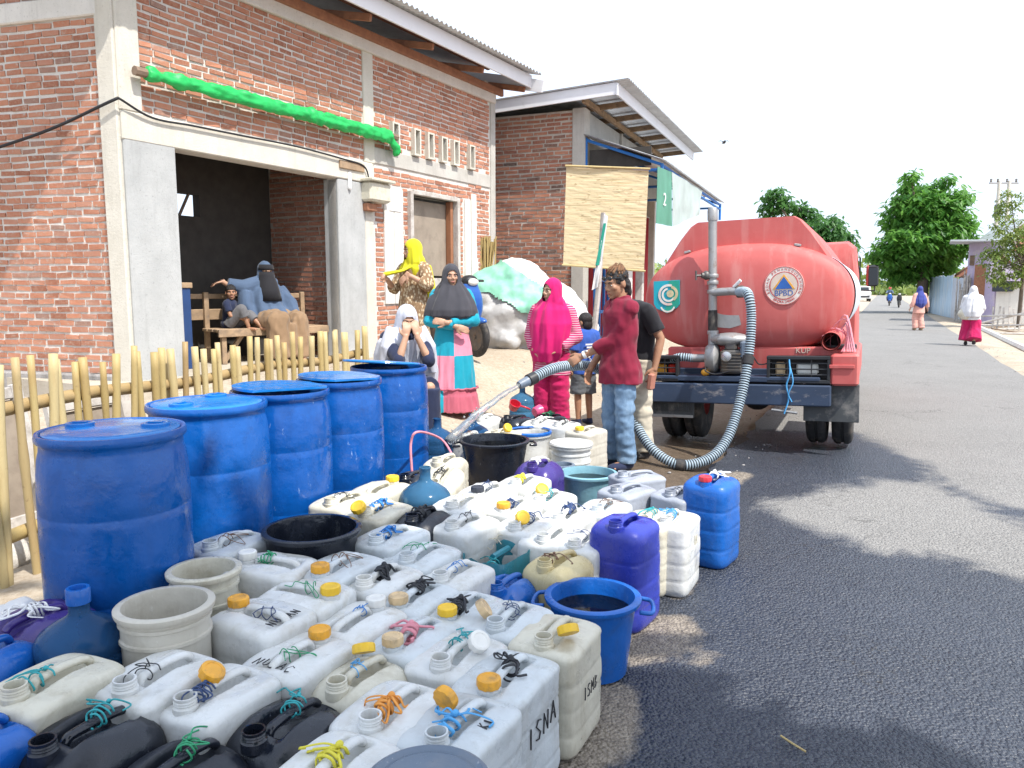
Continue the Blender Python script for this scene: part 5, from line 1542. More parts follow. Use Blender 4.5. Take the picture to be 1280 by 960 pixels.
# stand pipe with valve and outlet
mb = MB(); px_ = -.36
mb.tube([(px_, .12, .9), (px_, .12, 2.12)], .043, 20)
mb.lathe([(.05, 2.07), (.052, 2.08), (.052, 2.16), (.04, 2.185), (.001, 2.19)], 20, (px_, .12, 0))
for z in (1.42, 1.5, 1.56, 1.05): mb.lathe([(.055, z), (.058, z + .005), (.058, z + .03), (.055, z + .035)], 20, (px_, .12, 0))
mb.tube([(px_, .1, 1.43), (px_ + .2, .05, 1.435), (px_ + .27, .04, 1.43)], .036, 16)
mb.build('stand_pipe', M['steel'], truck, 40)
mb = MB(); mb.tube([(px_, .118, 1.05), (px_, .118, 1.27)], .047, 20); mb.build('pipe_sleeve', M['rubber'], truck, 40)
mb = MB(); mb.tube([(px_, .12, 1.585), (px_ - .1, .06, 1.585)], .026, 12); mb.ball((px_ - .06, .09, 1.585), .042); mb.tube([(px_ - .1, .06, 1.585), (px_ - .15, .03, 1.585)], .01, 8)
mb.tube([(px_ - .15, .03, 1.545), (px_ - .15, .03, 1.63)], .01, 8); mb.build('valve', M['iron'], truck, 40)
mb = MB(); mb.lathe([(.05, 0), (.055, .01), (.055, .06), (.045, .07)], 16); me = mb.mesh('hose_clamp', M['iron'], 40); me.transform(Matrix.Rotation(PI / 2, 4, 'Y')); put('hose_clamp', me, truck, (px_ + .25, .04, 1.43))
mb = MB(); mb.tube([(px_ + .22, .04, 1.47), (px_ + .29, .02, 1.53)], .016, 8); mb.build('tap_lever', M['paint_white'], truck)
KZ = 1.125
for o in [q for q in truck.children if q.name.startswith(('stand_pipe', 'pipe_sleeve', 'valve', 'hose_clamp', 'tap_lever'))]:
    o.scale = (1, 1, KZ); o.location.z = o.location.z * KZ + .885 * (1 - KZ)
tank.scale = (1.11, 1, KZ); tank.location = (-.09, 0, .885 * (1 - KZ))
# repaired patch
mb = MB(); mb.prism([(-.3, 1.12), (-.1, 1.1), (0, 1.13), (-.02, 1.22), (-.18, 1.25), (-.3, 1.22)], .196, .2); mb.build('patch', M['steel'], tank)
# chassis, red sill, shelf, bumper
mb = MB(); mb.bbox((0, .32, .78), (1.72, .12, .3), .015); mb.bbox((0, 1.6, .84), (1.3, 2.4, .12), .02); mb.build('sill', M['truck_red'], truck)
text_mesh('KUP', .075, M['logo_cream'], 'lettering', truck, (.5, .256, .892), rot(PI / 2, 0, 0) @ Matrix.Rotation(-.0, 3, 'X'), .002)
mb = MB()
for x in (-.4, .4): mb.box((x, 2.6, .56), (.09, 5.0, .18))
for y in (.6, 1.9, 3.6): mb.box((0, y, .57), (.72, .09, .12))
mb.tube([(-.85, .75, .37), (.85, .75, .37)], .06, 12); mb.ball((0, .75, .37), .16); mb.box((-.1, 1.9, .48), (.6, .8, .25))
mb.build('chassis', M['chassis'], truck)
mb = MB(); mb.bbox((-.11, -.02, .48), (1.78, .1, .205), .012); bump_ = mb.build('bumper', M['navy'], truck)
mb = MB(); mb.bbox((-.14, .08, .63), (1.64, .26, .055), .008); mb.bbox((-.14, .2, .68), (1.6, .06, .07), .006); mb.build('shelf', M['navy'], truck)
# lamp cages
for (x0, x1, nm) in ((-.97, -.68, 0), (.19, .77, 1)):
    c = (x0 + x1) / 2; wd = x1 - x0
    mb = MB(); mb.bbox((c, .07, .73), (wd - .03, .03, .2), .004); lamp = mb.build('tail_lamp', M['chassis'], truck)
    mb = MB()
    for z in (.615, .845): mb.bbox((c, -.0, z), (wd, .1, .035), .005)
    for x in (x0 + .015, x1 - .015): mb.bbox((x, 0, .73), (.03, .098, .2), .005)
    for z in (.68, .735, .79): mb.tube([(x0 + .02, -.03, z), (x1 - .02, -.03, z)], .007, 6)
    for x in ((c,) if not nm else (c - .1, c + .12)): mb.tube([(x, -.028, .63), (x, -.028, .83)], .006, 6)
    mb.build('cage', M['blackpaint'], lamp)
    if nm == 0:
        MB().bbox((c - .05, .03, .72), (.11, .04, .1), .015).build('lens', M['amber'], lamp); MB().bbox((c + .07, .03, .72), (.09, .04, .1), .015).build('lens', M['redlens'], lamp)
    else:
        MB().bbox((c - .17, .03, .73), (.09, .04, .14), .015).build('lens', M['cap_beige'], lamp); MB().bbox((c + .08, .03, .735), (.2, .04, .11), .02).build('lens', M['clearlens'], lamp)
# corner fenders, flaps, wheels
mb = MB(); mb.bbox((.895, .02, .73), (.25, .14, .3), .02); mb.bbox((.93, .95, .74), (.17, 1.75, .27), .02); mb.bbox((.87, -.058, .765), (.22, .02, .035), .004); mb.build('fender', M['truck_red'], truck)
mb = MB(); mb.bbox((-.92, .95, .72), (.15, 1.7, .2), .02); mb.build('fender', M['truck_red'], truck)
mb = MB(); mb.bbox((.775, .06, .40), (.5, .018, .365), .004); mb.build('mud_flap', M['flap'], truck)
mb = MB(); mb.bbox((.735, -.058, .48), (.04, .02, .18), .003); mb.build('bumper_end', M['navy'], bump_)
mb = MB(); mb.bbox((-.755, .03, .31), (.44, .018, .2), .004)
for i in range(22): mb.bbox((-.955 + i * .019, .018, .335), (.008, .012, .13), .003)
mb.build('mud_flap', M['flap'], truck); mb = MB(); mb.bbox((-.755, .016, .225), (.42, .012, .03), .003); mb.build('flap_strip', M['steel'], truck)
mb = MB(); mb.tube([(-.72, .12, 0), (-.72, .4, 0)], .02, 6)
def wheel(x, y, r=.44, w=.2, zc=.335):
    mb = MB(); n = 44
    pr = [(.19, -w / 2 + .01), (.3, -w / 2), (r - .05, -w / 2 + .002), (r - .015, -w / 2 + .02), (r, -w / 2 + .045), (r, -.018), (r - .016, -.012), (r - .016, .012), (r, .018), (r, w / 2 - .045), (r - .015, w / 2 - .02), (r - .05, w / 2 - .002), (.3, w / 2), (.19, w / 2 - .01)]
    mb.lathe(pr, n, cap0=False, cap1=False)
    me = mb.mesh('tyre', M['rubber'], 40); me.transform(Matrix.Rotation(PI / 2, 4, 'Y'))
    mb = MB(); mb.lathe([(.06, -.02), (.1, .03), (.12, .0), (.16, -.01), (.2, .04), (.205, w / 2 - .01), (.19, w / 2 - .02), (.19, -w / 2 + .02), (.2, -w / 2 + .01)], 32, cap0=True, cap1=True)
    mr = mb.mesh('rim', M['truck_red'], 40); mr.transform(Matrix.Rotation(PI / 2, 4, 'Y'))
    o = bpy.data.objects.new('wheel', None); COL.objects.link(o); o.parent = truck; o.location = (x, y, zc)
    put('tyre', me, o); put('rim', mr, o)
for x in (-.86, -.62, .62, .865): wheel(x, .7)
for x in (-.8, .8): wheel(x, 4.9, w=.22)
# pump and engine
pu = bpy.data.objects.new('pump', None); COL.objects.link(pu); pu.parent = truck; pu.location = (-.18, .06, .66)
mb = MB(); mb.lathe([(.05, -.06), (.13, -.06), (.15, -.03), (.15, .03), (.12, .06), (.05, .08), (.02, .08)], 28); me = mb.mesh('volute', M['steel'], 40); me.transform(Matrix.Rotation(PI / 2, 4, 'Y')); put('volute', me, pu, (-.17, 0, .17))
mb = MB(); mb.tube([(-.17, .02, .28), (-.175, .05, .42)], .05, 14); mb.tube([(-.25, 0, .17), (-.4, -.01, .17)], .042, 14); mb.build('port', M['steel'], pu, 40)
mb = MB(); mb.bbox((.03, 0, .14), (.22, .2, .24), .02); mb.bbox((.02, -.02, .3), (.12, .12, .1), .02)
for i in range(6): mb.bbox((.03, -.105, .06 + i * .032), (.19, .03, .012), .003)
mb.build('engine_block', M['iron'], pu)
mb = MB(); mb.ball((.0, .02, .36), (.2, .12, .07), 24, 12); mb.build('fuel_tank', M['steel'], pu, True)
mb = MB(); mb.bbox((.17, -.06, .26), (.11, .12, .18), .02); mb.build('air_filter', M['p_slate'], pu)
mb = MB(); mb.lathe([(.04, 0), (.05, .01), (.05, .05), (.02, .055)], 16); me = mb.mesh('starter', M['chrome'], 40); me.transform(Matrix.Rotation(PI / 2, 4, 'X')); put('starter', me, pu, (-.01, -.11, .2))
mb = MB(); mb.tube(spline([(-.16, -.08, .12), (-.22, -.14, .06), (-.12, -.15, .02), (.02, -.14, .05)], 5), .008, 6); mb.tube(spline([(.1, -.1, .3), (.24, -.12, .2), (.3, -.1, .12), (.42, -.1, .14)], 5), .007, 6); mb.build('pump_wires', M['wire'], pu)
mb = MB(); mb.ball((-.23, -.08, .03), (.045, .04, .035)); mb.build('float', M['cap_orange'], pu, True)
# short suction hose from pump to the tank side
def corr_hose(mb, pts, r, pitch=.022, n=16, ra=.006):
    P = spline(pts, 40); Ls = [0]
    for a, b in zip(P, P[1:]): Ls.append(Ls[-1] + (b - a).length)
    m = int(Ls[-1] / pitch * 4); out = []; k = 0
    for i in range(m + 1):
        l = Ls[-1] * i / m
        while k < len(Ls) - 2 and Ls[k + 1] < l: k += 1
        q = (l - Ls[k]) / max(1e-9, Ls[k + 1] - Ls[k]); out.append(P[k].lerp(P[k + 1], q))
    rs = [r + ra * (1, .25, -1, .25)[i % 4] for i in range(len(out))]
    o = len(mb.f); mb.tube(out, rs, n)
    per = n
    for f in range((len(out) - 1) * per):
        mb.mi[o + f] = 1 if ((f // per) % 4) in (1, 2) else 0
mb = MB(); corr_hose(mb, [(-.55, .05, .83), (-.68, .04, .84), (-.78, .1, .8), (-.8, .25, .78)], .04); mb.build('suction_hose', [M['hose'], M['hose_dark']], truck, True)
# hose tube along the side, ribbons, side sheet
mb = MB(); mb.lathe([(.088, 0), (.09, .004), (.09, 2.9), (.076, 2.9), (.076, .05), (.078, 0)], 28, cap0=False, cap1=False); me = mb.mesh('hose_tube', M['truck_red'], 40); me.transform(Matrix.Rotation(-PI / 2, 4, 'X')); put('hose_tube', me, truck, (.77, -.02, 1.0))
mb = MB(); mb.lathe([(.075, 0), (.001, 0)], 20, cap0=False); me = mb.mesh('tube_shade', M['hollow']); me.transform(Matrix.Rotation(PI / 2, 4, 'X')); put('tube_shade', me, truck, (.77, .35, 1.0))  # dark disc painted as the shade inside the open tube
mb = MB(); mb.bbox((.84, .3, .93), (.3, .12, .05), .01); mb.build('tube_bracket', M['blackpaint'], truck)
mb = MB()
for i in range(7):
    a = i * .9
    mb.tube(spline([(.77 + .1 * math.cos(a), .1 + .03 * i, 1.0 + .1 * math.sin(a)), (.82 + .05 * math.cos(a * 2), .08 + .02 * i, 1.12), (.9, .12, 1.0 + .04 * i), (.86 + .02 * i, .02, .9)], 4), .009, 5, flat=.4)
mb.build('ribbon', M['tie_pink'], truck)
vs = []; mb = MB()
row = []
for (x, z) in [p for p in full if p[0] > .5 and .95 < z < 3] if False else []: pass
side = [(p.x * 1.11 - .09, .885 + (p.z - .885) * KZ) for p in prof if 1.02 < p.z < 1.8]
ys = [.56 + 2.9 * i / 30 for i in range(31)]
mb.loft([[Vector((x * 1.012 + .006 + .006 * noise.noise(Vector((y * 3, z * 3, 0))), y, z + .004)) for x, z in side] + [Vector((x * 1.012 + .002, y, z + .003)) for x, z in side[::-1]] for y in ys], True, True)
mb.build('side_banner', M['banner_b'], truck, True)
# blue cord with stick hanging from the lamp cage
mb = MB(); mb.tube(spline([(.4, -.06, .83), (.41, -.085, .7), (.38, -.08, .58), (.4, -.08, .45), (.36, -.08, .3)], 5), .008, 6); mb.tube(spline([(.4, -.06, .8), (.44, -.09, .62), (.4, -.09, .5), (.43, -.08, .42)], 5), .006, 6); mb.build('blue_cord', M['tie_skyblue'], truck)
mb = MB(); mb.tube([(.24, -.05, .335), (.48, -.06, .31)], .015, 8); mb.build('stick', M['steel'], truck)
# cab
mb = MB()
cb = [(4.3, .88, .5, 2.05), (4.34, .9, .48, 2.14), (4.5, .92, .46, 2.18), (5.4, .92, .46, 2.2), (5.75, .9, .46, 2.12), (6.15, .89, .46, 1.4), (6.25, .87, .48, 1.1), (6.27, .85, .5, .6)]
mb.loft([[Vector(((w_ - .08) * s1, y, z0)) if False else Vector(p) for p in ((-w_, y, z0), (w_, y, z0), (w_, y, z1 - .5), (w_ - .05, y, z1 - .08), (w_ - .14, y, z1), (-w_ + .14, y, z1), (-w_ + .05, y, z1 - .08), (-w_, y, z1 - .5))] for y, w_, z0, z1 in cb for s1 in (1,)])
cab = mb.build('cab', M['truck_red'], truck, 35)
for x in (-.923, .923): MB().bbox((x, 5.2, 1.72), (.012, .8, .5), .004).build('window', M['glass_dark'], cab)
MB().bbox((0, 4.29, 1.75), (1.2, .012, .4), .004).build('window', M['glass_dark'], cab)
mb = MB(); mb.bbox((1.1, 5.75, 1.69), (.17, .07, .34), .03); mi_ = mb.build('mirror', M['blackpaint'], cab); MB().bbox((1.03, 5.76, 1.69), (.05, .09, .335), .02).build('mirror_edge', M['truck_red'], mi_)
MB().bbox((1.105, 5.712, 1.67), (.13, .008, .27), .003).build('mirror_glass', M['glass_dark'], mi_)
mb = MB(); mb.tube([(.88, 5.8, 1.47), (1.13, 5.77, 1.45), (1.13, 5.77, 1.58)], .014, 8); mb.build('mirror_arm', M['blackpaint'], mi_)

# delivery hose held by the man in maroon
TM = Matrix.LocRotScale(truck.location, truck.rotation_euler, truck.scale)
p0 = TM @ Vector((px_ + .27, .04, .885 + (1.43 - .885) * KZ)); 
def atd(px, py, y): return at_y(px, py, y)
HOSE = [p0, atd(935, 368, 6.8), atd(939, 400, 6.74), atd(935, 450, 6.68), atd(924, 505, 6.58), atd(908, 550, 6.45), atd(885, 574, 6.34), atd(850, 581, 6.3), atd(820, 566, 6.4), atd(800, 540, 6.55), atd(788, 510, 6.7), atd(772, 478, 6.72), atd(745, 460, 6.55), atd(715, 457, 6.36), atd(688, 462, 6.2), atd(664, 474, 6.08)]
hs = thing('water_hose', 'grey-blue corrugated hose looping from the tanker to the filling nozzle', 'hose', p0)
mb = MB(); corr_hose(mb, [q - p0 for q in HOSE], .038); mb.build('hose', [M['hose'], M['hose_dark']], hs, True)
e0, e1 = HOSE[-1] - p0, HOSE[-2] - p0; dd_ = (e0 - e1).normalized()
mb = MB(); mb.tube([e0 - dd_ * .05, e0 - dd_ * .04, e0 + dd_ * .03, e0 + dd_ * .035], [.04, .05, .05, .04], 18); mb.build('coupling', M['blackpaint'], hs, 40)
mb = MB(); mb.tube([e0 + dd_ * .03, e0 + dd_ * .1, e0 + dd_ * .13], [.04, .036, .03], 18); mb.build('nozzle', M['p_slate'], hs, 40)
for pt, ti in ((HOSE[7] - p0, (HOSE[8] - HOSE[6])), (HOSE[3] - p0, HOSE[4] - HOSE[2])):
    ti = ti.normalized(); mb = MB(); mb.tube([pt - ti * .04, pt - ti * .035, pt + ti * .035, pt + ti * .04], [.04, .05, .05, .04], 16); mb.build('clamp', M['rubber'], hs, 40)
# jet of water
n0 = HOSE[-1] + dd_ * .13; end = at_y(560, 552, 5.55)
pts, rs = [], []
for i in range(26):
    k = i / 25; p = n0.lerp(end, k); p.z += .1 * k * (1 - k) * 1.3
    p += Vector((noise.noise(Vector((k * 9, 0, 0))), noise.noise(Vector((k * 9, 5, 0))), noise.noise(Vector((k * 9, 9, 0))))) * .008
    pts.append(p - n0); rs.append(.017 + .016 * k + .006 * noise.noise(Vector((k * 16, 1, 1))))
j = thing('water_jet', 'clear jet of water arching from the nozzle towards the cans', 'water', n0)
mb = MB(); mb.tube(pts, rs, 12)
for i in range(40):
    k = R.uniform(.3, 1.02); p = pts[min(25, int(k * 25))]; mb.ball(p + Vector((R.gauss(0, .035), R.gauss(0, .035), R.gauss(0, .03))), R.uniform(.003, .009), 6, 5)
mb.build('jet', M['jet'], j, True)
# ------------------------------------------------------------------ people (built facing -Y, 1.6 m tall, then turned and scaled)
V = Vector
def J(**kw):
    d = dict(hip=V((0, 0, .86)), neck=V((0, .012, 1.335)), head=V((0, -.012, 1.475)),
             shR=V((-.165, .015, 1.285)), shL=V((.165, .015, 1.285)), elR=V((-.205, .03, 1.03)), elL=V((.205, .03, 1.03)),
             wrR=V((-.205, -.03, .8)), wrL=V((.205, -.03, .8)), hiR=V((-.085, 0, .83)), hiL=V((.085, 0, .83)),
             knR=V((-.092, -.012, .46)), knL=V((.092, -.012, .46)), anR=V((-.095, .02, .075)), anL=V((.095, .02, .075)),
             hy=0.0, hp=0.0, hr=0.0, toeR=V((0, -1, 0)), toeL=V((0, -1, 0)))
    for k, v in kw.items(): d[k] = V(v) if isinstance(v, tuple) else v
    return d
def HR(j): return Matrix.Rotation(j['hy'], 3, 'Z') @ Matrix.Rotation(j['hp'], 3, 'X') @ Matrix.Rotation(j['hr'], 3, 'Y')
def add_head(mb, j, s=1.0):
    c, Rm = j['head'], HR(j)
    P = lambda x, y, z: c + Rm @ V((x * s, y * s, z * s))
    B = lambda p, r: mb.ball(P(*p), tuple(q * s for q in r), 16, 10, Rm)
    B((0, .014, .032), (.074, .09, .092)); B((0, -.02, -.03), (.062, .066, .075)); B((0, -.03, -.062), (.05, .05, .045)); B((0, -.06, -.088), (.024, .022, .018))
    B((0, -.069, .03), (.054, .02, .013)); 
    for q in (-1, 1):
        B((q * .04, -.058, -.016), (.024, .024, .022)); B((q * .076, .012, -.002), (.011, .022, .033)); B((q * .031, -.068, .008), (.018, .014, .012))
        B((q * .012, -.092, -.026), (.011, .012, .009))
    mb.tube([P(0, -.078, .022), P(0, -.09, 0), P(0, -.104, -.022)], [.009 * s, .0105 * s, .0135 * s], 10)
    B((0, -.082, -.05), (.025, .013, .0075)); B((0, -.08, -.061), (.022, .013, .008))
    mb.tube([P(0, .02, -.04), j['neck'] + V((0, 0, .0)), j['neck'] + V((0, .01, -.07))], [.053 * s, .054 * s, .065 * s], 14)
def add_hand(mb, w, d, n, side, curl=.5, s=1.0, spread=.1, thumb_out=.8):
    """w wrist, d towards the fingers, n out of the palm, side = +1/-1: which way the thumb leaves"""
    d = d.normalized(); n = (n - d * n.dot(d)).normalized(); u = d.cross(n) * side
    Rm = Matrix((u, d, n)).transposed()
    mb.ball(w + d * .045 * s, (.038 * s, .052 * s, .016 * s), 14, 8, Rm)
    mb.tube([w - d * .03, w + d * .02], [.026 * s, .026 * s], 12)
    for i, (o, L) in enumerate(((.029, .068), (.0095, .077), (-.0105, .072), (-.0295, .057))):
        p = w + (d * .085 + u * o) * s; pts = [p - d * .03 * s, p]; a = 0
        dirv = (d + u * spread * o * 12).normalized()
        for k, f in enumerate((.42, .32, .26)):
            a += curl * (.55, .9, .7)[k] + .05 * i * curl
            pts.append(pts[-1] + (dirv * math.cos(a) + n * math.sin(a)) * L * f * s)
        mb.tube(pts, [.0095 * s, .0095 * s, .0088 * s, .008 * s, .0068 * s], 8)
    p = w + (d * .02 + u * .026) * s
    q = (d * .65 + u * thumb_out + n * .35 * (.4 + curl)).normalized(); q2 = (d * .9 + u * .25 + n * .5 * curl).normalized()
    mb.tube([p - q * .012 * s, p + q * .03 * s, p + (q * .03 + q2 * .03) * s, p + (q * .03 + q2 * .052) * s], [.0135 * s, .012 * s, .0105 * s, .008 * s], 8)
def limb(mb, a, b, c, ra, rb, rc, bulge=1.08):
    m1, m2 = a.lerp(b, .4), b.lerp(c, .35)
    mb.tube([a, m1, b], [ra, (ra + rb) / 2 * bulge, rb], 14); mb.tube([b, m2, c], [rb, (rb + rc) / 2 * 1.16, rc], 14); mb.ball(b, rb, 12, 8)
def add_torso(mb, j, g=0.0, hipw=1.0):
    h, n = j['hip'], j['neck']; sm = (j['shR'] + j['shL']) / 2
    ax = (j['shL'] - j['shR']).normalized(); up = (n - h).normalized(); fw = ax.cross(up).normalized()
    Rm = Matrix((ax, -fw if False else up.cross(ax), up)).transposed()
    for k, rx, ry, rz in ((-.02, .155 * hipw, .11, .12), (.2, .13, .095, .14), (.5, .135, .1, .16), (.75, .155, .105, .14), (.9, .13, .085, .08)):
        mb.ball(h.lerp(n, k), (rx + g, ry + g, rz + g), 18, 12, Rm)
    for q in ('shR', 'shL'): mb.tube([sm.lerp(n, .3), j[q]], [.065 + g, .046 + g], 12); mb.ball(j[q], .046 + g, 12, 8)
def add_foot(mb, a, toe, s=1.0):
    f = V(toe).normalized(); Rm = Matrix((V((-f.y, f.x, 0)).normalized() if abs(f.z) < .9 else V((1, 0, 0)), f, V((0, 0, 1)))).transposed()
    mb.ball(a + f * .065 * s + V((0, 0, -.042)) * s, (.042 * s, .115 * s, .033 * s), 14, 8, Rm); mb.ball(a + V((0, 0, -.03)) * s, (.035 * s, .04 * s, .045 * s), 12, 8)
    u = V((-f.y, f.x, 0))
    for i in range(5): mb.ball(a + (f * (.17 - abs(i - 1.5) * .012) + u * (i - 2) * .017 + V((0, 0, -.052))) * s, .012 * s, 8, 6)
def body(j, t, skin, handR=None, handL=None, voxel=.007, feet=True, hs=1.0):
    mb = MB(); add_torso(mb, j); add_head(mb, j, hs)
    limb(mb, j['shR'], j['elR'], j['wrR'], .046, .036, .026); limb(mb, j['shL'], j['elL'], j['wrL'], .046, .036, .026)
    limb(mb, j['hiR'], j['knR'], j['anR'], .08, .052, .036); limb(mb, j['hiL'], j['knL'], j['anL'], .08, .052, .036)
    for w, e, h, sd in (('wrR', 'elR', handR, 1), ('wrL', 'elL', handL, -1)):
        d, n, cu, side = h if h else (j[w] - j[e], V((0, 0, 0)) + V(((1 if sd == 1 else -1), 0, 0)), .35, 1)
        add_hand(mb, j[w], V(d), V(n), side, cu)
    if feet: add_foot(mb, j['anR'], j['toeR']); add_foot(mb, j['anL'], j['toeL'])
    me = remesh(mb, voxel, 2); setmat(me, M[skin]); put('body', me, t)
    face(j, t, hs)
def face(j, t, s=1.0, mouth='lip'):
    c, Rm = j['head'], HR(j)
    P = lambda x, y, z: c + Rm @ V((x * s, y * s, z * s))
    for q in (-1, 1):
        e = MB().ball(P(q * .031, -.0755, .0075), (.0125 * s, .0075 * s, .0065 * s), 12, 8, Rm).build('eye', M['eye_w'], t, True)
        MB().ball(P(q * .031, -.0812, .0075), (.0055 * s, .0035 * s, .0058 * s), 10, 6, Rm).build('iris', M['eye_d'], e, True)
        MB().tube([P(q * .014, -.089, .025), P(q * .032, -.0895, .032), P(q * .05, -.077, .026)], [.0035 * s, .0045 * s, .002 * s], 6).build('eyebrow', M['hair'], t, True)
    MB().ball(P(0, -.0925, -.0555), (.023 * s, .006 * s, .0075 * s), 12, 6, Rm).build('lips', M[mouth], t, True)
def garment(name, t, mats, parts, voxel=.011, smooth=5, wr=(.008, 14, 14, 7), pick=None, cutf=None, seed=0, keep=None):
    mb = MB(); parts(mb)
    me = remesh(mb, voxel, smooth)
    if wr: wrinkle(me, *wr, keep=keep, seed=seed)
    if cutf: cut(me, cutf)
    setmat(me, [M[m] for m in mats] if isinstance(mats, (list, tuple)) else M[mats], pick)
    return put(name, me, t)
def ell(mb, secs, n=26):
    """loft of ellipses: (centre, rx, ry)"""
    mb.loft([[V(c) + V((rx * math.cos(2 * PI * i / n), ry * math.sin(2 * PI * i / n), 0)) for i in range(n)] for c, rx, ry in secs])
def hijab(name, t, j, mat, secs, wr=(.018, 5, 1.6), opening=(.05, .078, -.01), extra=None, s=1.0, seed=0, voxel=.009):
    """veil: hood, loose sides that fall from the temples to the shoulders, cape"""
    c, Rm = j['head'], HR(j); Ri = Rm.inverted()
    P = lambda x, y, z: c + Rm @ V((x, y, z)) * s
    def parts(mb):
        mb.ball(P(0, .016, .03), (.092 * s, .106 * s, .11 * s), 22, 16, Rm)
        mb.tube([P(0, .02, .06), P(0, .012, 0), P(0, .004, -.06), P(0, .012, -.12)], [.088 * s, .098 * s, .105 * s, .118 * s], 22, flat=1.04)
        q = V(secs[0][0]); 
        for sd in (-1, 1): mb.tube([P(sd * .052, -.01, .03), P(sd * .068, -.012, -.04), P(sd * .075, -.02, -.12), V((sd * .1, -.03, 0)) + V(secs[1][0])], [.042 * s, .045 * s, .05 * s, .07], 12)
        ell(mb, secs)
        if extra: extra(mb)
    def inhole(co):
        q = Ri @ (co - c) / s
        return opening[0] > 0 and q.y < -.02 and (q.x / opening[0]) ** 2 + ((q.z - opening[2]) / opening[1]) ** 2 < 1
    def keep(co):
        q = Ri @ (co - c) / s
        return lerp(1.0, .18, sstep(-.22, -.02, q.z))
    mb = MB(); parts(mb); me = remesh(mb, voxel, 5)
    folds(me, wr[0], wr[1], wr[2], keep, seed, c.x, c.y)
    cut(me, inhole)
    setmat(me, M[mat]); return put(name, me, t)
def person(label, px, py, yaw, H_, z=None, loc=None):
    if loc is None:
        p = at_z(px, py, 0 if z is None else z); loc = (p.x, p.y, ground_z(p.x, p.y) if z is None else z)
    t = thing('person', label, 'person', loc, yaw); t.scale = (H_ / 1.6,) * 3
    return t
def to_local(t, w):
    return frame_of(t).inverted() @ V(w)
def trousers(t, j, mat, r0=.1, r1=.075, r2=.07, cuff=.06, wr=(.012, 9, 9, 22), extra=None, name='trousers', waist=(.16, .115), voxel=.011, pick=None, knee_only=False):
    def parts(mb):
        mb.ball(j['hip'] + V((0, 0, -.02)), (waist[0] + .01, waist[1] + .01, .13), 20, 12)
        for q in 'RL':
            h, k, a = j['hi' + q], j['kn' + q], j['an' + q]
            if knee_only: mb.tube([h + V((0, 0, .02)), h.lerp(k, .5), h.lerp(k, 1.04)], [r0, (r0 + r1) / 2, r1 + .012], 16)
            else:
                e = k.lerp(a, 1.0) + V((0, 0, cuff - .075))
                mb.tube([h + V((0, 0, .02)), h.lerp(k, .5), k, k.lerp(e, .5), e], [r0, (r0 + r1) / 2, r1, (r1 + r2) / 2, r2], 16)
        if extra: extra(mb)
    return garment(name, t, mat, parts, voxel, 3, wr, pick=pick)
def sleeve(mb, a, b, c, ra, rb, rc, end=.95):
    mb.tube([a, a.lerp(b, .5), b], [ra, (ra + rb) / 2, rb], 14); mb.ball(b, rb, 12, 8); mb.tube([b, b.lerp(c, end * .5), b.lerp(c, end)], [rb, (rb + rc) / 2, rc], 14)
def shoe(t, j, mat='rubber'):
    for q in 'RL':
        a, f = j['an' + q], V(j['toe' + q]).normalized(); mb = MB()
        Rm = Matrix((V((-f.y, f.x, 0)).normalized(), f, V((0, 0, 1)))).transposed()
        mb.ball(a + f * .06 + V((0, 0, -.047)), (.05, .135, .038), 16, 10, Rm); mb.ball(a + V((0, 0, -.02)), (.046, .05, .055), 12, 8)
        me = remesh(mb, .01, 2); setmat(me, M[mat]); put('shoe', me, t)

# ---- A: the man in maroon filling the cans
t = person('man in a maroon shirt and jeans aiming the hose nozzle at the cans', 772, 588, rad(-62), 1.63)
p_w = HOSE[14]; aL = to_local(t, HOSE[13].lerp(HOSE[14], .4)); aL2 = to_local(t, HOSE[13]); hd = (aL - aL2).normalized()
shL = V((.15, -.0, 1.3)); wL = aL - hd * .06 + V((0.0, .0, .055)); wL = aL - hd * .085 + V((.03, .0, .012))
j = J(head=(0, -.045, 1.475), neck=(0, .0, 1.34), hp=rad(14), hy=rad(4), shL=(.15, -.01, 1.285), shR=(-.155, .03, 1.29))
reach = wL - j['shL']
if reach.length > .55: wL = j['shL'] + reach.normalized() * .55
j['wrL'] = wL; mid = (j['shL'] + wL) / 2; j['elL'] = mid + V((.04, .04, -.07))
j['wrR'] = V((-.17, -.16, .8)); j['elR'] = V((-.2, .04, 1.03))
body(j, t, 'skin', handL=(aL + hd * .02 - wL, V((-.75, .1, -.45)), 1.0, -1), handR=(V((.02, -.4, -1)), V((.9, .2, 0)), .5, 1))
def sh(mb):
    add_torso(mb, j, .022)
    ell(mb, [((0, .01, .69), .205, .165), ((0, .005, .8), .195, .155), ((0, .0, .95), .162, .125), ((0, .005, 1.1), .165, .125), ((0, .01, 1.2), .165, .12)])
    sleeve(mb, j['shR'], j['elR'], j['wrR'], .075, .062, .055, .45); sleeve(mb, j['shL'], j['elL'], j['wrL'], .06, .057, .052, .55)
    mb.tube([j['neck'] + V((0, .015, -.06)), j['neck'] + V((0, .01, .035))], [.09, .075], 16)
    for sd in (-1, 1): mb.ball(j['neck'] + V((sd * .05, -.055, -.01)), (.03, .012, .035), 10, 8, rot(.3, sd * .5, sd * .4))
s_ = garment('shirt', t, 'c_maroon', sh, wr=(.017, 9, 9, 8), voxel=.009)
mb = MB(); nk = j['neck']
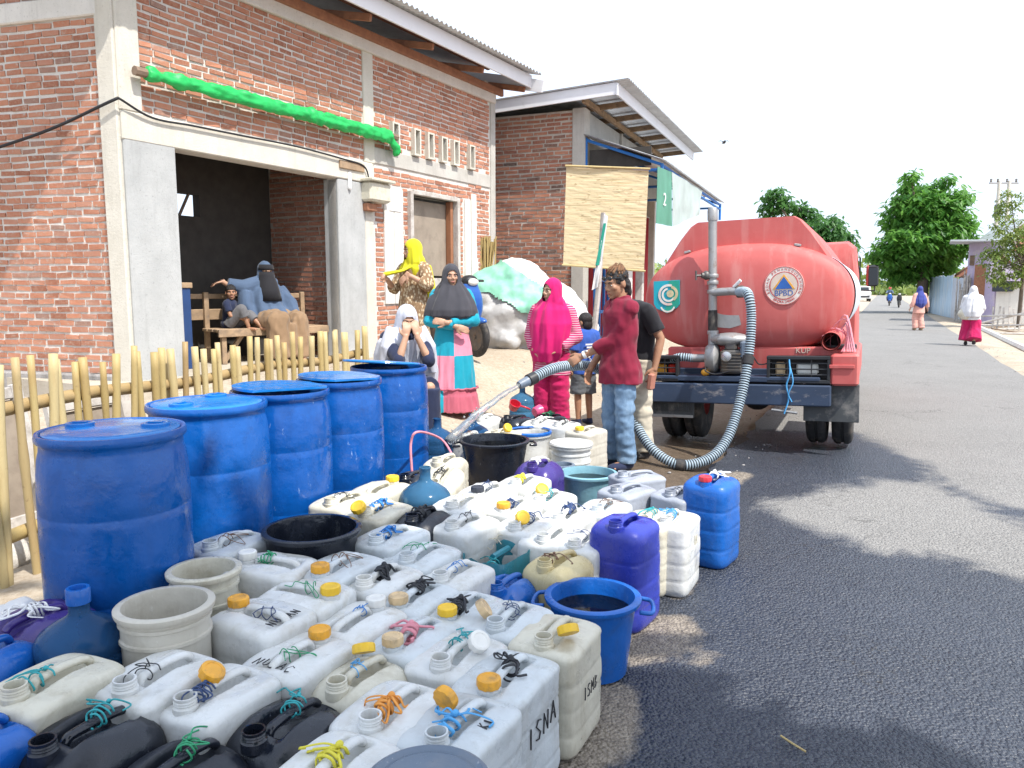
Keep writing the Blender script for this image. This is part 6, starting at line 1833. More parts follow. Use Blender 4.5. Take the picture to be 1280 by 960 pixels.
for sd in (-1, 1): mb.loft([[nk + V((sd * x, y, z)) for x, y, z in ((.0, -.1, -.06), (.055, -.085, -.085), (.085, -.02, -.0), (.06, .05, .03), (.05, .06, .045), (.065, -.01, .045), (.03, -.075, .02))], [nk + V((sd * x * 1.06, y * 1.08 - .004, z - .006)) for x, y, z in ((.0, -.1, -.06), (.055, -.085, -.085), (.085, -.02, -.0), (.06, .05, .03), (.05, .06, .045), (.065, -.01, .045), (.03, -.075, .02))]])
mb.build('collar', M['c_maroon'], s_)
trousers(t, j, 'c_denim', .092, .078, .078, .05, wr=(.014, 10, 10, 18), waist=(.145, .1)); shoe(t, j, 'c_navy')
c, Rm = j['head'], HR(j)
P = lambda x, y, z: c + Rm @ V((x, y, z))
mb = MB(); mb.ball(P(0, .024, .05), (.086, .094, .09), 20, 12, Rm); mb.ball(P(0, .06, -.02), (.078, .05, .075), 16, 10, Rm)
me = remesh(mb, .009, 2); wrinkle(me, .012, 40, 40, 40); cut(me, lambda co: (Rm.inverted() @ (co - c)).y < -.045 and (Rm.inverted() @ (co - c)).z < .05); setmat(me, M['hair']); put('hair', me, t)
mb = MB()
for i in range(46):
    a = R.uniform(-2.6, 2.6); z = R.uniform(.045, .11); k = math.sqrt(max(0, 1 - ((z - .04) / .1) ** 2)); mb.tube(spline([P(.085 * k * math.sin(a), .02 - .09 * k * math.cos(a), z), P(.06 * k * math.sin(a + .3), .03 - .07 * k * math.cos(a + .3), z + .03), P(.03 * math.sin(a), .05, .14 + R.uniform(-.01, .02))], 3), [.008, .008, .007, .007, .006, .005, .003][:7], 5)
mb.build('topknot', M['hair_br'], t, True)
mb = MB()
for q in (-1, 1): mb.ball(P(q * .035, -.083, .062), (.026, .01, .018), 12, 8, Rm)
mb.tube([P(-.08, .0, .05), P(-.06, -.07, .062), P(0, -.092, .064), P(.06, -.07, .062), P(.08, 0, .05)], .005, 6); mb.build('sunglasses', M['glass_dark'], t, True)
d = (j['wrL'] - j['elL']).normalized(); mb = MB(); w0 = j['wrL'] - d * .03; mb.tube([w0 - d * .012, w0 + d * .012], [.033, .033], 18); q_ = mb.build('wristwatch', M['paint_white'], t, 40)
MB().ball(w0 + V((.02, 0, .03)), (.018, .018, .009), 12, 6).build('watch_face', M['chrome'], q_, True)

# ---- B: man behind him
t = person('man in a black t-shirt and khaki trousers standing behind the maroon shirt', 795, 573, rad(-66), 1.63)
j = J(hp=rad(12), hy=rad(0), neck=(0, -.1, 1.3), head=(0, -.2, 1.42), shR=(-.165, -.06, 1.26), shL=(.165, -.03, 1.265), elL=(.24, .06, 1.03), wrL=(.25, .0, .79))
body(j, t, 'skin', handL=(V((0, -.25, -1)), V((-1, 0, 0)), .7, -1))
def sh(mb):
    add_torso(mb, j, .02); ell(mb, [((0, .01, .78), .16, .12), ((0, .005, .95), .16, .122), ((0, .01, 1.18), .165, .12)])
    for q in 'RL': mb.tube([j['sh' + q], j['sh' + q].lerp(j['el' + q], .75)], [.072, .07], 14)
garment('t_shirt', t, 'c_black', sh); trousers(t, j, 'c_khaki', .095, .085, .085, waist=(.145, .1)); shoe(t, j)
c, Rm = j['head'], HR(j); P = lambda x, y, z: c + Rm @ V((x, y, z))
mb = MB(); mb.ball(P(0, .024, .045), (.083, .092, .09), 20, 12, Rm); mb.ball(P(0, .06, -.01), (.07, .05, .07), 16, 10, Rm)
me = remesh(mb, .009, 2); cut(me, lambda co: (Rm.inverted() @ (co - c)).y < -.045 and (Rm.inverted() @ (co - c)).z < .05); setmat(me, M['hair']); put('hair', me, t)
w0 = frame_of(t) @ (j['wrL'] + V((0, -.03, -.11)))
o = MB().bbox((0, 0, 0), (.05, .09, .14), .012).build('pouch', M['cap_orange'], None); o.location = w0; o.rotation_euler = (0, .1, rad(-30)); o.data.materials[0] = M['tile_red']; tag(o, 'small rust red pouch held low by the man in the black t-shirt', 'pouch')

# ---- C: woman in magenta
t = person('woman in a magenta veil and magenta trousers watching the hose', 689, 546, rad(-22), 1.56)
j = J(hy=rad(-30), hp=rad(2), elL=(.25, .03, 1.02), wrL=(.12, -.13, .9), elR=(-.24, .02, 1.02), wrR=(-.13, -.15, .88))
body(j, t, 'skin_l', handL=(V((-.8, -.3, -.3)), V((0, .6, -.6)), .6, -1), handR=(V((.8, -.2, -.5)), V((0, .6, -.6)), .6, 1))
def sh(mb):
    add_torso(mb, j, .025); ell(mb, [((0, 0, .62), .2, .15), ((0, 0, .75), .19, .145), ((0, 0, .95), .17, .13), ((0, .01, 1.2), .17, .12)])
    sleeve(mb, j['shR'], j['elR'], j['wrR'], .075, .072, .06, .85); sleeve(mb, j['shL'], j['elL'], j['wrL'], .078, .075, .06, .85)
garment('tunic', t, 'c_stripe', sh); trousers(t, j, 'c_crimson', .115, .1, .1, .04); shoe(t, j, 'c_black')
hijab('veil', t, j, 'c_magenta', [((0, .02, 1.42), .1, .1), ((0, .01, 1.36), .15, .125), ((0, 0, 1.29), .21, .15), ((0, -.015, 1.15), .235, .18), ((-.0, -.03, 1.0), .21, .18), ((-.02, -.05, .86), .185, .165), ((-.03, -.06, .76), .13, .13)], (.02, 3, 1.2), opening=(.06, .082, -.01))

# ---- D: boy seen from behind
t = person('boy in a blue t-shirt and grey shorts seen from behind', 729, 532, rad(-152), 1.22)
j = J(hy=rad(22), head=(0, -.012, 1.455))
body(j, t, 'skin', hs=1.16)
def sh(mb):
    add_torso(mb, j, .026); ell(mb, [((0, .01, .73), .19, .14), ((0, .005, .95), .18, .135), ((0, .01, 1.18), .175, .125)])
    for q in 'RL': mb.tube([j['sh' + q], j['sh' + q].lerp(j['el' + q], .85)], [.08, .085], 14)
ts = garment('t_shirt', t, 'c_blue', sh)
mb = MB()
for z, w_ in ((1.16, .16), (1.12, .12), (1.07, .15)): mb.box((.0, .158, z), (w_, .004, .022))
mb.tube([(-.05, .16, 1.03), (.03, .165, .98), (-.02, .165, .93), (.05, .165, .9)], .012, 6); mb.build('print', M['c_white'], ts)
trousers(t, j, 'c_dgrey', .115, .105, .1, knee_only=True, name='shorts'); shoe(t, j, 'c_navy')
c, Rm = j['head'], HR(j); P = lambda x, y, z: c + Rm @ V((x, y, z)) * 1.16
mb = MB(); mb.ball(P(0, .022, .045), (.096, .104, .1), 20, 12, Rm); mb.ball(P(0, .055, -.02), (.085, .065, .09), 16, 10, Rm)
me = remesh(mb, .009, 2); cut(me, lambda co: (Rm.inverted() @ (co - c)).y < -.05 and (Rm.inverted() @ (co - c)).z < .05); setmat(me, M['hair']); put('hair', me, t)

# ---- E: woman in the patchwork dress
t = person('woman in a black veil and pink and teal patchwork dress with folded arms', 566, 537, rad(6), 1.55)
j = J(hy=rad(8), hp=rad(2), elR=(-.245, -.05, 1.0), elL=(.245, -.05, 1.0), wrR=(.04, -.215, .95), wrL=(-.06, -.225, .99))
body(j, t, 'skin_l', handR=(V((.9, .0, -.35)), V((0, 1, -.2)), .3, -1), handL=(V((-.9, .05, .15)), V((0, 1, -.2)), .3, 1), feet=True)
def dr(mb):
    add_torso(mb, j, .02)
    ell(mb, [((0, .0, .02), .31, .25), ((0, 0, .2), .285, .23), ((0, 0, .22), .27, .215), ((0, 0, .5), .235, .19), ((0, 0, .75), .205, .165), ((0, 0, .95), .17, .135), ((0, .01, 1.2), .165, .12)], 36)
def pk(c):
    if c.z < .28: return 1 if c.x < -.1 else 2
    if c.z < .63: return 1 if c.x > .02 else 0
    if c.z < .98: return 0 if c.x > .02 else 1
    return 1
garment('dress', t, ['c_pink', 'c_teal', 'c_rose'], dr, wr=(.024, 15, 15, 2.2), pick=pk, keep=lambda c: sstep(1.05, .5, c.z))
garment('sleeve', t, 'c_teal', lambda mb: sleeve(mb, j['shR'], j['elR'], j['wrR'], .07, .066, .05, .92), wr=(.01, 14, 14, 14))
garment('sleeve', t, 'c_teal', lambda mb: sleeve(mb, j['shL'], j['elL'], j['wrL'], .07, .066, .05, .85), wr=(.01, 14, 14, 14))
mb = MB(); mb.tube([(.28 * math.cos(a), .225 * math.sin(a), .275 + .006 * math.sin(a * 17)) for a in [2 * PI * i / 60 for i in range(61)]], .01, 6); mb.build('ruffle', M['c_rose'], t, True)
hijab('veil', t, j, 'c_charcoal', [((0, .02, 1.44), .1, .1), ((0, .01, 1.38), .145, .125), ((0, 0, 1.31), .2, .15), ((0, -.01, 1.22), .25, .18), ((0, -.02, 1.12), .285, .205), ((0, -.01, 1.05), .3, .21), ((.0, .0, 1.02), .24, .17)], (.022, 3, 1.2), seed=3)

# ---- F: woman in the yellow veil
p = at_y(519, 480, 8.9)
t = person('woman in a mustard yellow veil and brown patterned dress lifting her veil hem', 0, 0, rad(-38), 1.6, loc=(p.x, p.y, .44))
j = J(hy=rad(-25), hp=rad(6), shR=(-.16, .0, 1.285), elR=(-.22, -.1, 1.05), wrR=(-.12, -.3, 1.16), elL=(.25, -.02, 1.09), wrL=(.1, -.2, 1.21))
body(j, t, 'skin_l', handR=(V((.1, -.9, .3)), V((.9, 0, -.2)), 1.1, -1), handL=(V((-.5, -.4, -.75)), V((-.3, .7, -.4)), .5, 1))
def dr(mb):
    add_torso(mb, j, .022)
    ell(mb, [((0, .0, .03), .25, .2), ((0, 0, .3), .225, .18), ((0, 0, .6), .2, .16), ((0, 0, .85), .185, .15), ((0, 0, 1.0), .17, .13), ((0, .01, 1.2), .165, .12)], 30)
    sleeve(mb, j['shR'], j['elR'], j['wrR'], .07, .066, .055, .35); sleeve(mb, j['shL'], j['elL'], j['wrL'], .075, .072, .06, .4)
garment('dress', t, 'c_floral', dr, wr=(.016, 14, 14, 2.5))
hijab('veil', t, j, 'c_yellow', [((0, .025, 1.42), .085, .085), ((0, .02, 1.35), .13, .12), ((0, .02, 1.28), .195, .14), ((.02, .04, 1.2), .19, .13), ((.03, .07, 1.12), .15, .1), ((.05, .1, 1.04), .1, .07)], (.018, 3, 1.3), seed=9,
      extra=lambda mb: (mb.tube([V((.03, -.08, 1.3)), V((0, -.17, 1.25)), V((-.06, -.27, 1.23)), V((-.11, -.35, 1.21))], [.06, .045, .035, .02], 12, flat=.45), mb.tube([V((.12, .06, 1.3)), V((.17, .08, 1.1)), V((.2, .1, .9)), V((.2, .1, .76))], [.07, .07, .055, .03], 12)))

# ---- G: seated woman hiding her face
p = at_y(507, 480, 7.0)
t = person('woman in a lavender grey veil seated with both hands over her face', 0, 0, rad(22), 1.56, loc=(p.x, p.y, ground_z(p.x, p.y) + .02))
j = J(hip=(0, .1, .5), neck=(0, -.02, .97), head=(0, -.09, 1.1), hp=rad(22), shR=(-.165, -.0, .93), shL=(.165, -.0, .93), elR=(-.13, -.28, .74), elL=(.15, -.27, .74), wrR=(-.055, -.25, .95), wrL=(.05, -.25, .96),
      hiR=(-.1, .06, .48), hiL=(.1, .06, .48), knR=(-.13, -.36, .5), knL=(.13, -.36, .5), anR=(-.12, -.34, .08), anL=(.12, -.34, .08))
body(j, t, 'skin_l', handR=(V((.12, .1, 1)), V((.1, 1, 0)), .45, 1), handL=(V((-.12, .1, 1)), V((-.1, 1, 0)), .45, -1))
def dr(mb):
    add_torso(mb, j, .03)
    sleeve(mb, j['shR'], j['elR'], j['wrR'], .07, .065, .05, .18); sleeve(mb, j['shL'], j['elL'], j['wrL'], .07, .065, .05, .18)
    for q in 'RL': mb.tube([j['hi' + q], j['kn' + q]], [.12, .1], 14); mb.tube([j['kn' + q], j['an' + q]], [.1, .12], 14)
garment('dress', t, 'c_navy', dr)
hijab('veil', t, j, 'c_greylav', [((0, -.06, 1.06), .09, .1), ((0, -.03, .99), .15, .13), ((0, -.01, .9), .255, .19), ((0, .03, .78), .29, .2), ((.02, .06, .62), .3, .19), ((.03, .1, .46), .29, .17)], (.024, 3, 1.3), opening=(.058, .095, -.03),
      extra=lambda mb: (mb.tube([V((.13, -.06, 1.02)), V((.21, -.12, .85)), V((.24, -.1, .6))], [.06, .06, .05], 12), mb.tube([V((-.13, -.06, 1.02)), V((-.2, -.12, .85)), V((-.22, -.1, .7))], [.06, .06, .05], 12)), seed=5)
o = thing('stool', 'low wooden stool under the seated woman in the lavender veil', 'stool', t.location, rad(22))
MB().bbox((0, .1, .36), (.36, .3, .04), .008).build('seat', M['wood'], o)
for a in (-.14, .14):
    for b in (-.0, .2): MB().bbox((a, b, .17), (.04, .04, .34), .006).build('leg', M['wood'], o)

# ---- bench, niqab woman, small boy inside the shop
bx0, _ = fac(243, 395, 1.1); 
BL = HM @ V((fac(262, 410, .75)[0], .75, ZF))
bench = thing('bench', 'rough wooden bench with slatted back inside the open shop front', 'bench', BL, AA + rad(-14))
bw = 1.5
for i, y in enumerate((-.14, 0, .14)): MB().bbox((bw / 2, y, .4), (bw, .12, .035), .006).build('seat', M['wood'], bench)
mb = MB(); mb.bbox((bw / 2, -.215, .37), (bw, .035, .09), .005); mb.build('apron', M['wood'], bench)
for z in (.58, .8): MB().bbox((bw / 2 - .1, .27, z), (bw, .03, .13 if z < .7 else .06), .005, rot(.08, 0, 0)).build('backrest', M['wood'], bench)
for x in (.08, bw - .1):
    MB().bbox((x, -.17, .19), (.06, .05, .38), .005).build('leg', M['wood'], bench); MB().bbox((x, .24, .42), (.06, .05, .86), .005).build('leg', M['wood'], bench)
    MB().bbox((x + .16, -.1, .19), (.05, .05, .46), .005, rot(0, .65, 0)).build('brace', M['wood'], bench)
BMx = frame_of(bench)
wl = BMx @ V((.78, .02, 0)); wy = bench.rotation_euler.z
t = person('woman in a blue-grey cape and black face veil seated on the shop bench', 0, 0, wy + rad(6), 1.6, loc=(wl.x, wl.y, ZF))
j = J(hip=(0, .06, .5), neck=(0, .05, .96), head=(0, .03, 1.1), hy=rad(-14), shR=(-.165, .05, .91), shL=(.165, .05, .91), elR=(-.36, .1, .86), wrR=(-.52, .16, .98), elL=(.21, -.06, .68), wrL=(.1, -.24, .56),
      hiR=(-.1, .04, .48), hiL=(.1, .04, .48), knR=(-.14, -.38, .5), knL=(.16, -.38, .48), anR=(-.13, -.36, .08), anL=(.16, -.34, .08))
body(j, t, 'skin_l', handR=(V((-.8, .2, -.2)), V((0, 0, -1)), .4, -1), handL=(V((-.5, -.5, -.7)), V((-.2, .4, -.8)), .35, 1))
def sk(mb):
    mb.ball((0, .02, .5), (.2, .17, .13), 18, 12)
    for q in 'RL': mb.tube([j['hi' + q], j['kn' + q] + V((0, .02, .0))], [.15, .14], 16); mb.tube([j['kn' + q], V((j['an' + q].x * 1.1, j['an' + q].y - .02, .06))], [.14, .16], 16); mb.ball(j['kn' + q], .14)
    mb.tube([V((0, -.36, .47)), V((0, -.36, .08))], [.14, .17], 16); mb.tube([V((.3, -.2, .45)), V((.34, -.28, .1))], [.1, .13], 14)
garment('skirt', t, 'c_brown', sk, wr=(.032, 9, 9, 5))
def cape(mb):
    mb.tube([V((-.1, .05, .95)), V((-.3, .09, .9)), V((-.47, .14, .95))], [.1, .1, .075], 14); mb.tube([V((-.28, .06, .85)), V((-.3, .03, .68)), V((-.24, -.06, .52))], [.09, .1, .06], 14)
    mb.tube([V((.18, .02, .88)), V((.24, -.1, .68)), V((.22, -.22, .56))], [.09, .11, .07], 14)
hijab('cape', t, j, 'c_niqab', [((0, .05, 1.05), .09, .09), ((0, .05, .98), .13, .12), ((0, .04, .9), .215, .15), ((0, .02, .8), .235, .18), ((0, -.0, .68), .25, .2), ((.02, -.06, .57), .25, .23), ((.03, -.08, .52), .2, .2)], (.022, 3, 1.3), opening=(.0, .0, 0), extra=cape)
c, Rm = j['head'], HR(j)
P = lambda x, y, z: c + Rm @ V((x, y, z))
mb = MB()
def strip(rows, th=.006):
    vs = []; n = 13
    rings = []
    for (z, w_, d, bow) in rows:
        f = [P(w_ * math.sin(a), -d - bow * math.cos(a) + .0, z) for a in [-1.25 + 2.5 * i / (n - 1) for i in range(n)]]
        b = [P(w_ * .97 * math.sin(a), -d - bow * math.cos(a) + th, z) for a in [-1.25 + 2.5 * i / (n - 1) for i in range(n)]][::-1]
        rings.append(f + b)
    mb.loft(rings)
strip([(.09, .096, .005, .1), (.05, .104, .0, .113), (.022, .104, .0, .116)]); strip([(-.002, .104, .0, .12), (-.05, .106, .004, .124), (-.12, .115, .05, .12), (-.22, .13, .1, .11), (-.36, .15, .13, .11)])
mb.build('face_veil', M['c_black'], t, True)
MB().ball(P(0, -.064, .01), (.065, .05, .02), 16, 8, Rm).build('eye_strip', M['skin_l'], t, True)
for q in (-1, 1): MB().ball(P(q * .03, -.113, .01), (.012, .005, .006), 10, 6, Rm).build('eye', M['eye_d'], t, True)
bl_ = BMx @ V((.3, .0, 0))
t = person('barefoot small boy in a navy shirt and grey trousers sitting on the shop bench', 0, 0, wy + rad(36), 1.0, loc=(bl_.x, bl_.y, ZF + .16))
j = J(hip=(0, .1, .5), neck=(0, .05, .93), head=(0, .02, 1.09), hy=rad(-58), shR=(-.15, .05, .88), shL=(.15, .05, .88), elR=(-.2, -.05, .66), wrR=(-.1, -.22, .6), elL=(.2, -.05, .66), wrL=(.1, -.22, .58),
      hiR=(-.1, .05, .47), hiL=(.1, .05, .47), knR=(-.12, -.24, .78), knL=(.14, -.28, .66), anR=(-.06, -.34, .44), anL=(.1, -.52, .44))
body(j, t, 'skin', hs=1.25)
def sh(mb):
    add_torso(mb, j, .024)
    for q in 'RL': mb.tube([j['sh' + q], j['sh' + q].lerp(j['el' + q], .7)], [.075, .075], 14)
garment('shirt', t, 'c_navy', sh)
def tr(mb):
    mb.ball((0, .09, .5), (.18, .14, .12), 16, 10)
    for q in 'RL': mb.tube([j['hi' + q], j['kn' + q]], [.11, .1], 14); mb.ball(j['kn' + q], .1); mb.tube([j['kn' + q], j['kn' + q].lerp(j['an' + q], .45)], [.1, .1], 14)
garment('trousers', t, 'c_grey', tr)
c, Rm = j['head'], HR(j); P = lambda x, y, z: c + Rm @ V((x, y, z)) * 1.25
mb = MB(); mb.ball(P(0, .022, .045), (.104, .124, .113), 20, 12, Rm)
me = remesh(mb, .01, 2); cut(me, lambda co: (Rm.inverted() @ (co - c)).y < -.05 and (Rm.inverted() @ (co - c)).z < .05); setmat(me, M['hair']); put('hair', me, t)
o = HM @ V((fac(232, 430, .5)[0], .5, ZF)); bb_ = thing('blue_board', 'upright dark blue board behind the grey pier beside the bench', 'board', o, AA)
MB().bbox((0, 0, .45), (.16, .05, .9), .006).build('panel', M['paint_navy'], bb_); MB().bbox((0, .0, .93), (.2, .08, .06), .005).build('cap_rail', M['wood'], bb_)

# ---- the two women walking along the road
t = person('woman in an indigo veil and salmon clothes walking away down the road', 1147, 413, rad(184), 1.56)
j = J(elR=(-.25, .05, 1.02), elL=(.25, .05, 1.02), wrR=(-.32, .0, .83), wrL=(.32, .0, .83), knL=(.09, -.08, .46), anL=(.09, -.02, .09), anR=(-.09, .1, .09))
body(j, t, 'skin_l', voxel=.01)
def sh(mb):
    add_torso(mb, j, .03); ell(mb, [((0, 0, .62), .22, .16), ((0, 0, .8), .2, .15), ((0, 0, 1.2), .17, .12)])
    sleeve(mb, j['shR'], j['elR'], j['wrR'], .08, .08, .07, .9); sleeve(mb, j['shL'], j['elL'], j['wrL'], .08, .08, .07, .9)
garment('tunic', t, 'c_salmon', sh, voxel=.014); trousers(t, j, 'c_salmon', .11, .1, .1, .07, voxel=.014); shoe(t, j, 'wood')
hijab('veil', t, j, 'c_indigo', [((0, .02, 1.42), .09, .09), ((0, .02, 1.34), .15, .12), ((0, .02, 1.26), .21, .16), ((0, .03, 1.12), .26, .19), ((0, .05, .98), .25, .18), ((0, .09, .86), .12, .1), ((0, .1, .8), .04, .04)], (.02, 3, 1.2), voxel=.013)
t = person('woman in a pale veil and crimson skirt-trousers walking on the road verge', 1212, 432, rad(150), 1.55)
j = J(hp=rad(5), elR=(-.24, .02, 1.02), elL=(.22, -.1, 1.02), wrR=(-.2, -.12, .9), wrL=(.12, -.25, .98), knL=(.09, -.1, .46), anL=(.1, -.06, .09), knR=(-.09, .0, .46), anR=(-.09, .14, .12))
body(j, t, 'skin_l', voxel=.01)
trousers(t, j, 'c_crimson', .125, .15, .19, .12, voxel=.014, wr=(.02, 12, 12, 4)); shoe(t, j, 'rubber')
garment('tunic', t, 'c_greypale', lambda mb: (add_torso(mb, j, .04), ell(mb, [((0, 0, .7), .22, .17), ((0, 0, .9), .2, .16), ((0, 0, 1.2), .18, .13)]), sleeve(mb, j['shL'], j['elL'], j['wrL'], .08, .08, .07), sleeve(mb, j['shR'], j['elR'], j['wrR'], .08, .08, .07)), voxel=.014)
hijab('veil', t, j, 'c_greypale', [((0, .02, 1.42), .09, .09), ((0, .02, 1.34), .15, .13), ((0, .02, 1.26), .22, .17), ((0, .02, 1.1), .26, .21), ((0, .04, .92), .27, .22), ((0, .1, .78), .2, .14)], (.022, 3, 1.2), voxel=.013)
mb = MB(); mb.ball((.18, .06, .86), (.15, .12, .14)); mb.ball((.14, .08, .78), (.13, .11, .09))
me = remesh(mb, .015, 2); wrinkle(me, .02, 9, 9, 9); setmat(me, M['p_cream']); w0 = frame_of(t); q = put('shoulder_bag', me, None); q.location = t.location; q.rotation_euler = t.rotation_euler; q.scale = t.scale
tag(q, 'cream cloth bag carried by the woman in the pale veil', 'bag')
# ------------------------------------------------------------------ sheeted pile, scooter, leaning post
pc = at_y(657, 470, 12.6); pz = ground_z(pc.x, 12.6)
pile = thing('covered_heap', 'heap of grey sacks half covered by white and mint green sheets by the second house', 'heap', (pc.x, 12.6, pz - .03), rad(-4))
def heap(k, dy=0.0):
    mb = MB()
    mb.ball((-.35, .1, .35), (.72 * k, .6 * k, .95 * k), 24, 14); mb.ball((-.15, .15, .7), (.6 * k, .55 * k, .72 * k), 24, 14); mb.ball((.3, .1, .35), (.7 * k, .6 * k, .72 * k), 24, 14)
    mb.ball((.75, .15, .2), (.42 * k, .5 * k, .42 * k), 20, 12); mb.ball((-.55, .1, .75), (.5 * k, .5 * k, .5 * k), 20, 12)
    for i in range(7):
        mb.ball((-.8 + i * .28, -.33 + .1 * math.sin(i * 2), .16 + .1 * (i % 2)), (.24, .2, .17), 12, 8)
    return mb
me = remesh(heap(1), .03, 3); wrinkle(me, .06, 3.2, 3.2, 4); wrinkle(me, .012, 9, 9, 12, seed=4); setmat(me, M['sack']); put('sacks', me, pile)
me = remesh(heap(1.05), .03, 4); wrinkle(me, .05, 3.2, 3.2, 4); wrinkle(me, .02, 9, 9, 9, seed=8)
cut(me, lambda c: c.z < .98 - .62 * (c.x + .1) * (1 if c.x > -.1 else .25) - .35 * (c.y + .1) + .06 * noise.noise(V((c.x * 5, c.y * 5, 0)))); setmat(me, M['tarp_white']); put('white_sheet', me, pile)
me = remesh(heap(1.085), .03, 4); wrinkle(me, .05, 3.2, 3.2, 4); wrinkle(me, .012, 7, 7, 7, seed=2)
def mint(c):
    up = 1.5 - .62 * max(0, c.x + .5); lo = .88 - .55 * max(0, c.x + .55) + .1 * max(0, -c.x - .55)
    return c.y > .15 or c.z > up or c.z < lo + .05 * noise.noise(V((c.x * 6, 0, 0))) or c.x > .5
cut(me, mint); setmat(me, M['tarp_mint']); put('mint_sheet', me, pile)
b_ = at_y(608, 312, 13.1)
bd = thing('slat_bundle', 'bundle of split bamboo slats standing against the brick wall behind the heap', 'bundle', (b_.x, 13.15, .55), 0)
mb = MB()
for i in range(34): mb.tube([(R.uniform(-.17, .17), R.uniform(-.06, .06), 0), (R.uniform(-.17, .17), R.uniform(-.06, .06), b_.z - .55 + R.uniform(.1, .24))], .014, 5)
mb.build('slats', M['bamboo'], bd)
MB().tube([(.19 * math.cos(a), .08 * math.sin(a), 1.1) for a in [i * .35 for i in range(19)]], .012, 5).build('band', M['wire'], bd)
def scooter(label, loc, rz, m, sc=1.0):
    t = thing('scooter', label, 'scooter', loc, rz); t.scale = (sc,) * 3
    for y in (-.6, .62):
        mb = MB(); mb.lathe([(.19, -.04), (.25, -.045), (.275, -.02), (.28, 0), (.275, .02), (.25, .045), (.19, .04)], 32, cap0=False, cap1=False); me = mb.mesh('tyre', M['rubber'], True); me.transform(Matrix.Rotation(PI / 2, 4, 'Y'))
        o = bpy.data.objects.new('wheel', None); COL.objects.link(o); o.parent = t; o.location = (0, y, .28); put('tyre', me, o)
        mb = MB(); mb.lathe([(.03, -.05), (.05, .05), (.19, .03), (.195, -.03)], 24); 
        for k in range(5): mb.box((.11 * math.cos(k * 1.256), .11 * math.sin(k * 1.256), 0), (.16, .025, .03), rot(0, 0, k * 1.256))
        me = mb.mesh('rim', M['iron'], 40); me.transform(Matrix.Rotation(PI / 2, 4, 'Y')); put('rim', me, o)
    mb = MB(); mb.ball((0, -.62, .5), (.09, .2, .06)); me = remesh(mb, .015, 2); setmat(me, M[m]); put('front_mudguard', me, t)
    mb = MB(); mb.ball((0, -.48, .72), (.19, .09, .3)); mb.ball((0, -.44, .95), (.14, .1, .12)); mb.ball((0, -.3, .42), (.14, .24, .06)); me = remesh(mb, .015, 3); setmat(me, M[m]); put('leg_shield', me, t)
    mb = MB(); mb.ball((0, .35, .55), (.14, .5, .16)); mb.ball((0, .7, .66), (.09, .2, .09)); me = remesh(mb, .018, 3); setmat(me, M[m]); put('tail_body', me, t)
    mb = MB(); mb.ball((0, .3, .75), (.13, .42, .055)); mb.ball((0, .6, .79), (.11, .2, .05)); me = remesh(mb, .015, 2); setmat(me, M['rubber']); put('seat', me, t)
    mb = MB(); mb.ball((0, -.43, 1.04), (.13, .12, .09)); me = remesh(mb, .012, 2); setmat(me, M['blackpaint']); put('headlamp_cowl', me, t)
    MB().ball((0, -.53, 1.03), (.085, .04, .05), 16, 10).build('headlamp', M['clearlens'], t, True)
    mb = MB(); mb.tube(spline([(-.33, -.3, 1.05), (-.2, -.36, 1.05), (0, -.4, 1.04), (.2, -.36, 1.05), (.33, -.3, 1.05)], 4), .018, 8); mb.tube([(0, -.42, 1.0), (0, -.6, .3)], .03, 8); mb.build('handlebar', M['blackpaint'], t)
    mb = MB(); mb.tube([(.12, .2, .25), (.13, .75, .38)], .045, 10); mb.bbox((0, .2, .3), (.2, .4, .2), .03); mb.build('engine', M['iron'], t)
    return t
q = at_y(566, 470, 10.9); scooter('blue and black scooter parked by the sacks behind the woman in patchwork', (q.x, 10.9, ground_z(q.x, 10.9)), rad(38), 'bike_blue', .98)
q = at_y(741, 470, 11.0)
p0_ = V((q.x - .05, 11.0, .4)); p1_ = at_y(754, 266, 11.0)
pt = thing('leaning_post', 'weathered plank post leaning before the bamboo blind with a limp green and white pennant', 'post', p0_)
mb = MB(); mb.tube([(0, 0, -.2), (p1_ - p0_) * .5 + V((.03, 0, 0)), p1_ - p0_], [.075, .065, .055], 8, flat=.6); mb.build('post', M['wood_grey'], pt)
u_ = p1_ - p0_
cloth_sheet(MB(), u_ + V((.01, -.06, -.02)), u_ + V((.06, -.07, -.05)), u_ * .52 + V((.02, -.05, 0)), u_ * .5 + V((-.07, -.06, 0)), .06, 4, 6, 16).build('pennant', M['tarp_white'], pt, True)
cloth_sheet(MB(), u_ * .93 + V((.01, -.085, 0)), u_ * .93 + V((.045, -.085, 0)), u_ * .66 + V((.0, -.075, 0)), u_ * .66 + V((-.05, -.075, 0)), .03, 6, 5, 12).build('green_stripe', M['logo_green'], pt, True)
for i, (px, py) in enumerate(((680, 545), (548, 545))):
    q = at_z(px, py, 0); mb = MB(); mb.ball((0, 0, .1), (.17, .14, .14), 10, 8); me = mb.mesh('stone_block', M['mortar'], True); wrinkle(me, .03, 8, 8, 8); o = put('stone_block', me, None, (q.x, q.y + 1.2, ground_z(q.x, q.y + 1.2)))
    tag(o, ['pale stone block on the sand behind the magenta trousers', 'pale stone block beside the patchwork dress'][i], 'stone')

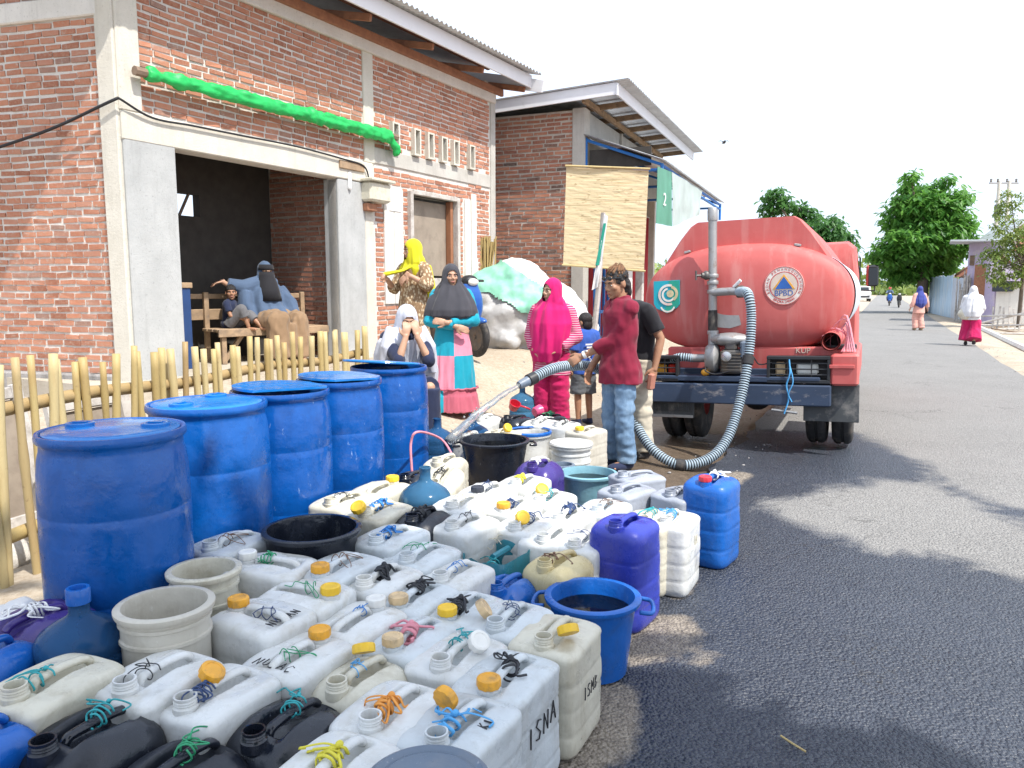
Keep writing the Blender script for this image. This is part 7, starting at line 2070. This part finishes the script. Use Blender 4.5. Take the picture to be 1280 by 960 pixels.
# ------------------------------------------------------------------ trees
def tree(name, label, base, H_, trunk_r, clumps, leaf, n_leaf, lsize, seed, group=None, droop=.35, trunk_top=.45, lean=(0, 0)):
    r = random.Random(seed)
    t = thing(name, label, 'tree', base, 0, group)
    top = V((lean[0], lean[1], H_ * trunk_top))
    mb = MB(); mb.tube(spline([(0, 0, -.2), V((lean[0] * .3, lean[1] * .3, H_ * .18)), top * .7 + V((0, 0, .0)), top], 4), [trunk_r * (1.25 - .6 * i / 12) for i in range(13)], 10)
    for c, rd in clumps:
        c = V(c); a = top * r.uniform(.75, 1.0)
        mb.tube(spline([a, a.lerp(c, .5) + V((r.uniform(-.1, .1), 0, rd[2] * .15)), c], 4), [trunk_r * (.5 - .4 * i / 8) for i in range(9)], 6)
        for k in range(4):
            e = c + V((r.uniform(-1, 1) * rd[0], r.uniform(-1, 1) * rd[1], r.uniform(-.4, .9) * rd[2])) * .7
            mb.tube([c, c.lerp(e, .5) + V((0, 0, .05)), e], [trunk_r * .12, trunk_r * .08, trunk_r * .04], 5)
    mb.build('trunk', M['bark'], t, True)
    vs, fs = [], []
    tot = sum(rd[0] * rd[1] + rd[0] * rd[2] for c, rd in clumps)
    for c, rd in clumps:
        c = V(c); m = int(n_leaf * (rd[0] * rd[1] + rd[0] * rd[2]) / tot)
        for q in range(max(2, m // 9)):
            a = r.gauss(0, 1), r.gauss(0, 1), r.gauss(0, 1); d = V(a).normalized(); k = r.uniform(.3, 1.0) ** .45
            lump = 1 + .34 * noise.noise(d * 2.2 + V((seed, c.x, c.z)))
            p = c + V((d.x * rd[0], d.y * rd[1], d.z * rd[2])) * k * lump
            for w_ in range(9):     # a spray of leaves
                az = r.uniform(0, 2 * PI); L = lsize * r.uniform(.6, 1.25)
                o = V((math.cos(az), math.sin(az), r.uniform(-.9, .45) - droop)).normalized()
                s_ = o.cross(V((r.gauss(0, .3), r.gauss(0, .3), 1))).normalized() * L * .21
                b = p + V((r.gauss(0, .4), r.gauss(0, .4), r.gauss(0, .3))) * lsize
                i0 = len(vs); vs += [b, b + o * L * .5 + s_, b + o * L + V((0, 0, -.12 * L)), b + o * L * .5 - s_]; fs.append((i0, i0 + 1, i0 + 2, i0 + 3))
    MB().add(vs, fs).build('crown', M[leaf], t)
    return t
q = at_z(1158, 389, 0); q = road(49.0, 3.6)
tq = V((at_y(1152, 380, 47).x, 47, -.05))
cl = []
rr = random.Random(4)
Rw = 3.05
for (x, z, a) in ((-.2, 4.9, 1.7), (-1.6, 4.2, 1.4), (1.3, 4.3, 1.3), (-.9, 6.1, 1.2), (.6, 6.3, 1.1), (-2.4, 3.4, .9), (1.7, 3.3, .95), (-.2, 3.2, 1.5), (-.9, 7.5, .5), (1.4, 6.9, .5), (-1.6, 5.6, 1.0), (1.8, 5.3, .75), (-1.5, 8.0, .4), (.3, 7.6, .45), (-3.0, 3.8, .5), (.8, 2.5, .8), (-1.2, 2.6, .9), (2.2, 6.0, .35), (-.2, 7.0, .95), (-.5, 6.4, 1.3), (-2.1, 6.6, .45)):
    cl.append(((x, rr.uniform(-1.2, 1.2), z), (a, a * 1.1, a * .78)))
tree('roadside_tree', 'broad bright green mango-like tree over the far right verge', tq, 8.6, .3, cl, 'leaf', 15000, .46, 3)
bpy.data.objects['roadside_tree']['label'] = 'broad leafy green tree rising behind the zinc fence beside the road'
tq = V((at_y(1012, 380, 38).x, 38, .2)); cl = []
for (px, py, a) in ((969, 248, .75), (962, 262, .5), (998, 262, .6), (1012, 276, .9), (1035, 288, .9), (1052, 300, .75), (1020, 300, 1.1), (1000, 292, .7), (1062, 312, .5), (985, 285, .6), (1030, 312, 1.0), (978, 258, .4), (1042, 278, .35)):
    w_ = at_y(px, py, 38 + rr.uniform(-1, 1)) - tq; cl.append((tuple(w_), (a * .82, a * .82, a * .66)))
tree('roadside_tree', 'dark green tree with ragged outline rising behind the tanker', tq, 6.4, .22, cl, 'leaf_d', 5200, .34, 8)
tq = at_z(1273, 410, 0); tq = V((tq.x, tq.y, -.05)); cl = []
for (px, py, a) in ((1262, 262, .45), (1257, 285, .5), (1268, 300, .6), (1250, 310, .5), (1275, 325, .5), (1255, 335, .55), (1240, 322, .4), (1285, 300, .6), (1243, 345, .35), (1266, 350, .4), (1290, 340, .5), (1264, 245, .3)):
    w_ = at_y(px, py, tq.y + rr.uniform(-.6, .6)) - tq; cl.append((tuple(w_), (a, a, a * .9)))
tree('young_tree', 'sparse pale yellow-green young tree in front of the lilac house', tq, 5.4, .07, cl, 'leaf_y', 4200, .17, 12, trunk_top=.5)
# unseen tree added behind the camera to shade the near cans
cl = [((x, y, z), (1.1, 1.05, .8)) for x, y, z in ((-1.3, .2, 6.2), (-.6, .9, 6.5), (-2.0, .7, 6.3), (-.7, -.8, 6.0), (-1.9, -.6, 6.5), (-.1, .1, 6.3), (-1.2, 1.3, 6.4), (-2.6, .1, 6.0), (-1.2, .3, 7.2), (-2.4, 1.2, 6.5), (-.1, -.6, 6.9))]
SHADE = tree('added_shade_tree', 'unseen leafy tree added to shade the near end of the road', (3.6, -2.1, 0), 7.0, .26, cl, 'leaf', 9000, .5, 21, lean=(-.8, .2))
# far tree line closing the road
vs, fs = [], []; r = random.Random(5)
for i in range(2600):
    x = r.uniform(-20, 230); y = 165 + r.uniform(-10, 25) - .12 * abs(x - 80)
    hgt = 5.5 + 3.5 * noise.noise(V((x * .06, 2, 0))) + 2 * noise.noise(V((x * .25, 7, 0)))
    if abs(x - 82) < 5: hgt = min(hgt, 2.2)
    p = V((x, y, r.uniform(0, max(.6, hgt))))
    for k in range(5):
        o = V((r.gauss(0, 1), r.gauss(0, 1), r.gauss(0, .8))).normalized(); s_ = o.cross(V((r.gauss(0, 1), r.gauss(0, 1), 1))).normalized() * .55; b = p + V((r.gauss(0, .8), r.gauss(0, .8), r.gauss(0, .5)))
        i0 = len(vs); vs += [b, b + o * .8 + s_, b + o * 1.6, b + o * .8 - s_]; fs.append((i0, i0 + 1, i0 + 2, i0 + 3))
tag(MB().add(vs, fs).build('distant_foliage', M['leaf_y'], None), kind='stuff')

# ------------------------------------------------------------------ houses and fences across the road
def panel(t, name, a, b, z0, z1, m, th=.06, wave=None, jag=0.0):
    """upright sheet between two ground points"""
    a, b = V((a.x, a.y, 0)), V((b.x, b.y, 0)); d = b - a; L = d.length; u = d.normalized(); n = V((-u.y, u.x, 0))
    mb = MB()
    if wave:
        k = int(L / wave * 6); row = [(L * i / k, .018 * math.sin(2 * PI * L * i / k / wave)) for i in range(k + 1)]
        tops = [z1 + jag * noise.noise(V((x * 1.1, 3, 0))) for x, _ in row]
        mb.loft([[a + u * x + n * w_ + V((0, 0, z0)) for x, w_ in row], [a + u * x + n * w_ + V((0, 0, z)) for (x, w_), z in zip(row, tops)], [a + u * x + n * (w_ + .01) + V((0, 0, z)) for (x, w_), z in zip(row, tops)], [a + u * x + n * (w_ + .01) + V((0, 0, z0)) for x, w_ in row]], False, False, closed=False)
    else: mb.bbox(a + d / 2 + V((0, 0, (z0 + z1) / 2)), (L, th, z1 - z0), .008, rot(0, 0, math.atan2(u.y, u.x)))
    return mb.build(name, M[m], t, bool(wave), world=True)
a, b = at_z(1160, 391, 0), at_z(1188, 396, 0); c = at_z(1205, 399, 0)
zf_ = thing('zinc_fence', 'tall fence of bluish corrugated zinc sheets along the far verge', 'fence', a)
panel(zf_, 'sheet', a, b, -.05, 2.15, 'zinc_blue', wave=.2, jag=.12); panel(zf_, 'sheet', b, c, -.05, 2.0, 'zinc_grey', wave=.2, jag=.15)
mb = MB()
for k in (0, .33, .66, 1): mb.tube([a.lerp(c, k) + V((.1, .12, -.1)), a.lerp(c, k) + V((.1, .12, 2.2))], .05, 6)
mb.build('post', M['wood_grey'], zf_, world=True)
# stick fence
a2, b2 = at_z(1196, 401, 0), at_z(1226, 402, 0)
st_ = thing('stick_fence', 'ragged fence of thin grey sticks beside the zinc fence', 'fence', a2)
mb = MB()
for i in range(46):
    k = R.random(); p = a2.lerp(b2, k) + V((R.uniform(-.1, .1), R.uniform(-.3, .3), 0)); mb.tube([p, p + V((R.uniform(-.2, .2), 0, R.uniform(1.3, 2.3)))], .026, 5)
mb.tube([a2 + V((0, -.1, .7)), b2 + V((0, -.1, .8))], .03, 5); mb.tube([a2 + V((0, -.1, 1.4)), b2 + V((0, -.1, 1.4))], .03, 5)
mb.build('sticks', M['wood_grey'], st_, world=True)
# lilac house
ya = 36.0
def at(px, y, z=0): q = at_y(px, 400, y); return V((q.x, y, z))
lh = thing('lilac_house', 'small lilac painted house with a flat zinc canopy across the road', 'house', at(1207, ya))
def zz(py, y): return at_y(1240, py, y).z
panel(lh, 'wall', at(1207, ya), at(1243, ya - 2.5), 0, zz(305, ya), 'purple_wall', .15)
panel(lh, 'wall', at(1207, ya + .05), at(1222, ya + 5), 0, zz(305, ya), 'purple_wall', .15)
panel(lh, 'wall', at(1243, ya - 2.5), at(1300, ya - 3.5), 0, zz(335, ya - 2.5), 'plaster_w', .15)
mb = MB(); mb.bbox((at(1222, ya - 1) + V((0, 0, zz(304, ya)))), (2.6, 2.4, .08), .01, rot(0, .02, -.5)); mb.build('canopy', M['zinc'], lh, world=True)
mb = MB(); mb.bbox(at(1213, ya - .55) + V((0, 0, zz(326, ya))), (.4, .08, .45), .01, rot(0, 0, -.9)); mb.build('window', M['wood_dark'], lh, world=True)
mb = MB(); mb.bbox(at(1228, ya - 1.6) + V((0, 0, zz(362, ya) + .1)), (.9, .1, 2.0), .01, rot(0, 0, -.9)); mb.build('door', M['rafter'], lh, world=True)
mb = MB(); mb.bbox(at(1250, ya - 2.85) + V((0, 0, zz(345, ya) - .1)), (.75, .12, 1.2), .01, rot(0, 0, -.3)); mb.build('window', M['glass_dark'], lh, world=True)
mb = MB(); mb.bbox(at(1266, ya - 3.2) + V((0, 0, zz(340, ya - 3.2))), (2.0, .12, .75), .01, rot(0, 0, -.3)); mb.build('gable_board', M['purple_wall'], lh, world=True)
for i, (px0, px1, py, yy, m, lab) in enumerate(((1217, 1248, 276, 44, 'zinc', 'grey zinc gable roof of a house rising above the lilac house'), (1262, 1330, 282, 42, 'tile_red', 'house with a pinkish red roof beyond the lilac house'), (1196, 1212, 318, 47, 'tile_red', 'low house with a rusty red roof behind the stick fence'))):
    h_ = thing('roofed_house', lab, 'house', at(px0, yy)); a, b = at(px0, yy), at(px1, yy - 2)
    zt = at_y(1240, py, yy).z; ze = zt - 1.2
    panel(h_, 'wall', a + V((.15, .2, 0)), b + V((-.15, .2, 0)), 0, ze, ['wood_dark', 'plaster_w', 'wood_brown'][i], .15)
    mb = MB(); u = (b - a); n = V((-u.y, u.x, 0)).normalized()
    mb.loft([[a - n * .5 + V((0, 0, ze - .15)), a + n * 1.3 + V((0, 0, zt)), a + n * 3 + V((0, 0, ze - .15)), a + n * 1.3 + V((0, 0, zt - .1))], [b - n * .5 + V((0, 0, ze - .15)), b + n * 1.3 + V((0, 0, zt)), b + n * 3 + V((0, 0, ze - .15)), b + n * 1.3 + V((0, 0, zt - .1))]])
    mb.build('roof', M[m], h_, world=True)
# low zinc fence and wooden rail near the picture edge
a, b = at_z(1226, 401, 0), at_z(1256, 404, 0)
lz = thing('zinc_fence', 'low pale zinc fence in front of the lilac house', 'fence', a); panel(lz, 'sheet', a, b, 0, 1.35, 'zinc_blue', wave=.2, jag=.1)
a, b = at_z(1240, 412, -.1), at_z(1330, 420, -.1)
rl = thing('rail_fence', 'rough wooden picket fence over the ditch near the picture edge', 'fence', a)
mb = MB()
for k in range(13): p = a.lerp(b, k / 12); mb.bbox(p + V((0, 0, .35)), (.06, .03, 1.1 + .2 * math.sin(k * 3)), .005, rot(0, R.uniform(-.15, .15), -.2))
mb.build('pickets', M['paint_white'] if False else M['wood_grey'], rl, world=True)
mb = MB()
for z in (.25, .62): mb.tube([a + V((-.6, -.1, z - .1)), b + V((0, -.1, z + .15))], .04, 6)
mb.tube([a + V((-1.2, -.1, .1)), a.lerp(b, .5) + V((0, -.15, .75))], .04, 6); mb.build('rail', M['wood_grey'], rl, world=True)
# concrete edge of the ditch
a, b = at_z(1222, 408, 0), at_z(1300, 444, 0); c = at_z(1460, 520, 0)
tag(MB().tube([V((p.x, p.y, -.02)) for p in (a, a.lerp(b, .5), b, c)], .09, 6).build('ditch_edge', M['mortar'], None), 'pale concrete edge of the ditch along the verge', 'kerb')
for i in range(5):
    p = at_z(1238 + i * 9 + R.uniform(-4, 4), 408 + i * 3, -.1); o = MB().bbox((0, 0, .08), (R.uniform(.9, 1.8), .16, .05), .008, rot(R.uniform(-.1, .1), R.uniform(-.2, .2), R.uniform(-.5, .6))).build('loose_plank', M['wood_dark' if i % 2 else 'wood_grey'], None); o.location = p
    tag(o, 'loose weathered plank lying by the ditch', 'plank', 'loose planks by the ditch')
# utility poles
up = at(1240, 52)
po = thing('utility_pole', 'twin-post utility pole with crossarms standing above the lilac house', 'pole', up)
for x in (-.2, .45): MB().tube([(x, 0, 0), (x, 0, at_y(1240, 226, 52).z)], [.16, .11], 10).build('post', M['concrete_l'], po)
zt = at_y(1240, 226, 52).z; mb = MB(); mb.bbox((.1, 0, zt - .15), (1.9, .12, .12), .01); mb.build('crossarm', M['steel'], po); mb = MB(); mb.bbox((.1, 0, zt - 1.3), (1.0, .1, .1), .01); mb.build('crossarm', M['steel'], po)
for x in (-.75, -.3, .3, .9): MB().lathe([(.05, 0), (.08, .05), (.05, .1), (.08, .15), (.04, .22)], 10, (x, 0, zt - .08)).build('insulator', M['iron'], po); mb = MB(); mb.lathe([(.2, 0), (.22, .05), (.22, .6), (.2, .65)], 14, (-.32, -.25, zt - 2.2)); mb.build('transformer', M['steel'], po)
# ------------------------------------------------------------------ far traffic
def van(label, base, rz):
    t = thing('minivan', label, 'van', base, rz)
    mb = MB(); pf = [(-2.1, .35), (-2.1, .95), (-1.9, 1.05), (-1.2, 1.15), (-.5, 1.72), (1.8, 1.75), (2.05, 1.1), (2.1, .4)]
    mb.loft([[V((w_, y, z * k + .04 * (1 - k))) for y, z in pf] for w_, k in ((-.82, .96), (-.74, 1), (.74, 1), (.82, .96))]); mb.build('body', M['car_white'], t)
    mb = MB(); mb.box((0, -.87, 1.42), (1.3, .03, .52), rot(rad(-49), 0, 0)); mb.build('windscreen', M['glass_dark'], t)
    MB().box((0, -2.11, .55), (1.3, .04, .16)).build('grille', M['blackpaint'], t)
    for x in (-.62, .62): MB().bbox((x, -2.1, .8), (.28, .06, .16), .02).build('headlight', M['clearlens'], t)
    for x in (-.74, .74):
        for y in (-1.4, 1.35):
            mb = MB(); mb.lathe([(.05, -.1), (.3, -.1), (.33, -.06), (.33, .06), (.3, .1), (.05, .1)], 20); me = mb.mesh('wheel', M['rubber'], 40); me.transform(Matrix.Rotation(PI / 2, 4, 'Y')); put('wheel', me, t, (x, y, .33))
q = at_z(1076, 372.5, 0); q = V((at_y(1077, 370, 88).x, 88, 0)); van('white minivan driving towards the tanker far down the road', q, rad(-20))
for i, (px, y) in enumerate(((1112, 66), (1124, 60))):
    q = at_y(px, 372, y); q = V((q.x, y, 0))
    s_ = scooter(['distant blue scooter with a rider in pale shirt on the verge', 'distant dark scooter parked beside a rider on the verge'][i], q, rad(-25), 'bike_blue' if i == 0 else 'blackpaint')
q = V((at_y(1112, 372, 66).x + .02, 66.05, 0))
t = thing('person', 'rider in a pale blue shirt sitting on a scooter far down the verge', 'person', q, rad(-25))
j = J(hip=(0, .2, .82), neck=(0, .1, 1.3), head=(0, .08, 1.44), shR=(-.17, .1, 1.25), shL=(.17, .1, 1.25), elR=(-.25, -.1, 1.1), elL=(.25, -.1, 1.1), wrR=(-.28, -.28, 1.07), wrL=(.28, -.28, 1.07), hiR=(-.1, .2, .8), hiL=(.1, .2, .8), knR=(-.17, -.2, .72), knL=(.17, -.2, .72), anR=(-.14, -.2, .45), anL=(.14, -.2, .45))
body(j, t, 'skin', voxel=.016)
garment('shirt', t, 'c_niqab', lambda mb: (add_torso(mb, j, .03), sleeve(mb, j['shR'], j['elR'], j['wrR'], .07, .06, .05), sleeve(mb, j['shL'], j['elL'], j['wrL'], .07, .06, .05)), voxel=.02)
trousers(t, j, 'c_navy', .1, .085, .075, voxel=.02)
MB().ball(j['head'] + V((0, .02, .05)), (.11, .12, .1)).build('helmet', M['p_red'], t, True)
q = at_y(905, 178, 22)
bd_ = thing('bird', 'small dark bird flying above the tanker', 'bird', q)
mb = MB(); mb.ball((0, 0, 0), (.045, .1, .04), 12, 8); mb.tube([(0, 0, .01), (.09, .02, .05), (.2, .06, .02)], [.03, .025, .006], 8, flat=.3); mb.tube([(0, 0, .01), (-.09, .02, .05), (-.2, .06, .02)], [.03, .025, .006], 8, flat=.3); mb.ball((0, -.1, .015), .028, 10, 8); mb.tube([(0, .08, 0), (0, .17, 0)], [.025, .03], 8, flat=.3)
me = remesh(mb, .008, 1); setmat(me, M['blackpaint']); put('body', me, bd_)
q = at_z(990, 932, .004)
o = MB().tube([(-.02, .05, .004), (0, 0, .008), (.03, -.04, .004)], .0035, 6).build('straw', M['bamboo'], None); o.location = q; tag(o, 'single dry straw lying on the wet asphalt', 'straw')
# ------------------------------------------------------------------ light
SUN_EL, SUN_AZ = rad(56), (0.69, -0.72)          # towards the sun (x, y)
w = bpy.data.worlds.new('World'); SC.world = w; w.use_nodes = True
nt = w.node_tree; bg = nt.nodes['Background']
sky = nt.nodes.new('ShaderNodeTexSky'); sky.sky_type = 'NISHITA'; sky.sun_disc = False
sky.sun_elevation = SUN_EL
sky.sun_rotation = math.atan2(SUN_AZ[0], SUN_AZ[1])
sky.air_density = 1.0; sky.dust_density = 5.0; sky.ozone_density = 1.0
# thin bright overcast veil over the blue
mx = nt.nodes.new('ShaderNodeMix'); mx.data_type = 'RGBA'; mx.inputs['Factor'].default_value = .62
mx.inputs['B'].default_value = (11.2, 12.8, 15.4, 1)
nt.links.new(sky.outputs[0], mx.inputs['A']); nt.links.new(mx.outputs['Result'], bg.inputs['Color'])
bg.inputs['Strength'].default_value = .1
sl = bpy.data.lights.new('sun', 'SUN'); sl.energy = 4.2; sl.angle = rad(.6); sl.color = (1, .955, .88)
so = bpy.data.objects.new('sun', sl); COL.objects.link(so)
dv = Vector((SUN_AZ[0] * math.cos(SUN_EL), SUN_AZ[1] * math.cos(SUN_EL), math.sin(SUN_EL)))
so.rotation_euler = dv.to_track_quat('Z', 'Y').to_euler(); so.location = (6, -6, 12)
vs_ = SC.view_settings
vs_.view_transform = 'Standard'; vs_.look = 'None'; vs_.exposure = .55; vs_.gamma = 1; vs_.use_curve_mapping = False
SC.cycles.max_bounces = 6; SC.cycles.diffuse_bounces = 3; SC.cycles.transmission_bounces = 6; SC.cycles.transparent_max_bounces = 8
SC.cycles.caustics_reflective = False; SC.cycles.caustics_refractive = False
SC.cycles.use_denoising = True
